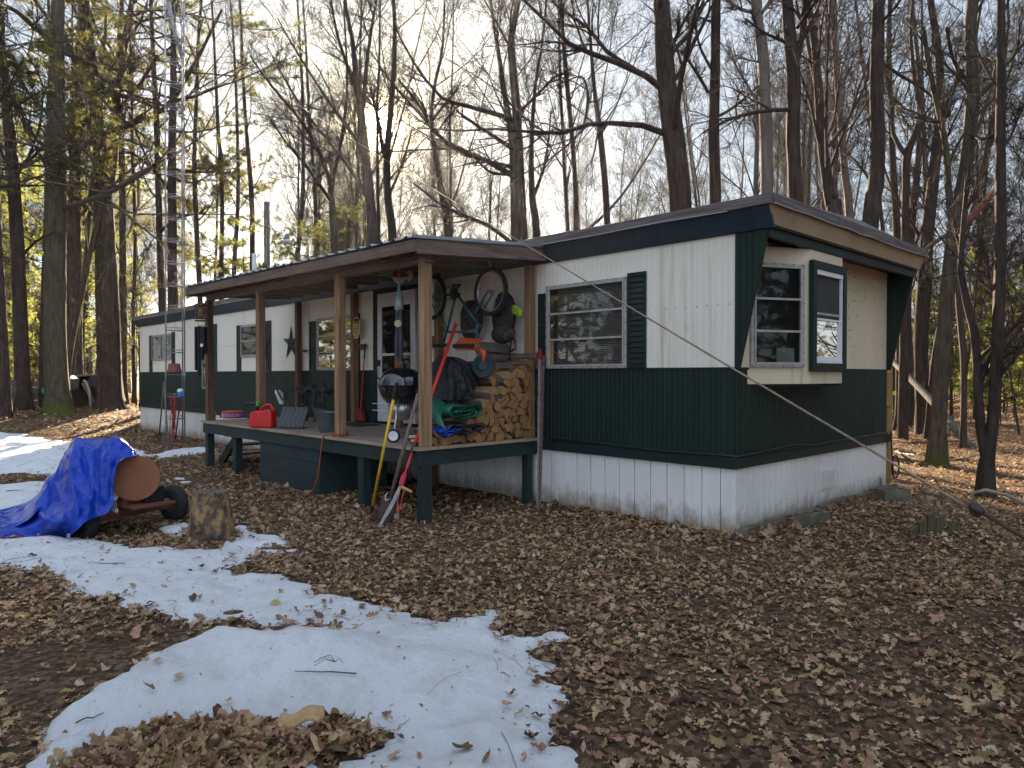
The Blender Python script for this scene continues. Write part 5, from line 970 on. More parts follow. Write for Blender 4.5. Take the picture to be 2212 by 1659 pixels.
# tools leaning on the tower
def leaning(name, base, top, label, cat, kind):
    w_ = root(name, base, label, cat); D_ = top-base; b = MB(); b.tube([base+D_*.14, top], .017, 8); b.build('handle', m_hand if kind != 'bar' else M('red_bar', (.22,.03,.025), (.16,.02,.02), rough=.6), w_, smooth=True)
    dl = D_/np.linalg.norm(D_); sx = V3(.69,.72,0); b = MB()
    if kind == 'rake':
        for i in range(11): u = (i/10-.5); b.tube([base+D_*.14, base+D_*.07+sx*u*.22, base+sx*u*.40, base+sx*u*.40+V3(.03,-.03,-.01)], .005, 5)
        b.beam(base+D_*.07-sx*.10, base+D_*.07+sx*.10, .01, .012); b.build('tines', M('rake_green', (.045,.075,.065), rough=.6), w_)
    elif kind == 'shovel':
        G = []
        for i in range(9):
            t = i/8; wv = .12*(1 if t > .3 else math.sin(math.pi/2*(t/.3)**.6+.02)); G.append([base+dl*(.34*t-.02)+sx*wv*(j/4-1)+V3(.7,-.7,0)*.03*(j/4-1)**2 for j in range(9)])
        b.sheet(G); b.build('blade', m_rust, w_, smooth=True, solid=.004)
    else: b.tube([base, base+D_*.15], .02, 8); b.build('tip', m_rust, w_)
    return w_
leaning('leaf_rake', ground(343, 952)+V3(0,0,.02), legs_[1]+lean*1.35+V3(-.03,-.04,0), 'leaf rake leaning against the left side of the tower', 'rake', 'rake')
leaning('shovel', ground(364, 968)+V3(0,0,.01), legs_[1]+lean*1.45+V3(.02,-.05,0), 'round-point shovel with grey handle leaning on the tower', 'shovel', 'shovel')
leaning('digging_bar', ground(378, 952), legs_[2]+lean*1.15+V3(-.05,-.06,0), 'red bar standing inside the tower behind the cord', 'bar', 'bar')
# guy cable from tower to ground anchor --------------------------------------------
GA = V3(3.10, -.70, .0); 
att = legs_[2]+lean*9.3
m_guy = M('guy_cable', (.30,.23,.165), (.19,.13,.09), scale=20, rough=.8, bump=.004, bscale=90, grime=((.10,.05,.035), 6, .58, .7))
cl = atd(2108, 1100, 5.0)                              # clamp on the cable
pa, pb = atd(1600, 790, 6.35), atd(1180, 528, 7.9)
gd = ray(2700, 1456); GA = CAM+gd*((0-CAM[2])/gd[2])
def on_line(X, Y): return atd(X, Y, 1)
# cable is the straight line between the anchor and the tower
DG = att-GA; cp = lambda t: GA+DG*t
t_cl = min(np.linspace(0, .2, 400), key=lambda t: abs(((cp(t)-CAM)@rt)/((cp(t)-CAM)@fw)-(2108-1106)/F))
gy = root('guy_cable', GA, 'rusty guy cable running from the ground over the porch roof to the tower', 'guy cable')
b = MB(); b.tube([cp(t)+V3(0,0,-.10*math.sin(math.pi*t)) for t in np.linspace(t_cl, 1, 40)], [max(.0025, .0088-.018*max(0, t-.2)) for t in np.linspace(t_cl, 1, 40)], 8); b.build('cable', m_guy, gy, smooth=True)
clp = cp(t_cl); dl = DG/np.linalg.norm(DG); b = MB(); b.tube([clp-dl*.05, clp-dl*.02, clp+dl*.02, clp+dl*.04], [.022,.034,.03,.018], 10); b.tube([clp-dl*.02+V3(0,0,-.03), clp+dl*.03+V3(0,0,-.035)], .02, 8); b.build('clamp', m_brn, gy, smooth=True)
b = MB(); b.tube([GA-dl*.3, clp-dl*.03], .014, 8); b.build('anchor_rod', M('dark_rust', (.09,.045,.03), (.05,.03,.025), scale=12, rough=.8), gy, smooth=True); b = MB(); b.tube([cp(t_cl*.55)-dl*.06, cp(t_cl*.55)+dl*.06], .022, 8); b.build('turnbuckle', m_alloy, gy)
b = MB(); b.tube([clp+V3(0,0,.02), clp+V3(-.02,-.01,.10), clp+V3(.05,.02,.125), clp+V3(.16,.06,.10), clp+V3(.32,.12,.02), clp+V3(.52,.2,-.14), clp+V3(.8,.3,-.32)], .012, 7); b.build('cable_tail', m_guy, gy, smooth=True)
# utility pole with yard lamp -----------------------------------------------------------
up_ = atd(577, 600, 25.0); ptop = atd(577, 437, 25.0); UP = V3(up_[0], up_[1], 0); pole = root('utility_pole', UP, 'grey wooden utility pole with a yard lamp behind the trailer', 'utility pole')
m_upole = wood('pole_wood', (.21,.18,.16), (.12,.10,.09), 'z'); b = MB(); b.tube([UP+V3(0,0,-.2), UP+V3(0,0,ptop[2])], [.115,.10], 12); b.build('pole', m_upole, pole, smooth=True)
b = MB(); b.tube([UP+V3(.08,-.07,0), UP+V3(.075,-.065,ptop[2]-.6)], .018, 6); b.build('conduit', m_alloy, pole); zl_ = atd(577, 532, 25.0)[2]
b = MB(); b.tube([UP+rt*.12+V3(0,0,zl_), UP+rt*.22+V3(0,0,zl_+.22), UP+rt*.40+V3(0,0,zl_+.30), UP+rt*.62+V3(0,0,zl_+.27)], .022, 7); arm_ = b.build('lamp_arm', m_alloy, pole, smooth=True)
c = UP+rt*.70+V3(0,0,zl_+.20); b = MB(); b.lathe([(0,.22),(.07,.21),(.085,.06),(.10,.03)], 16, c); b.build('lamp_housing', M('lamp_grey', (.16,.17,.18), rough=.5), arm_, smooth=True); b = MB(); b.lathe([(.10,.03),(.19,-.03),(.20,-.09),(.0,-.10)], 18, c); b.build('lamp_shade', M('lamp_lens', (.55,.56,.6), rough=.3), arm_, smooth=True)
# log splitter under the blue tarp ----------------------------------------------------------
gR = ground(382, 1126); gL = ground(176, 1166); ax = gL-gR; ax[2] = 0; AXL = np.linalg.norm(ax); ax /= AXL; bwd = np.cross(V3(0,0,1), ax); bwd = bwd if bwd@fw > 0 else -bwd
sp_ = root('log_splitter', (gR+gL)/2, 'rusty wheeled machine with a round reddish drum end, half covered by the blue tarp', 'machine')
m_rst = M('rust_red', (.17,.050,.03), (.095,.035,.024), scale=4, rough=.75, grime=((.05,.03,.025), 3, .5, .7)); m_disc = M('drum_rust', (.30,.115,.05), (.19,.065,.032), scale=1.6, rough=.7, grime=((.36,.06,.04), 1.7, .58, .7))
def tyre(c, nm):
    b = MB(); M_ = align(ax); b.lathe([(.085,-.055),(.16,-.065),(.185,-.05),(.195,-.02),(.195,.02),(.185,.05),(.16,.065),(.085,.055)], 30, c, M_); w_ = b.build('wheel', m_rub, sp_, smooth=True)
    b = MB()
    for s in (-.035, -.012, .012, .035): b.lathe([(.1955,s-.004),(.1985,s),(.1955,s+.004)], 30, c, M_)
    b.build('tread', m_rub, w_); b = MB(); b.lathe([(0,-.02),(.05,-.03),(.08,-.03),(.09,-.052),(.1,-.055),(.1,.055),(.09,.052),(.08,.03),(.05,.03),(0,.02)], 24, c, M_); b.build('rim', M('rusty_rim', (.20,.15,.12), (.12,.07,.05), rough=.7) if 'rusty_rim' not in bpy.data.materials else bpy.data.materials['rusty_rim'], w_, smooth=False)
wr, wl_ = gR+bwd*.05+V3(0,0,.19), gL+bwd*.12-ax*.09+V3(0,0,.15)
tyre(wr, 'r'); tyre(wl_, 'l')
b = MB(); b.beam(wr+ax*.05+V3(0,0,.02), wl_-ax*.05+V3(0,0,.02), .10, .10); b.build('axle_beam', m_rst, sp_, bevel=.006)
dc = atd(293, 1033, 7.18); dn = -fw*.90+rt*.36+V3(0,0,.06); dn /= np.linalg.norm(dn); Md = align(dn); b = MB(); b.lathe([(0,.012),(.224,.012),(.228,.0),(.224,-.012),(0,-.012)], 44, dc, Md); b.build('drum_end', m_disc, sp_, smooth=False)
b = MB(); b.lathe([(.205,-.012),(.19,-.16),(.14,-.30),(0,-.31)], 36, dc, Md); b.build('drum', m_rst, sp_, smooth=True)
b = MB(); q_ = atd(268, 1095, 7.2); b.beam(V3(q_[0],q_[1],.19), V3(dc[0],dc[1],dc[2]-.14)-dn*.12, .20, .14, tuple(bwd)); b.build('pedestal', m_rst, sp_, bevel=.01)
b = MB(); q_ = atd(322, 1066, 7.35); b.beam(q_+V3(0,0,-.08)-ax*.0, q_+V3(0,0,.10), .20, .22, tuple(bwd)); b.lathe([(0,.0),(.10,.0),(.11,.03),(.10,.07),(0,.08)], 20, q_+V3(0,0,.10)); e_ = b.build('engine', m_blk, sp_, bevel=.012)
b = MB(); q2 = atd(345, 1022, 7.4); b.beam(q2-ax*-.07, q2+ax*.09, .12, .09); b.build('air_filter', m_blk, e_, bevel=.02); b = MB(); q3 = atd(300, 1072, 7.35); b.beam(q3-V3(0,0,.07), q3+V3(0,0,.05), .07, .05); q4 = atd(341, 1052, 7.3); b.beam(q4+ax*.08, q4-ax*.06+V3(0,0,.03), .05, .035); b.build('muffler', M('engine_grey', (.25,.26,.25), (.14,.14,.14), scale=8, rough=.6, metal=.4), e_, bevel=.008)
b = MB(); q5 = atd(322, 1088, 7.25); b.beam(q5+ax*.25, q5-ax*.2, .30, .02); b.build('deck_plate', m_rst, sp_)
# tarp
gp = lambda X, Y, h=.015: ground(X, Y)+V3(0,0,h)+V3(0,0,float(surf(ground(X,Y)[0],ground(X,Y)[1])[0]-terrain(ground(X,Y)[0],ground(X,Y)[1])))
rows = [[gp(-60,1120), gp(40,1105), gp(110,1090), atd(142,1040,8.3), atd(180,1010,8.2), atd(215,1000,8.1), atd(245,990,8.05), atd(285,990,7.9), atd(308,1002,7.75)],
 [gp(-70,1135,.05), gp(50,1122,.10), atd(118,1030,7.75), atd(143,985,7.75), atd(172,957,7.7), atd(205,951,7.65), atd(236,953,7.6), atd(266,951,7.5), atd(303,986,7.4)],
 [gp(-75,1148,.06), atd(50,1135,7.15), atd(112,1060,7.35), atd(137,1003,7.4), atd(165,972,7.35), atd(198,962,7.3), atd(232,958,7.25), atd(262,955,7.2), atd(296,984,7.12)],
 [gp(-80,1156,.04), gp(60,1144,.10), atd(116,1096,7.1), atd(138,1060,7.12), atd(163,1035,7.12), atd(192,1018,7.08), atd(217,1008,7.02), atd(240,1000,6.98), atd(262,996,6.98)],
 [gp(-85,1163,.02), gp(55,1157,.05), atd(118, 1132, 6.72), atd(143, 1116, 6.70), atd(168, 1100, 6.72), atd(192, 1084, 6.80), atd(214,1070,6.92), atd(233,1060,6.92), atd(248,1048,6.95)],
 [gp(-90,1170,.0), gp(50,1163,.01), gp(108,1161,.01), gp(146,1163,.02), atd(163,1148,6.60), atd(184,1128,6.66), atd(208,1117,6.8), atd(232,1108,6.85), atd(247,1085,6.9)]]
rows = [crom(r_, 90) for r_ in rows]; cols = [crom([rows[i][j] for i in range(6)], 64) for j in range(90)]
G = []
for j in range(90):
    row = []
    for i in range(64):
        p = cols[j][i]; u, v_ = j/89, i/63; mid = math.sin(math.pi*min(1, v_*1.1))**.5
        s1 = 1-abs(math.sin(3.3*math.pi*u+1.6*v_+.5*math.sin(5*v_))); s2 = 1-abs(math.sin(7.5*math.pi*u-2.4*v_+1.2*math.sin(3*u+4*v_))); s3 = float(vnoise(np.array(u*22+v_*4), np.array(v_*12-u*9)))
        s4 = 1-abs(math.sin(9*v_+5*u*math.sin(3*v_)+2)); h = mid*(.085*s1**1.5+.042*s2**2+.040*s3+.040*s4**3)
        row.append(p-fw*h*.8+V3(0,0,h*.35))
    G.append(row)
m_tarp = M('blue_poly_tarp', (.001,.040,.38), (.001,.030,.30), scale=3, rough=.30, bump=.016, bscale=13, spec=.35, grime=((.05,.07,.40), 6, .62, .8))
nt = m_tarp.node_tree; bs = nt.nodes['Principled BSDF']; vo = N(nt, 'ShaderNodeTexVoronoi', feature='SMOOTH_F1'); vo.inputs['Scale'].default_value = 7.5; vo.inputs['Smoothness'].default_value = .15
nz = N(nt, 'ShaderNodeTexNoise'); nz.inputs['Scale'].default_value = 3; mv = mix(nt, .30, coords(nt, (1,1,1)), nz.outputs['Color']); nt.links.new(coords(nt), nz.inputs['Vector']); nt.links.new(mv, vo.inputs['Vector'])
bn2 = N(nt, 'ShaderNodeBump'); bn2.inputs['Distance'].default_value = .045; bn2.inputs['Strength'].default_value = .9; nt.links.new(vo.outputs['Distance'], bn2.inputs['Height']); old = bs.inputs['Normal'].links[0].from_socket; nt.links.new(old, bn2.inputs['Normal']); nt.links.new(bn2.outputs[0], bs.inputs['Normal'])
tp_ = MB().sheet(G).build('blue_tarp', m_tarp, smooth=True); tag(tp_, 'bright blue tarp draped over the wheeled machine and trailing onto the snow', 'tarp')
for (X, Y, T) in ((249, 1077, 6.86), (252, 1103, 6.85), (148, 1157, 6.68)):
    b = MB(); c = atd(X, Y, T); b.tube([c+rt*.013*math.cos(a)+up*.013*math.sin(a) for a in np.linspace(0, 2*math.pi, 14, endpoint=False)], .0045, 6, closed=True); o = b.build('grommet', m_alloy, None, smooth=True); mw = o.matrix_world.copy(); o.parent = tp_
b = MB(); b.sheet([[atd(X0+(X1-X0)*j/6, Y0+(Y1-Y0)*j/6, T_) for j in range(7)] for X0, Y0, X1, Y1, T_ in ((240,1086,252,1082,6.9),(218,1092,256,1112,6.88))]); o = b.build('tarp_underside', M('tarp_back', (.03,.034,.04), rough=.5), None, smooth=True); o.parent = tp_
# chopping stump --------------------------------------------------------------------
sc_ = ground(455, 1164); st_ = root('stump', sc_, 'thick weathered chopping stump standing in the snow edge', 'stump'); rb = 47/F*6.85; rt_ = 36/F*6.85; H_ = .46; G = []; q = np.random.default_rng(4)
for i in range(22):
    t = i/21; row = []
    for j in range(56):
        a = 2*math.pi*j/56; r_ = (rb*(1-t)**1.4*.30+rt_+(rb-rt_)*.25*(1-t)); r_ *= 1+.05*math.sin(2*a+1)+.05*math.sin(5*a+.7+t)*(1-t)+.035*math.sin(13*a+2*math.sin(6*t+a))+.02*math.sin(29*a+5*t)+.03*float(vnoise(np.array(a*6.), np.array(t*9)))+.10*max(0, math.cos(a-5.9))*(1-t)**2
        row.append(sc_+V3(r_*math.cos(a), r_*math.sin(a), -.06+(H_+.06)*t))
    G.append(row)
m_stump = M('stump_wood', (.30,.19,.085), (.095,.068,.048), scale=9, st=(1.2,1.2,.8), rough=.9, bump=.03, bscale=16, lo=.42, hi=.56, grime=((.03,.025,.02), 6, .50, .62))
b = MB().sheet(G, close=True); b.build('sides', m_stump, st_, smooth=True); b = MB(); top = G[-1]; cc = sc_+V3(0,0,H_+.006)
K = [[cc+(p-cc)*s+V3(0,0,.004*math.sin(9*s+k)) for k, p in enumerate(top)] for s in (.0, .35, .7, .93, 1.0)]; b.sheet(K, close=True); b.build('top', M('stump_top', (.17,.13,.10), (.085,.065,.052), scale=12, rough=.9, bump=.006, bscale=40), st_, smooth=True)
# bark slab and sticks in the foreground -----------------------------------------------
bp0 = onz(650, 1562, .10); b = MB(); G = []; da, db = onz(700, 1520, .2)-onz(590, 1590, .16), V3(.0,.0,0); da = rt*.16+fw*.06+V3(0,0,.03); db = -rt*.02-fw*.0-up*.0; da = V3(*(rt*.10+V3(0,0,.028))); db = V3(fw[0], fw[1], .35)*.075
for i in range(13):
    u = i/12-.5; G.append([bp0+da*u*2*(.75+.25*math.cos(v_*2))+db*v_+V3(0,0,.045*(2*v_)**2*.5+.01*math.sin(u*9)) for v_ in np.linspace(-.5,.5,9)])
b.sheet(G); tag(b.build('bark_slab', M('bark_slab', (.42,.28,.13), (.30,.18,.085), scale=9, st=(1,4,1), rough=.85, bump=.006, bscale=30, grime=((.10,.065,.04), 9, .62, .74)), smooth=True, solid=.022), 'tan curved slab of bark lying on the leaf pile in the snow', 'bark')
m_stick = M('stick', (.075,.052,.038), (.045,.032,.025), rough=.9)
for nm, pts_, r_, lab in (('stick', ((1430,1705),(1440,1480),(1455,1520),(1510,1580)), .006, None),):
    pass
def stick(pts_, r_, label, z=.03, name='stick'):
    P = crom([ground(X, Y)+V3(0,0,z) for X, Y in pts_], 14); b = MB(); b.tube([p+V3(0,0,.012*math.sin(i*1.7)) for i, p in enumerate(P)], [r_*(1-.5*i/13) for i in range(14)], 6); return tag(b.build(name, m_stick, smooth=True), label, 'stick')
stick(((1202,1420),(1210,1440),(1230,1468),(1240,1495)), .006, 'thin dark stick lying across the right edge of the snow', .05)
stick(((1130,1290),(1180,1262),(1225,1240),(1255,1228)), .008, 'long grey stick lying in the leaves in front of the porch corner', .03)
stick(((1730,1490),(1760,1530),(1795,1560),(1815,1600)), .007, 'dark curved stick lying in the leaves at the bottom right', .03)
stick(((1935,800+180),(1990,1010),(2060,1000),(2130,985)), .02, 'long dark fallen branch on the forest floor at the right', .05)
stick(((1930,955),(1985,962),(2060,958),(2120,955)), .025, 'fallen branch lying behind the trees at the right', .05)
# pine-needle spray on the mound
c = onz(725, 1430, .25); b = MB()
for k, (dx, dy) in enumerate(((-.09,-.03),(-.10,.0),(-.085,.03),(-.06,.045),(.035,-.005))): b.tube([c, c+rt*dx*.5+V3(fw[0],fw[1],.1)*dy*.6+V3(0,0,.02), c+rt*dx+V3(fw[0],fw[1],.15)*dy], .0014, 4)
tag(b.build('needle_sprig', m_stick), 'dark sprig of pine needles lying on the snow mound', 'pine sprig')
# ----------------------------------------------------------------- clutter in the left woods
bw0, bw1 = ground(-60, 893), ground(78, 893); d_ = (bw1-bw0); d_ /= np.linalg.norm(d_); hgt = (893-822)/F*np.dot(bw1-CAM, fw)
m_wallb = M('grey_blocks', (.17,.15,.13), (.10,.09,.08), scale=3, rough=.95); b = MB(); r = random.Random(6); fr_ = (V3(*bw0), d_, np.cross(d_, V3(0,0,1))); LW = np.linalg.norm(bw1-bw0); rowsn = 5
for k in range(rowsn):
    u = -.2*(k % 2)
    while u < LW: b.fbox(fr_, max(u,0)+.008, min(u+.42, LW)-.004, k*hgt/rowsn-.02*(k==0), (k+1)*hgt/rowsn-.012, -.1-r.uniform(0,.02), .12+r.uniform(0,.03)); u += .43
tag(b.build('block_stack', m_wallb, bevel=.01), 'dry stack of grey concrete blocks at the left edge of the woods', 'block stack')
# truck cap lying on its side, with a bent white frame
c0 = ground(208, 893); T_ = float((c0-CAM)@fw); hz = lambda px: px/F*T_
cap = root('truck_cap', c0, 'old dark truck-bed cap tipped on its edge between the two big trunks', 'truck cap')
m_capd = M('cap_dark', (.045,.045,.05), (.03,.028,.028), scale=3, rough=.45); m_capi = M('cap_inside', (.035,.022,.018), (.02,.016,.015), rough=.8); m_edge = M('cap_edge', (.26,.23,.20), (.18,.15,.12), scale=6, rough=.5)
A_ = [atd(X, Y, T_+dT) for X, Y, dT in ((160,880,.9),(150,842,.9),(163,812,.9),(196,810,.0),(226,858,-.1),(212,888,0))]; B_ = [p+V3(fw[0],fw[1],0)*.9+rt*.15+V3(0,0,.05) for p in A_]
b = MB(); b.sheet([A_+[A_[0]], B_+[B_[0]]]); b.add(B_, [tuple(range(6))]); b.build('shell', m_capi, cap)
b = MB(); b.tube(A_, .045, 6, closed=True, cap=False); b.build('rim', m_edge, cap); b = MB(); S_ = [atd(196,810,T_-.05), atd(226,858,T_-.2), atd(214,890,T_-.2), atd(186,830,T_-.1)]; b.prism(S_, (.02,.05,0)); wp_ = b.build('side_panel', m_capd, cap); b = MB(); b.prism([S_[0]*.72+S_[2]*.28+V3(0,-.03,0), S_[1]*.8+S_[3]*.2+V3(0,-.03,0), S_[2]*.75+S_[0]*.25+V3(0,-.03,0), S_[3]*.75+S_[1]*.25+V3(0,-.03,0)], (.0,.01,0)); b.build('side_window', M('cap_glass', (.02,.022,.024), rough=.1), wp_)
b = MB(); b.tube([atd(180,822,T_-.4), atd(186,826,T_-.4), atd(193,846,T_-.45), atd(197,890,T_-.5)], .045, 7); tag(b.build('bent_pipe', M('dirty_white', (.48,.45,.40), (.36,.33,.28), rough=.6), smooth=True), 'bent whitish pipe leaning in front of the truck cap', 'pipe')
b = MB(); b.tube([atd(178,828,T_-.2), atd(212,886,T_-.3)], .04, 6); tag(b.build('grey_pole', m_edge, smooth=True), 'grey pole leaning across the truck cap', 'pole')
b = MB(); q_ = ground(190, 890); b.box(q_[0]-.3, q_[0]+.25, q_[1]-.2, q_[1]+.25, q_[2], q_[2]+.05); tag(b.build('cream_board', M('cream_board', (.62,.52,.32), rough=.7)), 'small cream board lying on the leaves under the truck cap', 'board')
# covered heap with green lid
c0 = ground(110, 890); T_ = float((c0-CAM)@fw)+.8; hp = root('junk_cart', c0, 'dark cart with a slanted grey cover left of the biggest trunk', 'cart'); b = MB(); A_ = [atd(X, Y, T_) for X, Y in ((88,846),(108,822),(126,810),(140,818),(140,842),(100,850))]; b.prism(A_, V3(fw[0],fw[1],0)*.8); b.build('cover', M('grey_cover', (.20,.21,.23), (.10,.10,.12), scale=2, rough=.5), hp)
b = MB(); A_ = [atd(X, Y, T_-.05) for X, Y in ((82,850),(140,848),(142,880),(84,882))]; b.prism(A_, V3(fw[0],fw[1],0)*.8); b.build('body', m_capi, hp); b = MB(); wc = atd(104, 876, T_-.3); b.lathe([(.12,-.08),(.22,-.08),(.25,0),(.22,.08),(.12,.08)], 22, wc, align(V3(fw[0],fw[1],0))); b.build('wheel', m_rub, hp); b = MB(); b.prism([atd(X, Y, T_-.12) for X, Y in ((89,840),(98,834),(108,843),(109,850),(92,850))], (.02,.02,0)); b.build('green_flap', M('bright_green', (.02,.42,.14), (.015,.34,.11), rough=.5), hp)
# ================================================================= TREES
def wander(P0, D0, L, K, r, wob, upb):
    B = len(P0); P = np.zeros((B, K, 3)); P[:, 0] = P0; d = D0.copy(); st = (L/(K-1))[:, None]
    for k in range(1, K):
        d = d+r.normal(0, wob, (B, 3)); d[:, 2] += upb; d /= np.linalg.norm(d, axis=1, keepdims=True)+1e-9; P[:, k] = P[:, k-1]+d*st
    return P
def children(P, Rr, n, t0, t1, ang, lf, rf, K, r, wob=.16, upb=.06, rmin=.004, taper=.25, flat=False, ts=None):
    B, KP = P.shape[:2]; t = (t0+(t1-t0)*r.random((B, n))) if ts is None else np.broadcast_to(ts, (B, n)); u = t*(KP-1); k = np.minimum(u.astype(int), KP-2); f = (u-k)[..., None]
    bi = np.arange(B)[:, None]; A = P[bi, k]; Bp = P[bi, k+1]; pos = A*(1-f)+Bp*f; d = Bp-A; d /= np.linalg.norm(d, axis=-1, keepdims=True)+1e-9
    rad = (Rr[bi, k]*(1-f[..., 0])+Rr[bi, k+1]*f[..., 0]); Lp = np.linalg.norm(np.diff(P, axis=1), axis=-1).sum(1)[:, None]
    rv = r.normal(0, 1, d.shape)
    if flat: rv[..., 2] *= .25
    pr = rv-d*(rv*d).sum(-1, keepdims=True); pr /= np.linalg.norm(pr, axis=-1, keepdims=True)+1e-9
    th = (ang[0]+(ang[1]-ang[0])*r.random((B, n)))[..., None]; D = d*np.cos(th)+pr*np.sin(th)
    L = Lp*lf*(1.05-.6*t)*(.6+.7*r.random((B, n))); R0 = np.maximum(np.minimum(rad*rf, rad*.85), rmin)
    pos, D, L, R0 = pos.reshape(-1, 3), D.reshape(-1, 3), L.ravel(), R0.ravel()
    return wander(pos, D, L, K, r, wob, upb), np.maximum(R0[:, None]*np.linspace(1, taper, K)[None], rmin*.6)
def tubes(P, Rr, n):
    B, K = P.shape[:2]; T = np.gradient(P, axis=1); T /= np.linalg.norm(T, axis=-1, keepdims=True)+1e-9
    m_ = T.mean(1); ref = np.where(np.abs(m_[:, 2:3]) < .8, np.array([[0, 0, 1.]]), np.array([[1., 0, 0]]))[:, None]
    N_ = np.cross(T, ref); N_ /= np.linalg.norm(N_, axis=-1, keepdims=True)+1e-9; Bn = np.cross(T, N_); a = np.arange(n)*2*np.pi/n
    V = P[:, :, None]+Rr[:, :, None, None]*(N_[:, :, None]*np.cos(a)[None, None, :, None]+Bn[:, :, None]*np.sin(a)[None, None, :, None])
    i = np.arange(K-1)[:, None]*n; j = np.arange(n)[None]; q = np.stack([i+j, i+(j+1) % n, i+n+(j+1) % n, i+n+j], -1).reshape(-1, 4)
    return V.reshape(-1, 3), (q[None]+(np.arange(B)*K*n)[:, None, None]).reshape(-1, 4)
def join(*L):
    vs, fs, o = [], [], 0
    for v_, q in L: vs.append(v_); fs.append(q+o); o += len(v_)
    return np.concatenate(vs), np.concatenate(fs)
def bark(name, c1, c2, moss=False, bands=False):
    m, nt, b = nmat(name); v = coords(nt, (1,1,.16)); n1 = noise(nt, v, 16, 6, .7, .4); col = ramp(nt, n1, [(.34, c2), (.62, c1)])
    if bands: col = mix(nt, ramp(nt, noise(nt, coords(nt, (.6,.6,5)), 1.6, 3, .6), [(.60, (0,)*3), (.68, (.8,)*3)]), col, (.045,.038,.034))
    col = mix(nt, ramp(nt, noise(nt, coords(nt), 1.7, 5, .7), [(.55, (0,)*3), (.75, (.45,)*3)]), col, tuple(x*1.5 for x in c1) if not moss else (.10,.11,.075))
    if moss:                                           # moss grows on the root flare
        sx = N(nt, 'ShaderNodeSeparateXYZ'); tc = N(nt, 'ShaderNodeTexCoord'); nt.links.new(tc.outputs['Object'], sx.inputs[0]); ad = N(nt, 'ShaderNodeMath', operation='MULTIPLY_ADD'); ad.inputs[1].default_value = -.55; ad.inputs[2].default_value = .22
        nt.links.new(sx.outputs[2], ad.inputs[0]); a2 = N(nt, 'ShaderNodeMath', operation='ADD'); nt.links.new(ad.outputs[0], a2.inputs[0]); nt.links.new(noise(nt, coords(nt), 5, 5, .7), a2.inputs[1]); col = mix(nt, ramp(nt, a2.outputs[0], [(.50, (0,)*3), (.62, (1,)*3)]), col, (.07,.085,.015))
    nt.links.new(col, b.inputs['Base Color']); b.inputs['Roughness'].default_value = .9; b.inputs['Specular IOR Level'].default_value = .15
    bn = N(nt, 'ShaderNodeBump'); bn.inputs['Distance'].default_value = .035; nt.links.new(n1, bn.inputs['Height']); nt.links.new(bn.outputs[0], b.inputs['Normal']); return m
m_bk = [bark('bark_oak', (.070,.050,.042), (.024,.018,.016)), bark('bark_maple', (.082,.062,.053), (.032,.025,.022)), bark('bark_mossy', (.105,.085,.06), (.036,.030,.023), moss=True)]
m_asp = bark('bark_aspen', (.19,.155,.135), (.115,.094,.08), bands=True); m_twig = M('twig_bark', (.062,.046,.039), (.04,.03,.026), scale=3, rough=.9, spec=.2); m_dead = M('dead_wood', (.14,.125,.115), (.075,.068,.062), scale=8, st=(1,1,.3), rough=.9, bump=.01)
def needle_mat(name, c, tcol, mixf):
    m, nt, b = nmat(name); oi = N(nt, 'ShaderNodeNewGeometry'); col = ramp(nt, oi.outputs['Random Per Island'], [(0, tuple(x*.65 for x in c)), (.6, c), (1, tuple(x*1.35 for x in c))])
    nt.links.new(col, b.inputs['Base Color']); b.inputs['Roughness'].default_value = .5; b.inputs['Specular IOR Level'].default_value = .3
    tl = N(nt, 'ShaderNodeBsdfTranslucent'); tl.inputs[0].default_value = (*tcol, 1); mx = N(nt, 'ShaderNodeMixShader'); mx.inputs[0].default_value = mixf
    nt.links.new(b.outputs[0], mx.inputs[1]); nt.links.new(tl.outputs[0], mx.inputs[2]); nt.links.new(mx.outputs[0], nt.nodes['Material Output'].inputs[0]); return m
m_need = needle_mat('pine_needles', (.055,.062,.026), (.19,.185,.05), .5); m_needy = needle_mat('young_pine_needles', (.10,.125,.035), (.38,.41,.09), .55); m_beech = needle_mat('dry_beech_leaves', (.26,.13,.05), (.5,.26,.08), .5)
def tufts(P, per, nb, L, W, r, spread=.75):
    B, K = P.shape[:2]; t = .25+.75*r.random((B, per)); u = t*(K-1); k = np.minimum(u.astype(int), K-2); f = (u-k)[..., None]; bi = np.arange(B)[:, None]
    A, Bp = P[bi, k], P[bi, k+1]; pos = (A*(1-f)+Bp*f).reshape(-1, 3); d = (Bp-A).reshape(-1, 3); d /= np.linalg.norm(d, axis=1, keepdims=True)+1e-9
    n = len(pos); D = d[:, None]+r.normal(0, spread, (n, nb, 3)); D[..., 2] += .15; D /= np.linalg.norm(D, axis=-1, keepdims=True); S = np.cross(D, r.normal(0, 1, (n, nb, 3))); S /= np.linalg.norm(S, axis=-1, keepdims=True)+1e-9
    l = (L*(.7+.6*r.random((n, nb, 1)))); o = pos[:, None]; V = np.stack([o-S*W*.5, o+D*l*.5-S*W, o+D*l, o+D*l*.5+S*W], 2).reshape(-1, 3); return V, np.arange(len(V)).reshape(-1, 4)
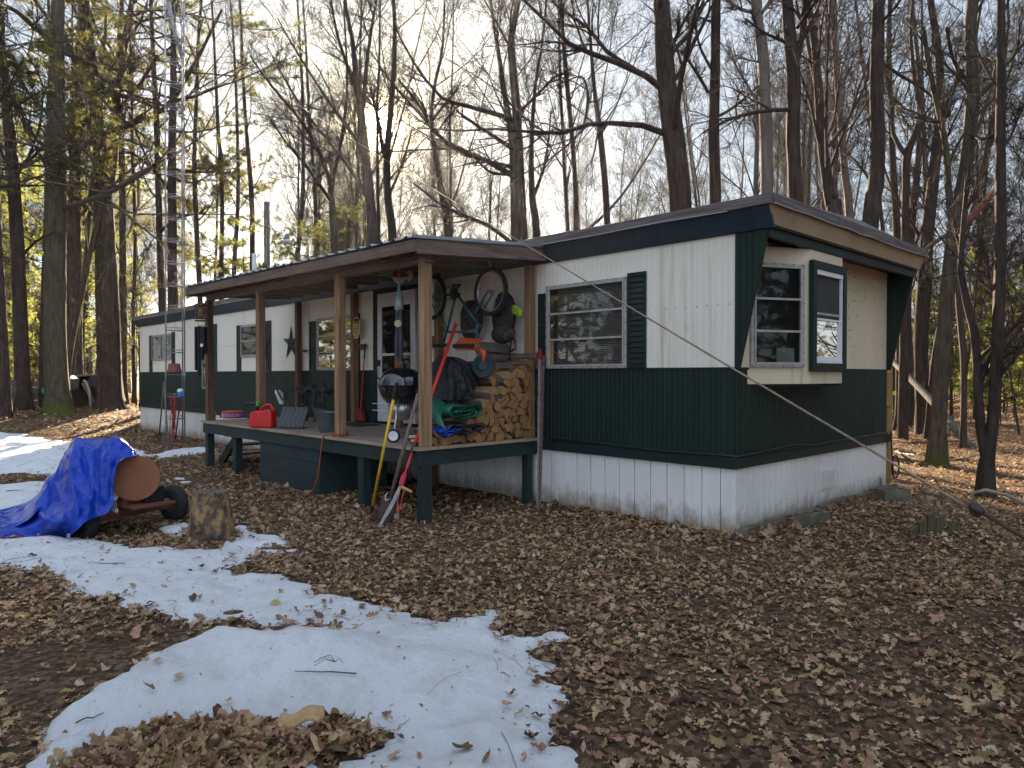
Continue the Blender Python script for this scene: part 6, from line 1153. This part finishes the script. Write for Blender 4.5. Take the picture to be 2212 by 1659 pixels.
def trunk_mesh(P, Rr, n, r, flare=0.0, mat=None):
    K = len(P); V, q = tubes(P[None], Rr[None], n); V = V.reshape(K, n, 3); a = np.arange(n)*2*np.pi/n; z = P[:, 2]-P[0, 2]
    ph = r.random(4)*6.28; lump = 1+.05*np.sin(2*a[None]+ph[0]+z[:, None]*.7)+.035*np.sin(5*a[None]+ph[1]-z[:, None]*.4)+r.normal(0, .02, (K, n))
    lump += flare*np.exp(-z[:, None]/.28)*(1+.35*np.sin(4*a[None]+ph[2])+.2*np.sin(7*a[None]+ph[3])); V = P[:, None]+(V-P[:, None])*lump[..., None]; return V.reshape(-1, 3), q
def limb_stack(P1, R1, r, n2=7, n3=6, n4=6, up2=.05, fine=.0042):
    P2, R2 = children(P1, R1, n2, .18, .98, (.45, 1.0), .50, .55, 5, r, .14, up2, .007); P3, R3 = children(P2, R2, n3, .15, 1, (.4, 1.0), .52, .6, 4, r, .16, .05, fine*1.3); P4, R4 = children(P3, R3, n4, .15, 1, (.4, 1.0), .6, .7, 3, r, .2, .04, fine)
    return [tubes(P2, R2, 5), tubes(P3, R3, 4), tubes(P4, R4, 3)]
# ---- shared bare trees
def bare_kind(seed, H, r0, fork=False, low=.30, nl=22):
    r = np.random.default_rng(seed); P = wander(np.zeros((1, 3)), np.array([[r.normal(0,.03), r.normal(0,.03), 1.]]), np.array([H]), 16, r, .020, .05)[0]; Rr = r0*np.linspace(1, .12, 16)**.85
    tr = [trunk_mesh(P, Rr, 10, r, .35)]
    stems = [(P, Rr)]
    if fork:
        k = int(r.integers(5, 8)); d = np.array([[r.normal(0, 1), r.normal(0, 1), 2.2]]); d /= np.linalg.norm(d); Pf = wander(P[k:k+1], d, np.array([H*(1-k/16)*.95]), 12, r, .04, .12)[0]; Rf = Rr[k]*.75*np.linspace(1, .15, 12); tr.append(trunk_mesh(Pf, Rf, 8, r)); stems.append((Pf, Rf))
    parts_ = []
    for Ps, Rs in stems:
        P1, R1 = children(Ps[None], Rs[None], nl if Ps is P else nl//2, low if Ps is P else .15, .97, (.35, .9), .30, .34, 7, r, .075, .10, .010); parts_ += [tubes(P1, R1, 6)]+limb_stack(P1, R1, r, 7, 6, 6)
    return np_mesh('trunk', *join(*tr), m_bk[seed % 2], smooth=True), np_mesh('branches', *join(*parts_), m_twig)
def pine_kind(seed, H, r0, young=False):
    r = np.random.default_rng(seed); P = wander(np.zeros((1, 3)), np.array([[0, 0, 1.]]), np.array([H]), 14, r, .02, .1)[0]; Rr = r0*np.linspace(1, .08, 14); nl = 34 if young else 48
    P1, R1 = children(P[None], Rr[None], nl, .10 if young else .34, .98, (1.1, 1.65), .36 if young else .25, .40, 7, r, .07, .03, .008)
    ok = np.ones(len(P1), bool); P2, R2 = children(P1, R1, 7 if young else 9, .3, 1, (.5, 1.0), .38, .5, 4, r, .10, .03, .005, flat=True)
    if young: t = tufts(P2, 9, 6, .115, .0075, r); t2 = tufts(P1, 10, 6, .115, .0075, r)
    else: t = tufts(P2, 14, 7, .17, .010, r); t2 = tufts(P1[:, 3:], 12, 6, .17, .010, r)
    return (np_mesh('trunk', *trunk_mesh(P, Rr, 9, r, .3), m_bk[0], smooth=True), np_mesh('branches', *join(tubes(P1, R1, 5), tubes(P2, R2, 3)), m_twig), np_mesh('needles', *join(t, t2), m_needy if young else m_need))
BARE = [bare_kind(100+i, H, r0, f, low) for i, (H, r0, f, low) in enumerate(((18,.12,0,.35),(19,.14,1,.36),(17,.085,0,.32),(19,.11,1,.40),(15,.065,0,.28),(20,.15,0,.42),(17,.09,1,.30),(12,.045,0,.25)))]
PINE = [pine_kind(200, 21, .20), pine_kind(201, 18, .16), pine_kind(202, 15, .12)]; YOUNG = [pine_kind(210, 4.5, .045, True), pine_kind(211, 6.5, .06, True), pine_kind(212, 3.2, .035, True), pine_kind(213, 8.5, .075, True)]
def place(meshes, x, y, label, group, nm, cat='tree', s=1.0, rz=0.0, tilt=(0, 0)):
    o = bpy.data.objects.new(nm, None); COL.objects.link(o); z = float(terrain(x, y)); o.location = (x, y, z-.06); o.rotation_euler = (tilt[0], tilt[1], rz); o.scale = (s, s, s*(.92+.16*random.random())); tag(o, label, cat, group)
    for me in meshes: link(me.name.split('.')[0], me, o)
    return o
DARKY = []
for t_, b_, n_m in YOUNG: n_c = n_m.copy(); n_c.materials.clear(); n_c.materials.append(m_need); DARKY.append((t_, b_, n_c))
# ---- trees read off the photograph, each with its own trunk and limbs
HERO_XY = []
def hero(label, T, pts, limbs=(), mat=0, base=True, nproc=9, seed=1, cat='tree', nm='bare_tree', up_ext=5.0, group=None, twig=1.0):
    r = np.random.default_rng(seed); P = [atd(X, Y, T) for X, Y, w_ in pts]; W_ = [w_/2*T/F for _, _, w_ in pts]
    if base: P[0] = V3(P[0][0], P[0][1], float(terrain(P[0][0], P[0][1]))-.08)
    else:
        d = P[0]-P[1]; d[2] = min(d[2], -.01); zz = float(terrain(P[0][0], P[0][1]))-.08; k = (P[0][2]-zz)/max(.2, -d[2]); k = min(k, 6); q = P[0]+np.array([d[0]*k*.4, d[1]*k*.4, 0]); q[2] = zz; P = [q]+P; W_ = [W_[0]*1.12]+W_
    d = P[-1]-P[-2]; d /= np.linalg.norm(d); d = d*.6+V3(0,0,.4)
    if up_ext: P.append(P[-1]+d*up_ext*.5+V3(*r.normal(0,.15,3))); W_.append(W_[-1]*.7); P.append(P[-1]+d*up_ext*.5+V3(*r.normal(0,.2,3))); W_.append(W_[-1]*.35)
    n = 26; PP = np.array(crom(P, n)); RR = np.array([x[0] for x in crom([[w_, 0, 0] for w_ in W_], n)]); RR = np.maximum(RR, .01)
    o = root(nm, P[0], label, cat, group); HERO_XY.append((P[0][0], P[0][1])); off = P[0]
    m = m_bk[mat] if isinstance(mat, int) else mat
    link('trunk', np_mesh('trunk', *trunk_mesh(PP-off, RR, 14, r, .45 if base else .1), m, smooth=True), o)
    P1s, R1s = [], []
    for lb in limbs:
        dt_ = r.normal(0, .10); L_ = [atd(X, Y, T*(1+dt_*i/len(lb))) for i, (X, Y, w_) in enumerate(lb)]; q = np.array(crom(L_, 9)); P1s.append(q); R1s.append(np.maximum(np.interp(np.linspace(0, 1, 9), np.linspace(0, 1, len(lb)), [w_/2*T/F for *_, w_ in lb]), .006))
    out = []
    if P1s: A, Bq = np.array(P1s)-off, np.array(R1s); out += [tubes(A, Bq, 8)]+limb_stack(A, Bq, r, 9, 6, 5, .03)
    if nproc:
        zt = PP[:, 2]-off[2]; t0 = max(.25, min(.8, 4.2/zt[-1])); A, Bq = children((PP-off)[None], RR[None], nproc, t0, .98, (.4, 1.0), .27, .32, 8, r, .08, .08, .010); out += [tubes(A, Bq, 6)]+limb_stack(A, Bq, r, 7, 6, 5)
    if out: link('branches', np_mesh('branches', *join(*out), m_twig if not limbs else m), o)
    return o
hero('thickest straight trunk rising behind the trailer roof, with long bare limbs reaching left', 15, [(1470,455,46),(1455,300,44),(1440,180,40),(1432,60,37),(1428,-60,35)],
  [[(1435,288,15),(1395,272,13),(1330,268,11),(1290,262,10),(1240,284,9),(1180,288,8),(1120,282,6),(1050,278,4),(980,283,3),(900,276,2)], [(1428,190,15),(1380,155,13),(1290,120,11),(1230,95,9),(1180,45,7),(1130,0,6),(1100,-30,4)], [(1372,150,10),(1310,110,9),(1270,60,8),(1200,10,6),(1180,-20,4)], [(1262,268,6),(1270,215,6),(1262,170,5),(1240,168,3),(1190,190,2)], [(1440,130,9),(1470,60,7),(1500,10,5)]], 0, False, 6, 1)
hero('dark trunk just right of the porch roof, with many limbs sweeping up to the left', 17.5, [(1127,525,26),(1122,400,25),(1117,250,21),(1108,150,18),(1105,80,15),(1120,0,12),(1125,-40,9)],
  [[(1108,258,13),(1050,240,11),(995,225,9),(955,212,7),(910,160,6),(880,110,5),(850,50,3)], [(1108,322,10),(1060,290,8),(1000,250,6),(975,225,3)], [(1105,360,8),(1040,345,7),(985,325,5),(960,310,2)], [(1118,385,13),(1057,350,11),(1012,330,10),(964,307,9),(937,283,8),(917,257,7),(870,206,6),(846,180,4),(800,110,3)], [(1108,528,10),(1060,490,9),(1000,465,8),(950,440,6),(905,405,4),(888,392,2)], [(1100,378,6),(1060,372,6),(1030,345,4)], [(1125,240,7),(1165,200,6),(1200,165,6),(1220,160,4)]], 0, False, 7, 2)
hero('slim grey trunk standing close behind the dark one by the porch roof', 20, [(1112,520,18),(1110,400,17),(1106,300,16),(1090,200,12),(1075,100,9),(1060,0,7)], [], 1, False, 10, 3)
hero('slender tree with a forked upper stem right of the porch roof', 18.5, [(1160,520,16),(1150,430,14),(1148,330,10),(1155,200,8),(1170,100,6),(1180,0,5)], [[(1155,420,7),(1175,360,6),(1185,300,5),(1190,240,3)]], 1, False, 9, 4)
hero('thin straight tree between the porch roof and the thickest trunk', 21, [(1245,500,12),(1240,350,10),(1225,180,10),(1215,60,8),(1210,-30,6)], [], 0, False, 12, 5)
hero('thin pale tree close left of the thickest trunk', 20, [(1312,485,14),(1298,300,12),(1285,200,9),(1275,80,7),(1270,-30,5)], [], 1, False, 12, 6)
hero('trunk standing directly in front of the low sun', 19, [(806,535,22),(800,440,22),(789,330,20),(778,230,18),(770,170,14),(762,90,10),(745,0,7)],
  [[(785,232,9),(792,140,9),(803,60,7),(815,-10,5)], [(790,330,10),(740,260,8),(690,190,6),(640,110,5),(600,40,3)], [(793,425,9),(740,340,7),(680,270,5),(620,180,4),(575,95,2)], [(780,250,8),(760,170,7),(730,80,6),(715,0,4)]], 1, False, 8, 7)
hero('twin stem just right of the low sun', 20, [(850,530,18),(838,430,16),(836,330,14),(845,230,12),(852,120,10),(850,0,8)], [[(828,330,9),(815,250,8),(800,190,6)], [(838,430,7),(870,350,6),(890,280,4)]], 1, False, 9, 8)
hero('slightly curved tree with spreading limbs above the porch roof corner', 20, [(970,510,18),(955,420,14),(940,330,11),(932,250,9),(940,180,8),(955,110,6),(960,20,4)], [[(934,260,6),(965,220,5),(990,190,3)], [(945,290,7),(900,220,6),(860,170,4)]], 0, False, 9, 9)
hero('wide-branching tree with thin fanned limbs left of the low sun', 21, [(724,550,16),(718,450,14),(716,400,11),(732,330,8),(745,250,7),(750,160,5)], [[(716,405,9),(690,330,8),(650,260,6),(590,190,5),(540,120,3)], [(718,440,7),(670,370,6),(620,310,4),(580,250,3)]], 1, False, 9, 10)
hero('straight brown trunk immediately right of the thickest trunk', 15, [(1545,430,24),(1542,300,24),(1545,150,22),(1547,0,20),(1548,-60,18)], [[(1530,200,8),(1500,150,7),(1470,110,5)], [(1542,160,7),(1510,95,6),(1500,20,4)]], 0, False, 6, 11)
hero('grey banded aspen trunk forking into side limbs at the top of the picture', 14, [(1657,400,27),(1655,300,26),(1652,220,24),(1650,130,23),(1640,60,20),(1630,-10,18),(1628,-60,16)], [[(1637,28,9),(1600,20,8),(1565,-4,6),(1540,-30,4)], [(1645,28,9),(1662,5,8),(1680,-20,6)], [(1640,135,5),(1610,128,4),(1585,122,2)]], m_asp, False, 4, 12)
hero('large dark trunk near the roof corner with a second stem at its top', 14, [(1718,430,30),(1713,300,29),(1715,180,29),(1706,80,26),(1700,0,22),(1697,-60,20)], [[(1722,130,14),(1735,60,14),(1742,-10,12),(1745,-60,9)], [(1713,236,10),(1650,240,8),(1600,250,7),(1560,265,5),(1520,285,3)], [(1722,60,8),(1750,20,7),(1775,-20,5)], [(1705,95,8),(1650,70,6),(1610,40,4)]], 0, False, 4, 13)
hero('tapering trunk with a broad foot behind the roof corner', 15, [(1803,470,34),(1795,440,26),(1786,380,22),(1775,300,20),(1768,200,17),(1760,100,14),(1750,30,12),(1745,-30,11)], [[(1766,195,9),(1747,110,8),(1737,20,6),(1730,-30,4)], [(1790,316,8),(1830,260,6),(1870,180,5),(1880,120,3)], [(1762,140,5),(1730,120,4),(1700,90,3)]], 1, False, 5, 14)
hero('thin banded aspen right of the tapering trunk', 16, [(1836,480,18),(1826,380,16),(1816,260,15),(1806,130,13),(1798,0,11),(1795,-50,10)], [], m_asp, False, 5, 15)
hero('big straight trunk behind the roof by the white vent pipe', 14, [(1880,490,33),(1892,400,31),(1896,300,28),(1893,200,27),(1895,100,26),(1897,0,24),(1897,-60,22)], [[(1885,400,6),(1850,350,5),(1820,330,3)], [(1897,130,8),(1940,160,7),(1990,190,6),(2030,225,4)], [(1893,60,7),(1930,20,6),(1960,-20,4)]], 0, False, 4, 16)
hero('Y-shaped tree whose two stems part above the roof end', 17, [(1955,520,17),(1957,400,16),(1960,335,17),(1980,280,11),(1988,235,12),(1976,170,9),(1970,110,7),(1968,40,5)], [[(1958,338,11),(1930,290,9),(1924,220,8),(1905,120,7),(1895,60,5)], [(1985,262,6),(2020,220,5),(2050,200,3)]], 0, False, 6, 17)
hero('dark straight trunk rising just beyond the far corner of the trailer', 18.6, [(1998,937,30),(1990,800,27),(1990,700,28),(1997,600,30),(2001,520,28),(2015,400,23),(2022,330,21),(2030,240,18),(2028,120,16),(2010,0,13)], [[(2025,300,9),(2050,220,8),(2080,150,6)], [(1992,560,7),(1960,600,6),(1925,640,4)]], 0, True, 6, 18)
hero('leaning grey trunk with mossy foot, second big tree right of the trailer', 12.2, [(2022,1004,33),(2029,870,30),(2037,764,31),(2041,680,30),(2049,608,30),(2056,530,28),(2066,470,27),(2076,420,27),(2086,360,28),(2092,300,27),(2101,200,25),(2096,67,23),(2104,-40,20)],
  [[(2062,500,18),(2050,430,14),(2045,330,13),(2030,250,12),(2010,160,10),(1995,60,8)], [(2050,505,10),(2010,530,9),(1985,560,8),(1960,605,7)], [(2090,330,12),(2125,240,10),(2150,150,8),(2165,60,6)], [(2095,290,8),(2130,300,7),(2175,270,5)], [(2092,180,8),(2060,130,7),(2045,60,6)]], 2, True, 5, 19)
ft = hero('dark rough double-stemmed tree at the right edge, forking low down', 9.1, [(2128,1076,36),(2131,1010,32),(2136,980,26),(2148,880,24),(2155,737,24),(2159,636,23),(2162,530,22),(2162,369,20),(2161,300,19),(2163,160,17),(2162,0,15),(2161,-60,14)],
  [[(2131,1000,20),(2120,940,20),(2114,870,19),(2112,817,19),(2109,742,17),(2097,689,17),(2083,630,15),(2074,569,14),(2080,500,12),(2088,400,9)], [(2160,600,5),(2185,540,5),(2210,500,4)], [(2162,330,6),(2190,280,5),(2215,210,4)], [(2158,870,5),(2180,860,4),(2210,850,3)], [(2162,200,5),(2130,150,5),(2100,80,4)]], 0, True, 3, 20)
hero('straight trunk in the gap between the trailer and the first big right-hand tree', 20, [(1945,930,22),(1946,800,20),(1944,650,19),(1938,500,17),(1930,380,15),(1925,250,12),(1920,100,10)], [], 0, True, 8, 21)
hero('slightly leaning trunk close left of the dark straight one beyond the trailer', 21, [(1976,930,20),(1966,800,18),(1960,700,17),(1962,600,16),(1970,480,14),(1985,330,12),(1990,200,10)], [], 1, True, 8, 22)
hero('thin trunk leaning right between the two big right-hand trees', 17, [(2005,960,17),(2012,850,16),(2024,750,16),(2045,650,14),(2070,560,12),(2110,420,10),(2140,280,8)], [], 0, True, 7, 23)
hero('slim tree behind the right fork tree', 15, [(2080,960,12),(2082,800,13),(2075,700,13),(2068,600,11),(2075,450,10),(2090,300,8),(2098,150,6)], [], 1, True, 7, 24)
# left
hero('biggest mossy-footed trunk in the left foreground woods', 22.5, [(127,893,58),(125,860,46),(118,700,44),(121,500,42),(120,300,36),(122,150,30),(125,0,26),(126,-60,24)],
  [[(115,92,12),(68,53,10),(33,23,8),(-10,5,6)], [(133,112,11),(187,133,9),(240,150,7),(300,140,5)], [(140,362,13),(173,320,12),(233,283,12),(293,267,11),(340,240,10),(367,227,9),(430,120,7),(480,20,5)], [(140,450,10),(187,433,9),(227,420,8),(283,390,8),(333,358,6)], [(110,250,8),(60,200,7),(20,120,6),(-10,90,4)], [(112,330,9),(70,290,8),(30,210,6),(5,100,5)], [(132,200,8),(180,170,7),(240,200,6),(330,215,5)]], 2, True, 5, 30)
hero('second biggest furrowed trunk left of the trailer, forking high up', 24.5, [(238,876,58),(237,840,48),(234,700,45),(228,550,42),(222,430,40),(213,300,26),(200,167,22),(187,33,18),(183,-50,15)], [[(230,420,24),(243,350,22),(253,200,20),(268,100,17),(283,20,14),(290,-40,10)], [(212,300,9),(180,240,8),(150,190,6)], [(250,240,9),(290,200,8),(340,120,6)], [(216,250,8),(260,190,7),(300,120,5)]], 0, True, 6, 31)
hero('dark pine-like trunk near the left edge of the picture', 23, [(52,884,32),(44,700,27),(36,500,26),(24,330,24),(12,200,20),(0,60,16)], [[(40,560,6),(80,520,5),(120,500,3)], [(30,400,7),(-10,370,5),(-40,350,3)]], 0, True, 8, 32)
hero('greenish trunk right behind the biggest left-hand trunk', 27, [(167,880,34),(162,750,29),(160,500,26),(165,300,22),(172,120,18),(178,-20,14)], [[(165,320,9),(190,250,8),(220,180,6)]], 1, True, 8, 33)
for i, (pts_, lab) in enumerate((([(140,872,11),(152,760,11),(176,640,10),(205,500,9),(240,360,7),(275,220,5)], 'thin mossy stem leaning right from beside the biggest left-hand trunk'), ([(146,868,10),(165,720,10),(185,560,9),(198,400,8),(215,240,6),(225,100,5)], 'second thin mossy stem of the leaning clump on the left'), ([(88,880,10),(92,700,10),(98,500,9),(104,300,8),(108,100,6)], 'thin straight stem just left of the biggest trunk'), ([(268,876,15),(266,700,14),(265,500,13),(262,300,12),(258,100,10)], 'straight dark trunk right of the furrowed trunk'), ([(290,870,8),(288,700,8),(292,500,7),(285,300,6)], 'very thin stem next to the trailer left end'))):
    hero(lab, 24+i, pts_, [], 2 if i < 2 else 0, True, 6, 40+i)
hero('dark trunk with many side limbs just left of the tower', 25, [(352,700,15),(346,560,14),(342,400,13),(338,250,11),(330,100,9),(325,-30,7)], [[(342,380,6),(300,340,5),(250,320,4)], [(345,500,6),(390,470,5),(440,460,3)]], 0, False, 9, 47)
hero('thin tree rising right of the tower', 26, [(432,640,11),(425,500,10),(420,350,9),(425,200,8),(430,60,6)], [], 1, False, 10, 48)
for i, (x0_, x1_, w_) in enumerate(((478,470,10),(505,512,9),(545,530,11),(640,655,10),(682,668,9))):
    hero(('slender tree %s' % ('first right of the tower above the porch roof', 'second right of the tower above the porch roof', 'just left of the utility pole', 'just right of the yard lamp', 'midway between the yard lamp and the low sun')[i]), 27+i, [(x0_,600,w_),((x0_+x1_)/2+6,430,w_*.9),(x1_,250,w_*.7),(x1_-8,80,w_*.5)], [], i % 2, False, 12, 50+i)
# snapped limb and fallen logs on the right
b = MB(); P = [atd(2072,500,12.1), atd(2098,470,12.0), atd(2125,438,11.9), atd(2146,420,11.85)]; b.tube(P, [.07,.065,.05,.03], 8)
for k in range(5): q = P[-1]+V3(.03*math.sin(k*2),.03*math.cos(k*2),0); b.tube([P[1]+V3(.03*math.sin(k*2),.03*math.cos(k*2),-.02), q+V3(.03*k-.06,0,.05+.03*k)], [.025,.008], 5)
tag(b.build('snapped_limb', M('torn_wood', (.22,.10,.05), (.11,.055,.035), scale=9, st=(3,3,.5), rough=.9, bump=.01), smooth=True), 'reddish snapped limb hanging in the leaning grey tree', 'broken limb')
b = MB(); A, Bq = ground(2098, 968), atd(1905, 757, 19.5); b.tube(crom([A, A*.6+Bq*.4+V3(0,0,.1), Bq], 10), [.09,.09,.088,.086,.084,.08,.078,.074,.07,.065], 10)
for t in (.2, .35, .5, .62, .8): q = A+(Bq-A)*t; b.tube([q, q+V3(.1,-.1,.25)], [.03,.012], 5)
tag(b.build('fallen_trunk', m_dead, smooth=True), 'grey fallen trunk leaning diagonally behind the right-hand trees', 'fallen trunk')
# ---- the woods
rr = np.random.default_rng(77); taken = list(HERO_XY)
def free(x, y, dmin):
    if -20 < x < 1.6 and -3.6 < y < 5.8: return False
    for ox, oy, hw in ((2.5, 7.0, 3.6), (-31, 1.0, 4.5), (-24, 1.0, 3.0)):   # clearings the low sun shines through
        q = (x-ox)*-.842+(y-oy)*.539; s_ = (x-ox)*.539+(y-oy)*.842
        if 1.0 < q < 46 and abs(s_) < hw: return False
    return all((x-a)**2+(y-c)**2 > dmin*dmin for a, c in taken)
def scatter(n, kinds, t0, t1, X0, X1, label, group, nm, dmin, s0, s1, tilt=.03, bias=1.0):
    k = 0; tries = 0
    while k < n and tries < n*60:
        tries += 1; T = t0+(t1-t0)*rr.random()**bias; X = X0+(X1-X0)*rr.random(); p = CAM+rt*((X-1106)/F*T)+np.array([fw[0], fw[1], 0])*T
        if not free(p[0], p[1], dmin): continue
        taken.append((p[0], p[1])); place(kinds[int(rr.integers(len(kinds)))], p[0], p[1], label, group, nm, 'pine' if 'pine' in nm else 'tree', s0+(s1-s0)*rr.random(), rr.random()*6.28, (rr.normal(0, tilt), rr.normal(0, tilt))); k += 1
scatter(22, BARE, 30, 70, 330, 800, 'one of many slender bare trees in the woods left of the low sun', 'bare trees left of the sun', 'bare_tree', 1.3, .8, 1.15)
scatter(64, BARE, 21, 70, 800, 1950, 'one of many slender bare trees in the woods behind the trailer roof', 'bare trees behind the trailer', 'bare_tree', 1.3, .8, 1.15)
scatter(26, BARE, 28, 75, -150, 330, 'one of many slender bare trees deep in the left woods', 'bare trees in the left woods', 'bare_tree', 1.2, .75, 1.15)
scatter(26, BARE, 19, 75, 1925, 2340, 'one of many slender bare trees deep in the right woods', 'bare trees in the right woods', 'bare_tree', 1.2, .7, 1.1)
scatter(4, PINE, 30, 50, -120, 330, 'tall pine with dark needle clumps in the left woods', 'tall pines on the left', 'pine_tree', 2.0, .9, 1.1)
scatter(2, PINE, 44, 60, 330, 720, 'tall pine with needle clumps behind the left end of the trailer', 'tall pines behind the trailer', 'pine_tree', 2.0, .8, 1.0)
scatter(46, YOUNG, 26, 60, -150, 330, 'young pine with sunlit yellow-green needles in the left woods', 'young pines on the left', 'young_pine', 1.0, .8, 1.3, .04)
scatter(14, YOUNG, 24, 45, 330, 760, 'young pine with yellow-green needles behind the trailer left of the sun', 'young pines behind the trailer', 'young_pine', 1.0, .9, 1.3, .04)
scatter(44, YOUNG, 18, 60, 1925, 2340, 'young pine with sunlit yellow-green needles in the right woods', 'young pines on the right', 'young_pine', .9, .7, 1.15, .04)
SAP = [bare_kind(300+i, H, r0, f, .10, 16) for i, (H, r0, f) in enumerate(((6,.022,0),(8,.03,1),(4.5,.016,0)))]
scatter(34, SAP, 12, 45, 1930, 2330, 'wispy leafless sapling on the forest floor at the right', 'leafless saplings on the right', 'sapling', .5, .7, 1.2, .06)
scatter(30, SAP, 22, 45, -120, 400, 'wispy leafless sapling on the forest floor at the left', 'leafless saplings on the left', 'sapling', .5, .7, 1.2, .06)
for X, T, k, s, lab in ((376, 23.5, 0, 1.0, 'tall pine with broad dark boughs directly behind the tower'), (10, 21, 1, 1.05, 'tall pine with dark boughs at the left edge'), (455, 30, 2, .8, 'shorter pine with a rounded tuft of needles right of the tower'), (160, 31, 0, .95, 'tall pine whose boughs show between the two big left trunks')):
    p = CAM+rt*((X-1106)/F*T)+np.array([fw[0], fw[1], 0])*T; taken.append((p[0], p[1])); place(PINE[k], p[0], p[1], lab, None, 'pine_tree', 'pine', s, X*1.0)
# woods across the yard, seen mirrored in the window panes
for n_t, x0_, x1_, y0_, y1_, young in ((26, -46, -7, -40, -13, 0), (34, -46, -9, -34, -14, 1), (18, 7, 30, -9, 32, 0), (22, 9, 30, -6, 32, 1), (26, 6, 24, 6, 40, 1), (8, 2, 16, -26, -12, 0)):
    k = 0
    while k < n_t:
        x, y = x0_+(x1_-x0_)*rr.random(), y0_+(y1_-y0_)*rr.random(); q = V3(x, y, 0)-CAM; dp = q@fw
        if not free(x, y, 1.2) or (dp > 0 and abs(q@rt)/dp < .86) or math.hypot(q[0], q[1]) < 6: continue
        taken.append((x, y)); km = DARKY[k % 4] if young else (BARE[int(rr.integers(8))] if k % 2 else PINE[k % 3])
        place(km, x, y, 'tree across the yard, mirrored in the window panes', 'trees across the yard', 'young_pine' if young else 'bare_tree', 'tree', (1.5+.9*rr.random()) if young else .9+.3*rr.random(), rr.random()*6.28); k += 1
SKY_N = .10; VEIL = (.76, .86, 1.0); BACK_FILL = (1.75, 2.15, 2.85)
# ================================================================= CAMERA, SUN, SKY
cd = bpy.data.cameras.new('camera'); cam = bpy.data.objects.new('camera', cd); COL.objects.link(cam)
cd.sensor_width = 36; cd.sensor_fit = 'HORIZONTAL'; cd.lens = 36*F/2212; cd.clip_start = .05; cd.clip_end = 3000
cam.location = CAM; cam.rotation_euler = (math.pi/2+PIT, 0, YAW); SC.camera = cam
sd_ = ray(817, 272); sd_ /= np.linalg.norm(sd_); EL = math.asin(sd_[2]); AZ = math.atan2(sd_[0], sd_[1])
sl = bpy.data.lights.new('sun', 'SUN'); sl.energy = 5.0; sl.angle = R(.5); sl.color = (1, .80, .54)
so = bpy.data.objects.new('sun', sl); COL.objects.link(so); so.rotation_euler = Vector((-sd_[0], -sd_[1], -sd_[2])).to_track_quat('-Z', 'Y').to_euler(); so.location = (0, 0, 30)
w = bpy.data.worlds.new('World'); SC.world = w; w.use_nodes = True; nt = w.node_tree
bg = nt.nodes['Background']; sk = N(nt, 'ShaderNodeTexSky', sky_type='NISHITA'); sk.sun_disc = False
sk.sun_elevation = EL; sk.sun_rotation = AZ; sk.air_density = 1.0; sk.dust_density = 0.0; sk.ozone_density = 1.0; sk.altitude = 200
# thin high cloud: a milky veil over the blue, with an added fill glow opposite the sun to brighten the shaded front, plus a pale aureole round the sun
tc = N(nt, 'ShaderNodeTexCoord'); nrm = N(nt, 'ShaderNodeVectorMath', operation='NORMALIZE'); nt.links.new(tc.outputs['Generated'], nrm.inputs[0])
def dotp(v):
    d = N(nt, 'ShaderNodeVectorMath', operation='DOT_PRODUCT'); nt.links.new(nrm.outputs[0], d.inputs[0]); d.inputs[1].default_value = tuple(v)
    m = N(nt, 'ShaderNodeMath', operation='MAXIMUM'); nt.links.new(d.outputs['Value'], m.inputs[0]); m.inputs[1].default_value = 0; return m.outputs[0]
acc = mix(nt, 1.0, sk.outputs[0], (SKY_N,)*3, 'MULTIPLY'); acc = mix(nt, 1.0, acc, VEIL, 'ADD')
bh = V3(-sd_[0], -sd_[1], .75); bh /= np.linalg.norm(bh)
for src, pw, col in ((bh, 1.6, BACK_FILL), (sd_, 8, (.26, .20, .02)), (sd_, 50, (.42, .32, .0)), (sd_, 500, (1.3, 1.0, .2)), (sd_, 3000, (22, 17, 9)), (sd_, 9000, (160, 125, 80))):
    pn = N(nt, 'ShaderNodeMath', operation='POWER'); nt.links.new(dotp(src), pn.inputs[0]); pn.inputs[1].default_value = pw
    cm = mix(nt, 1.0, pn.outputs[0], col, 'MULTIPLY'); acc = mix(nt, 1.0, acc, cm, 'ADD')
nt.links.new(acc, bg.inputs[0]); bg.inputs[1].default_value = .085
vs_ = SC.view_settings; vs_.view_transform = 'Standard'; vs_.look = 'None'; vs_.gamma = 1; vs_.exposure = 2.72; vs_.use_curve_mapping = False
SC.cycles.use_denoising = True; SC.cycles.max_bounces = 6; SC.cycles.transparent_max_bounces = 16
# thin air lit by the low sun
hm = bpy.data.materials.new('woodland_air'); hm.use_nodes = True; nt = hm.node_tree; nt.nodes.remove(nt.nodes['Principled BSDF'])
pv = N(nt, 'ShaderNodeVolumePrincipled'); pv.inputs['Density'].default_value = .0003; pv.inputs['Color'].default_value = (.93, .93, .95, 1); pv.inputs['Anisotropy'].default_value = .78
nt.links.new(pv.outputs[0], nt.nodes['Material Output'].inputs['Volume'])
b = MB(); b.box(-250, 250, -250, 250, -2, 27); tag(b.build('haze', hm), kind='stuff')
SC.cycles.volume_bounces = 0
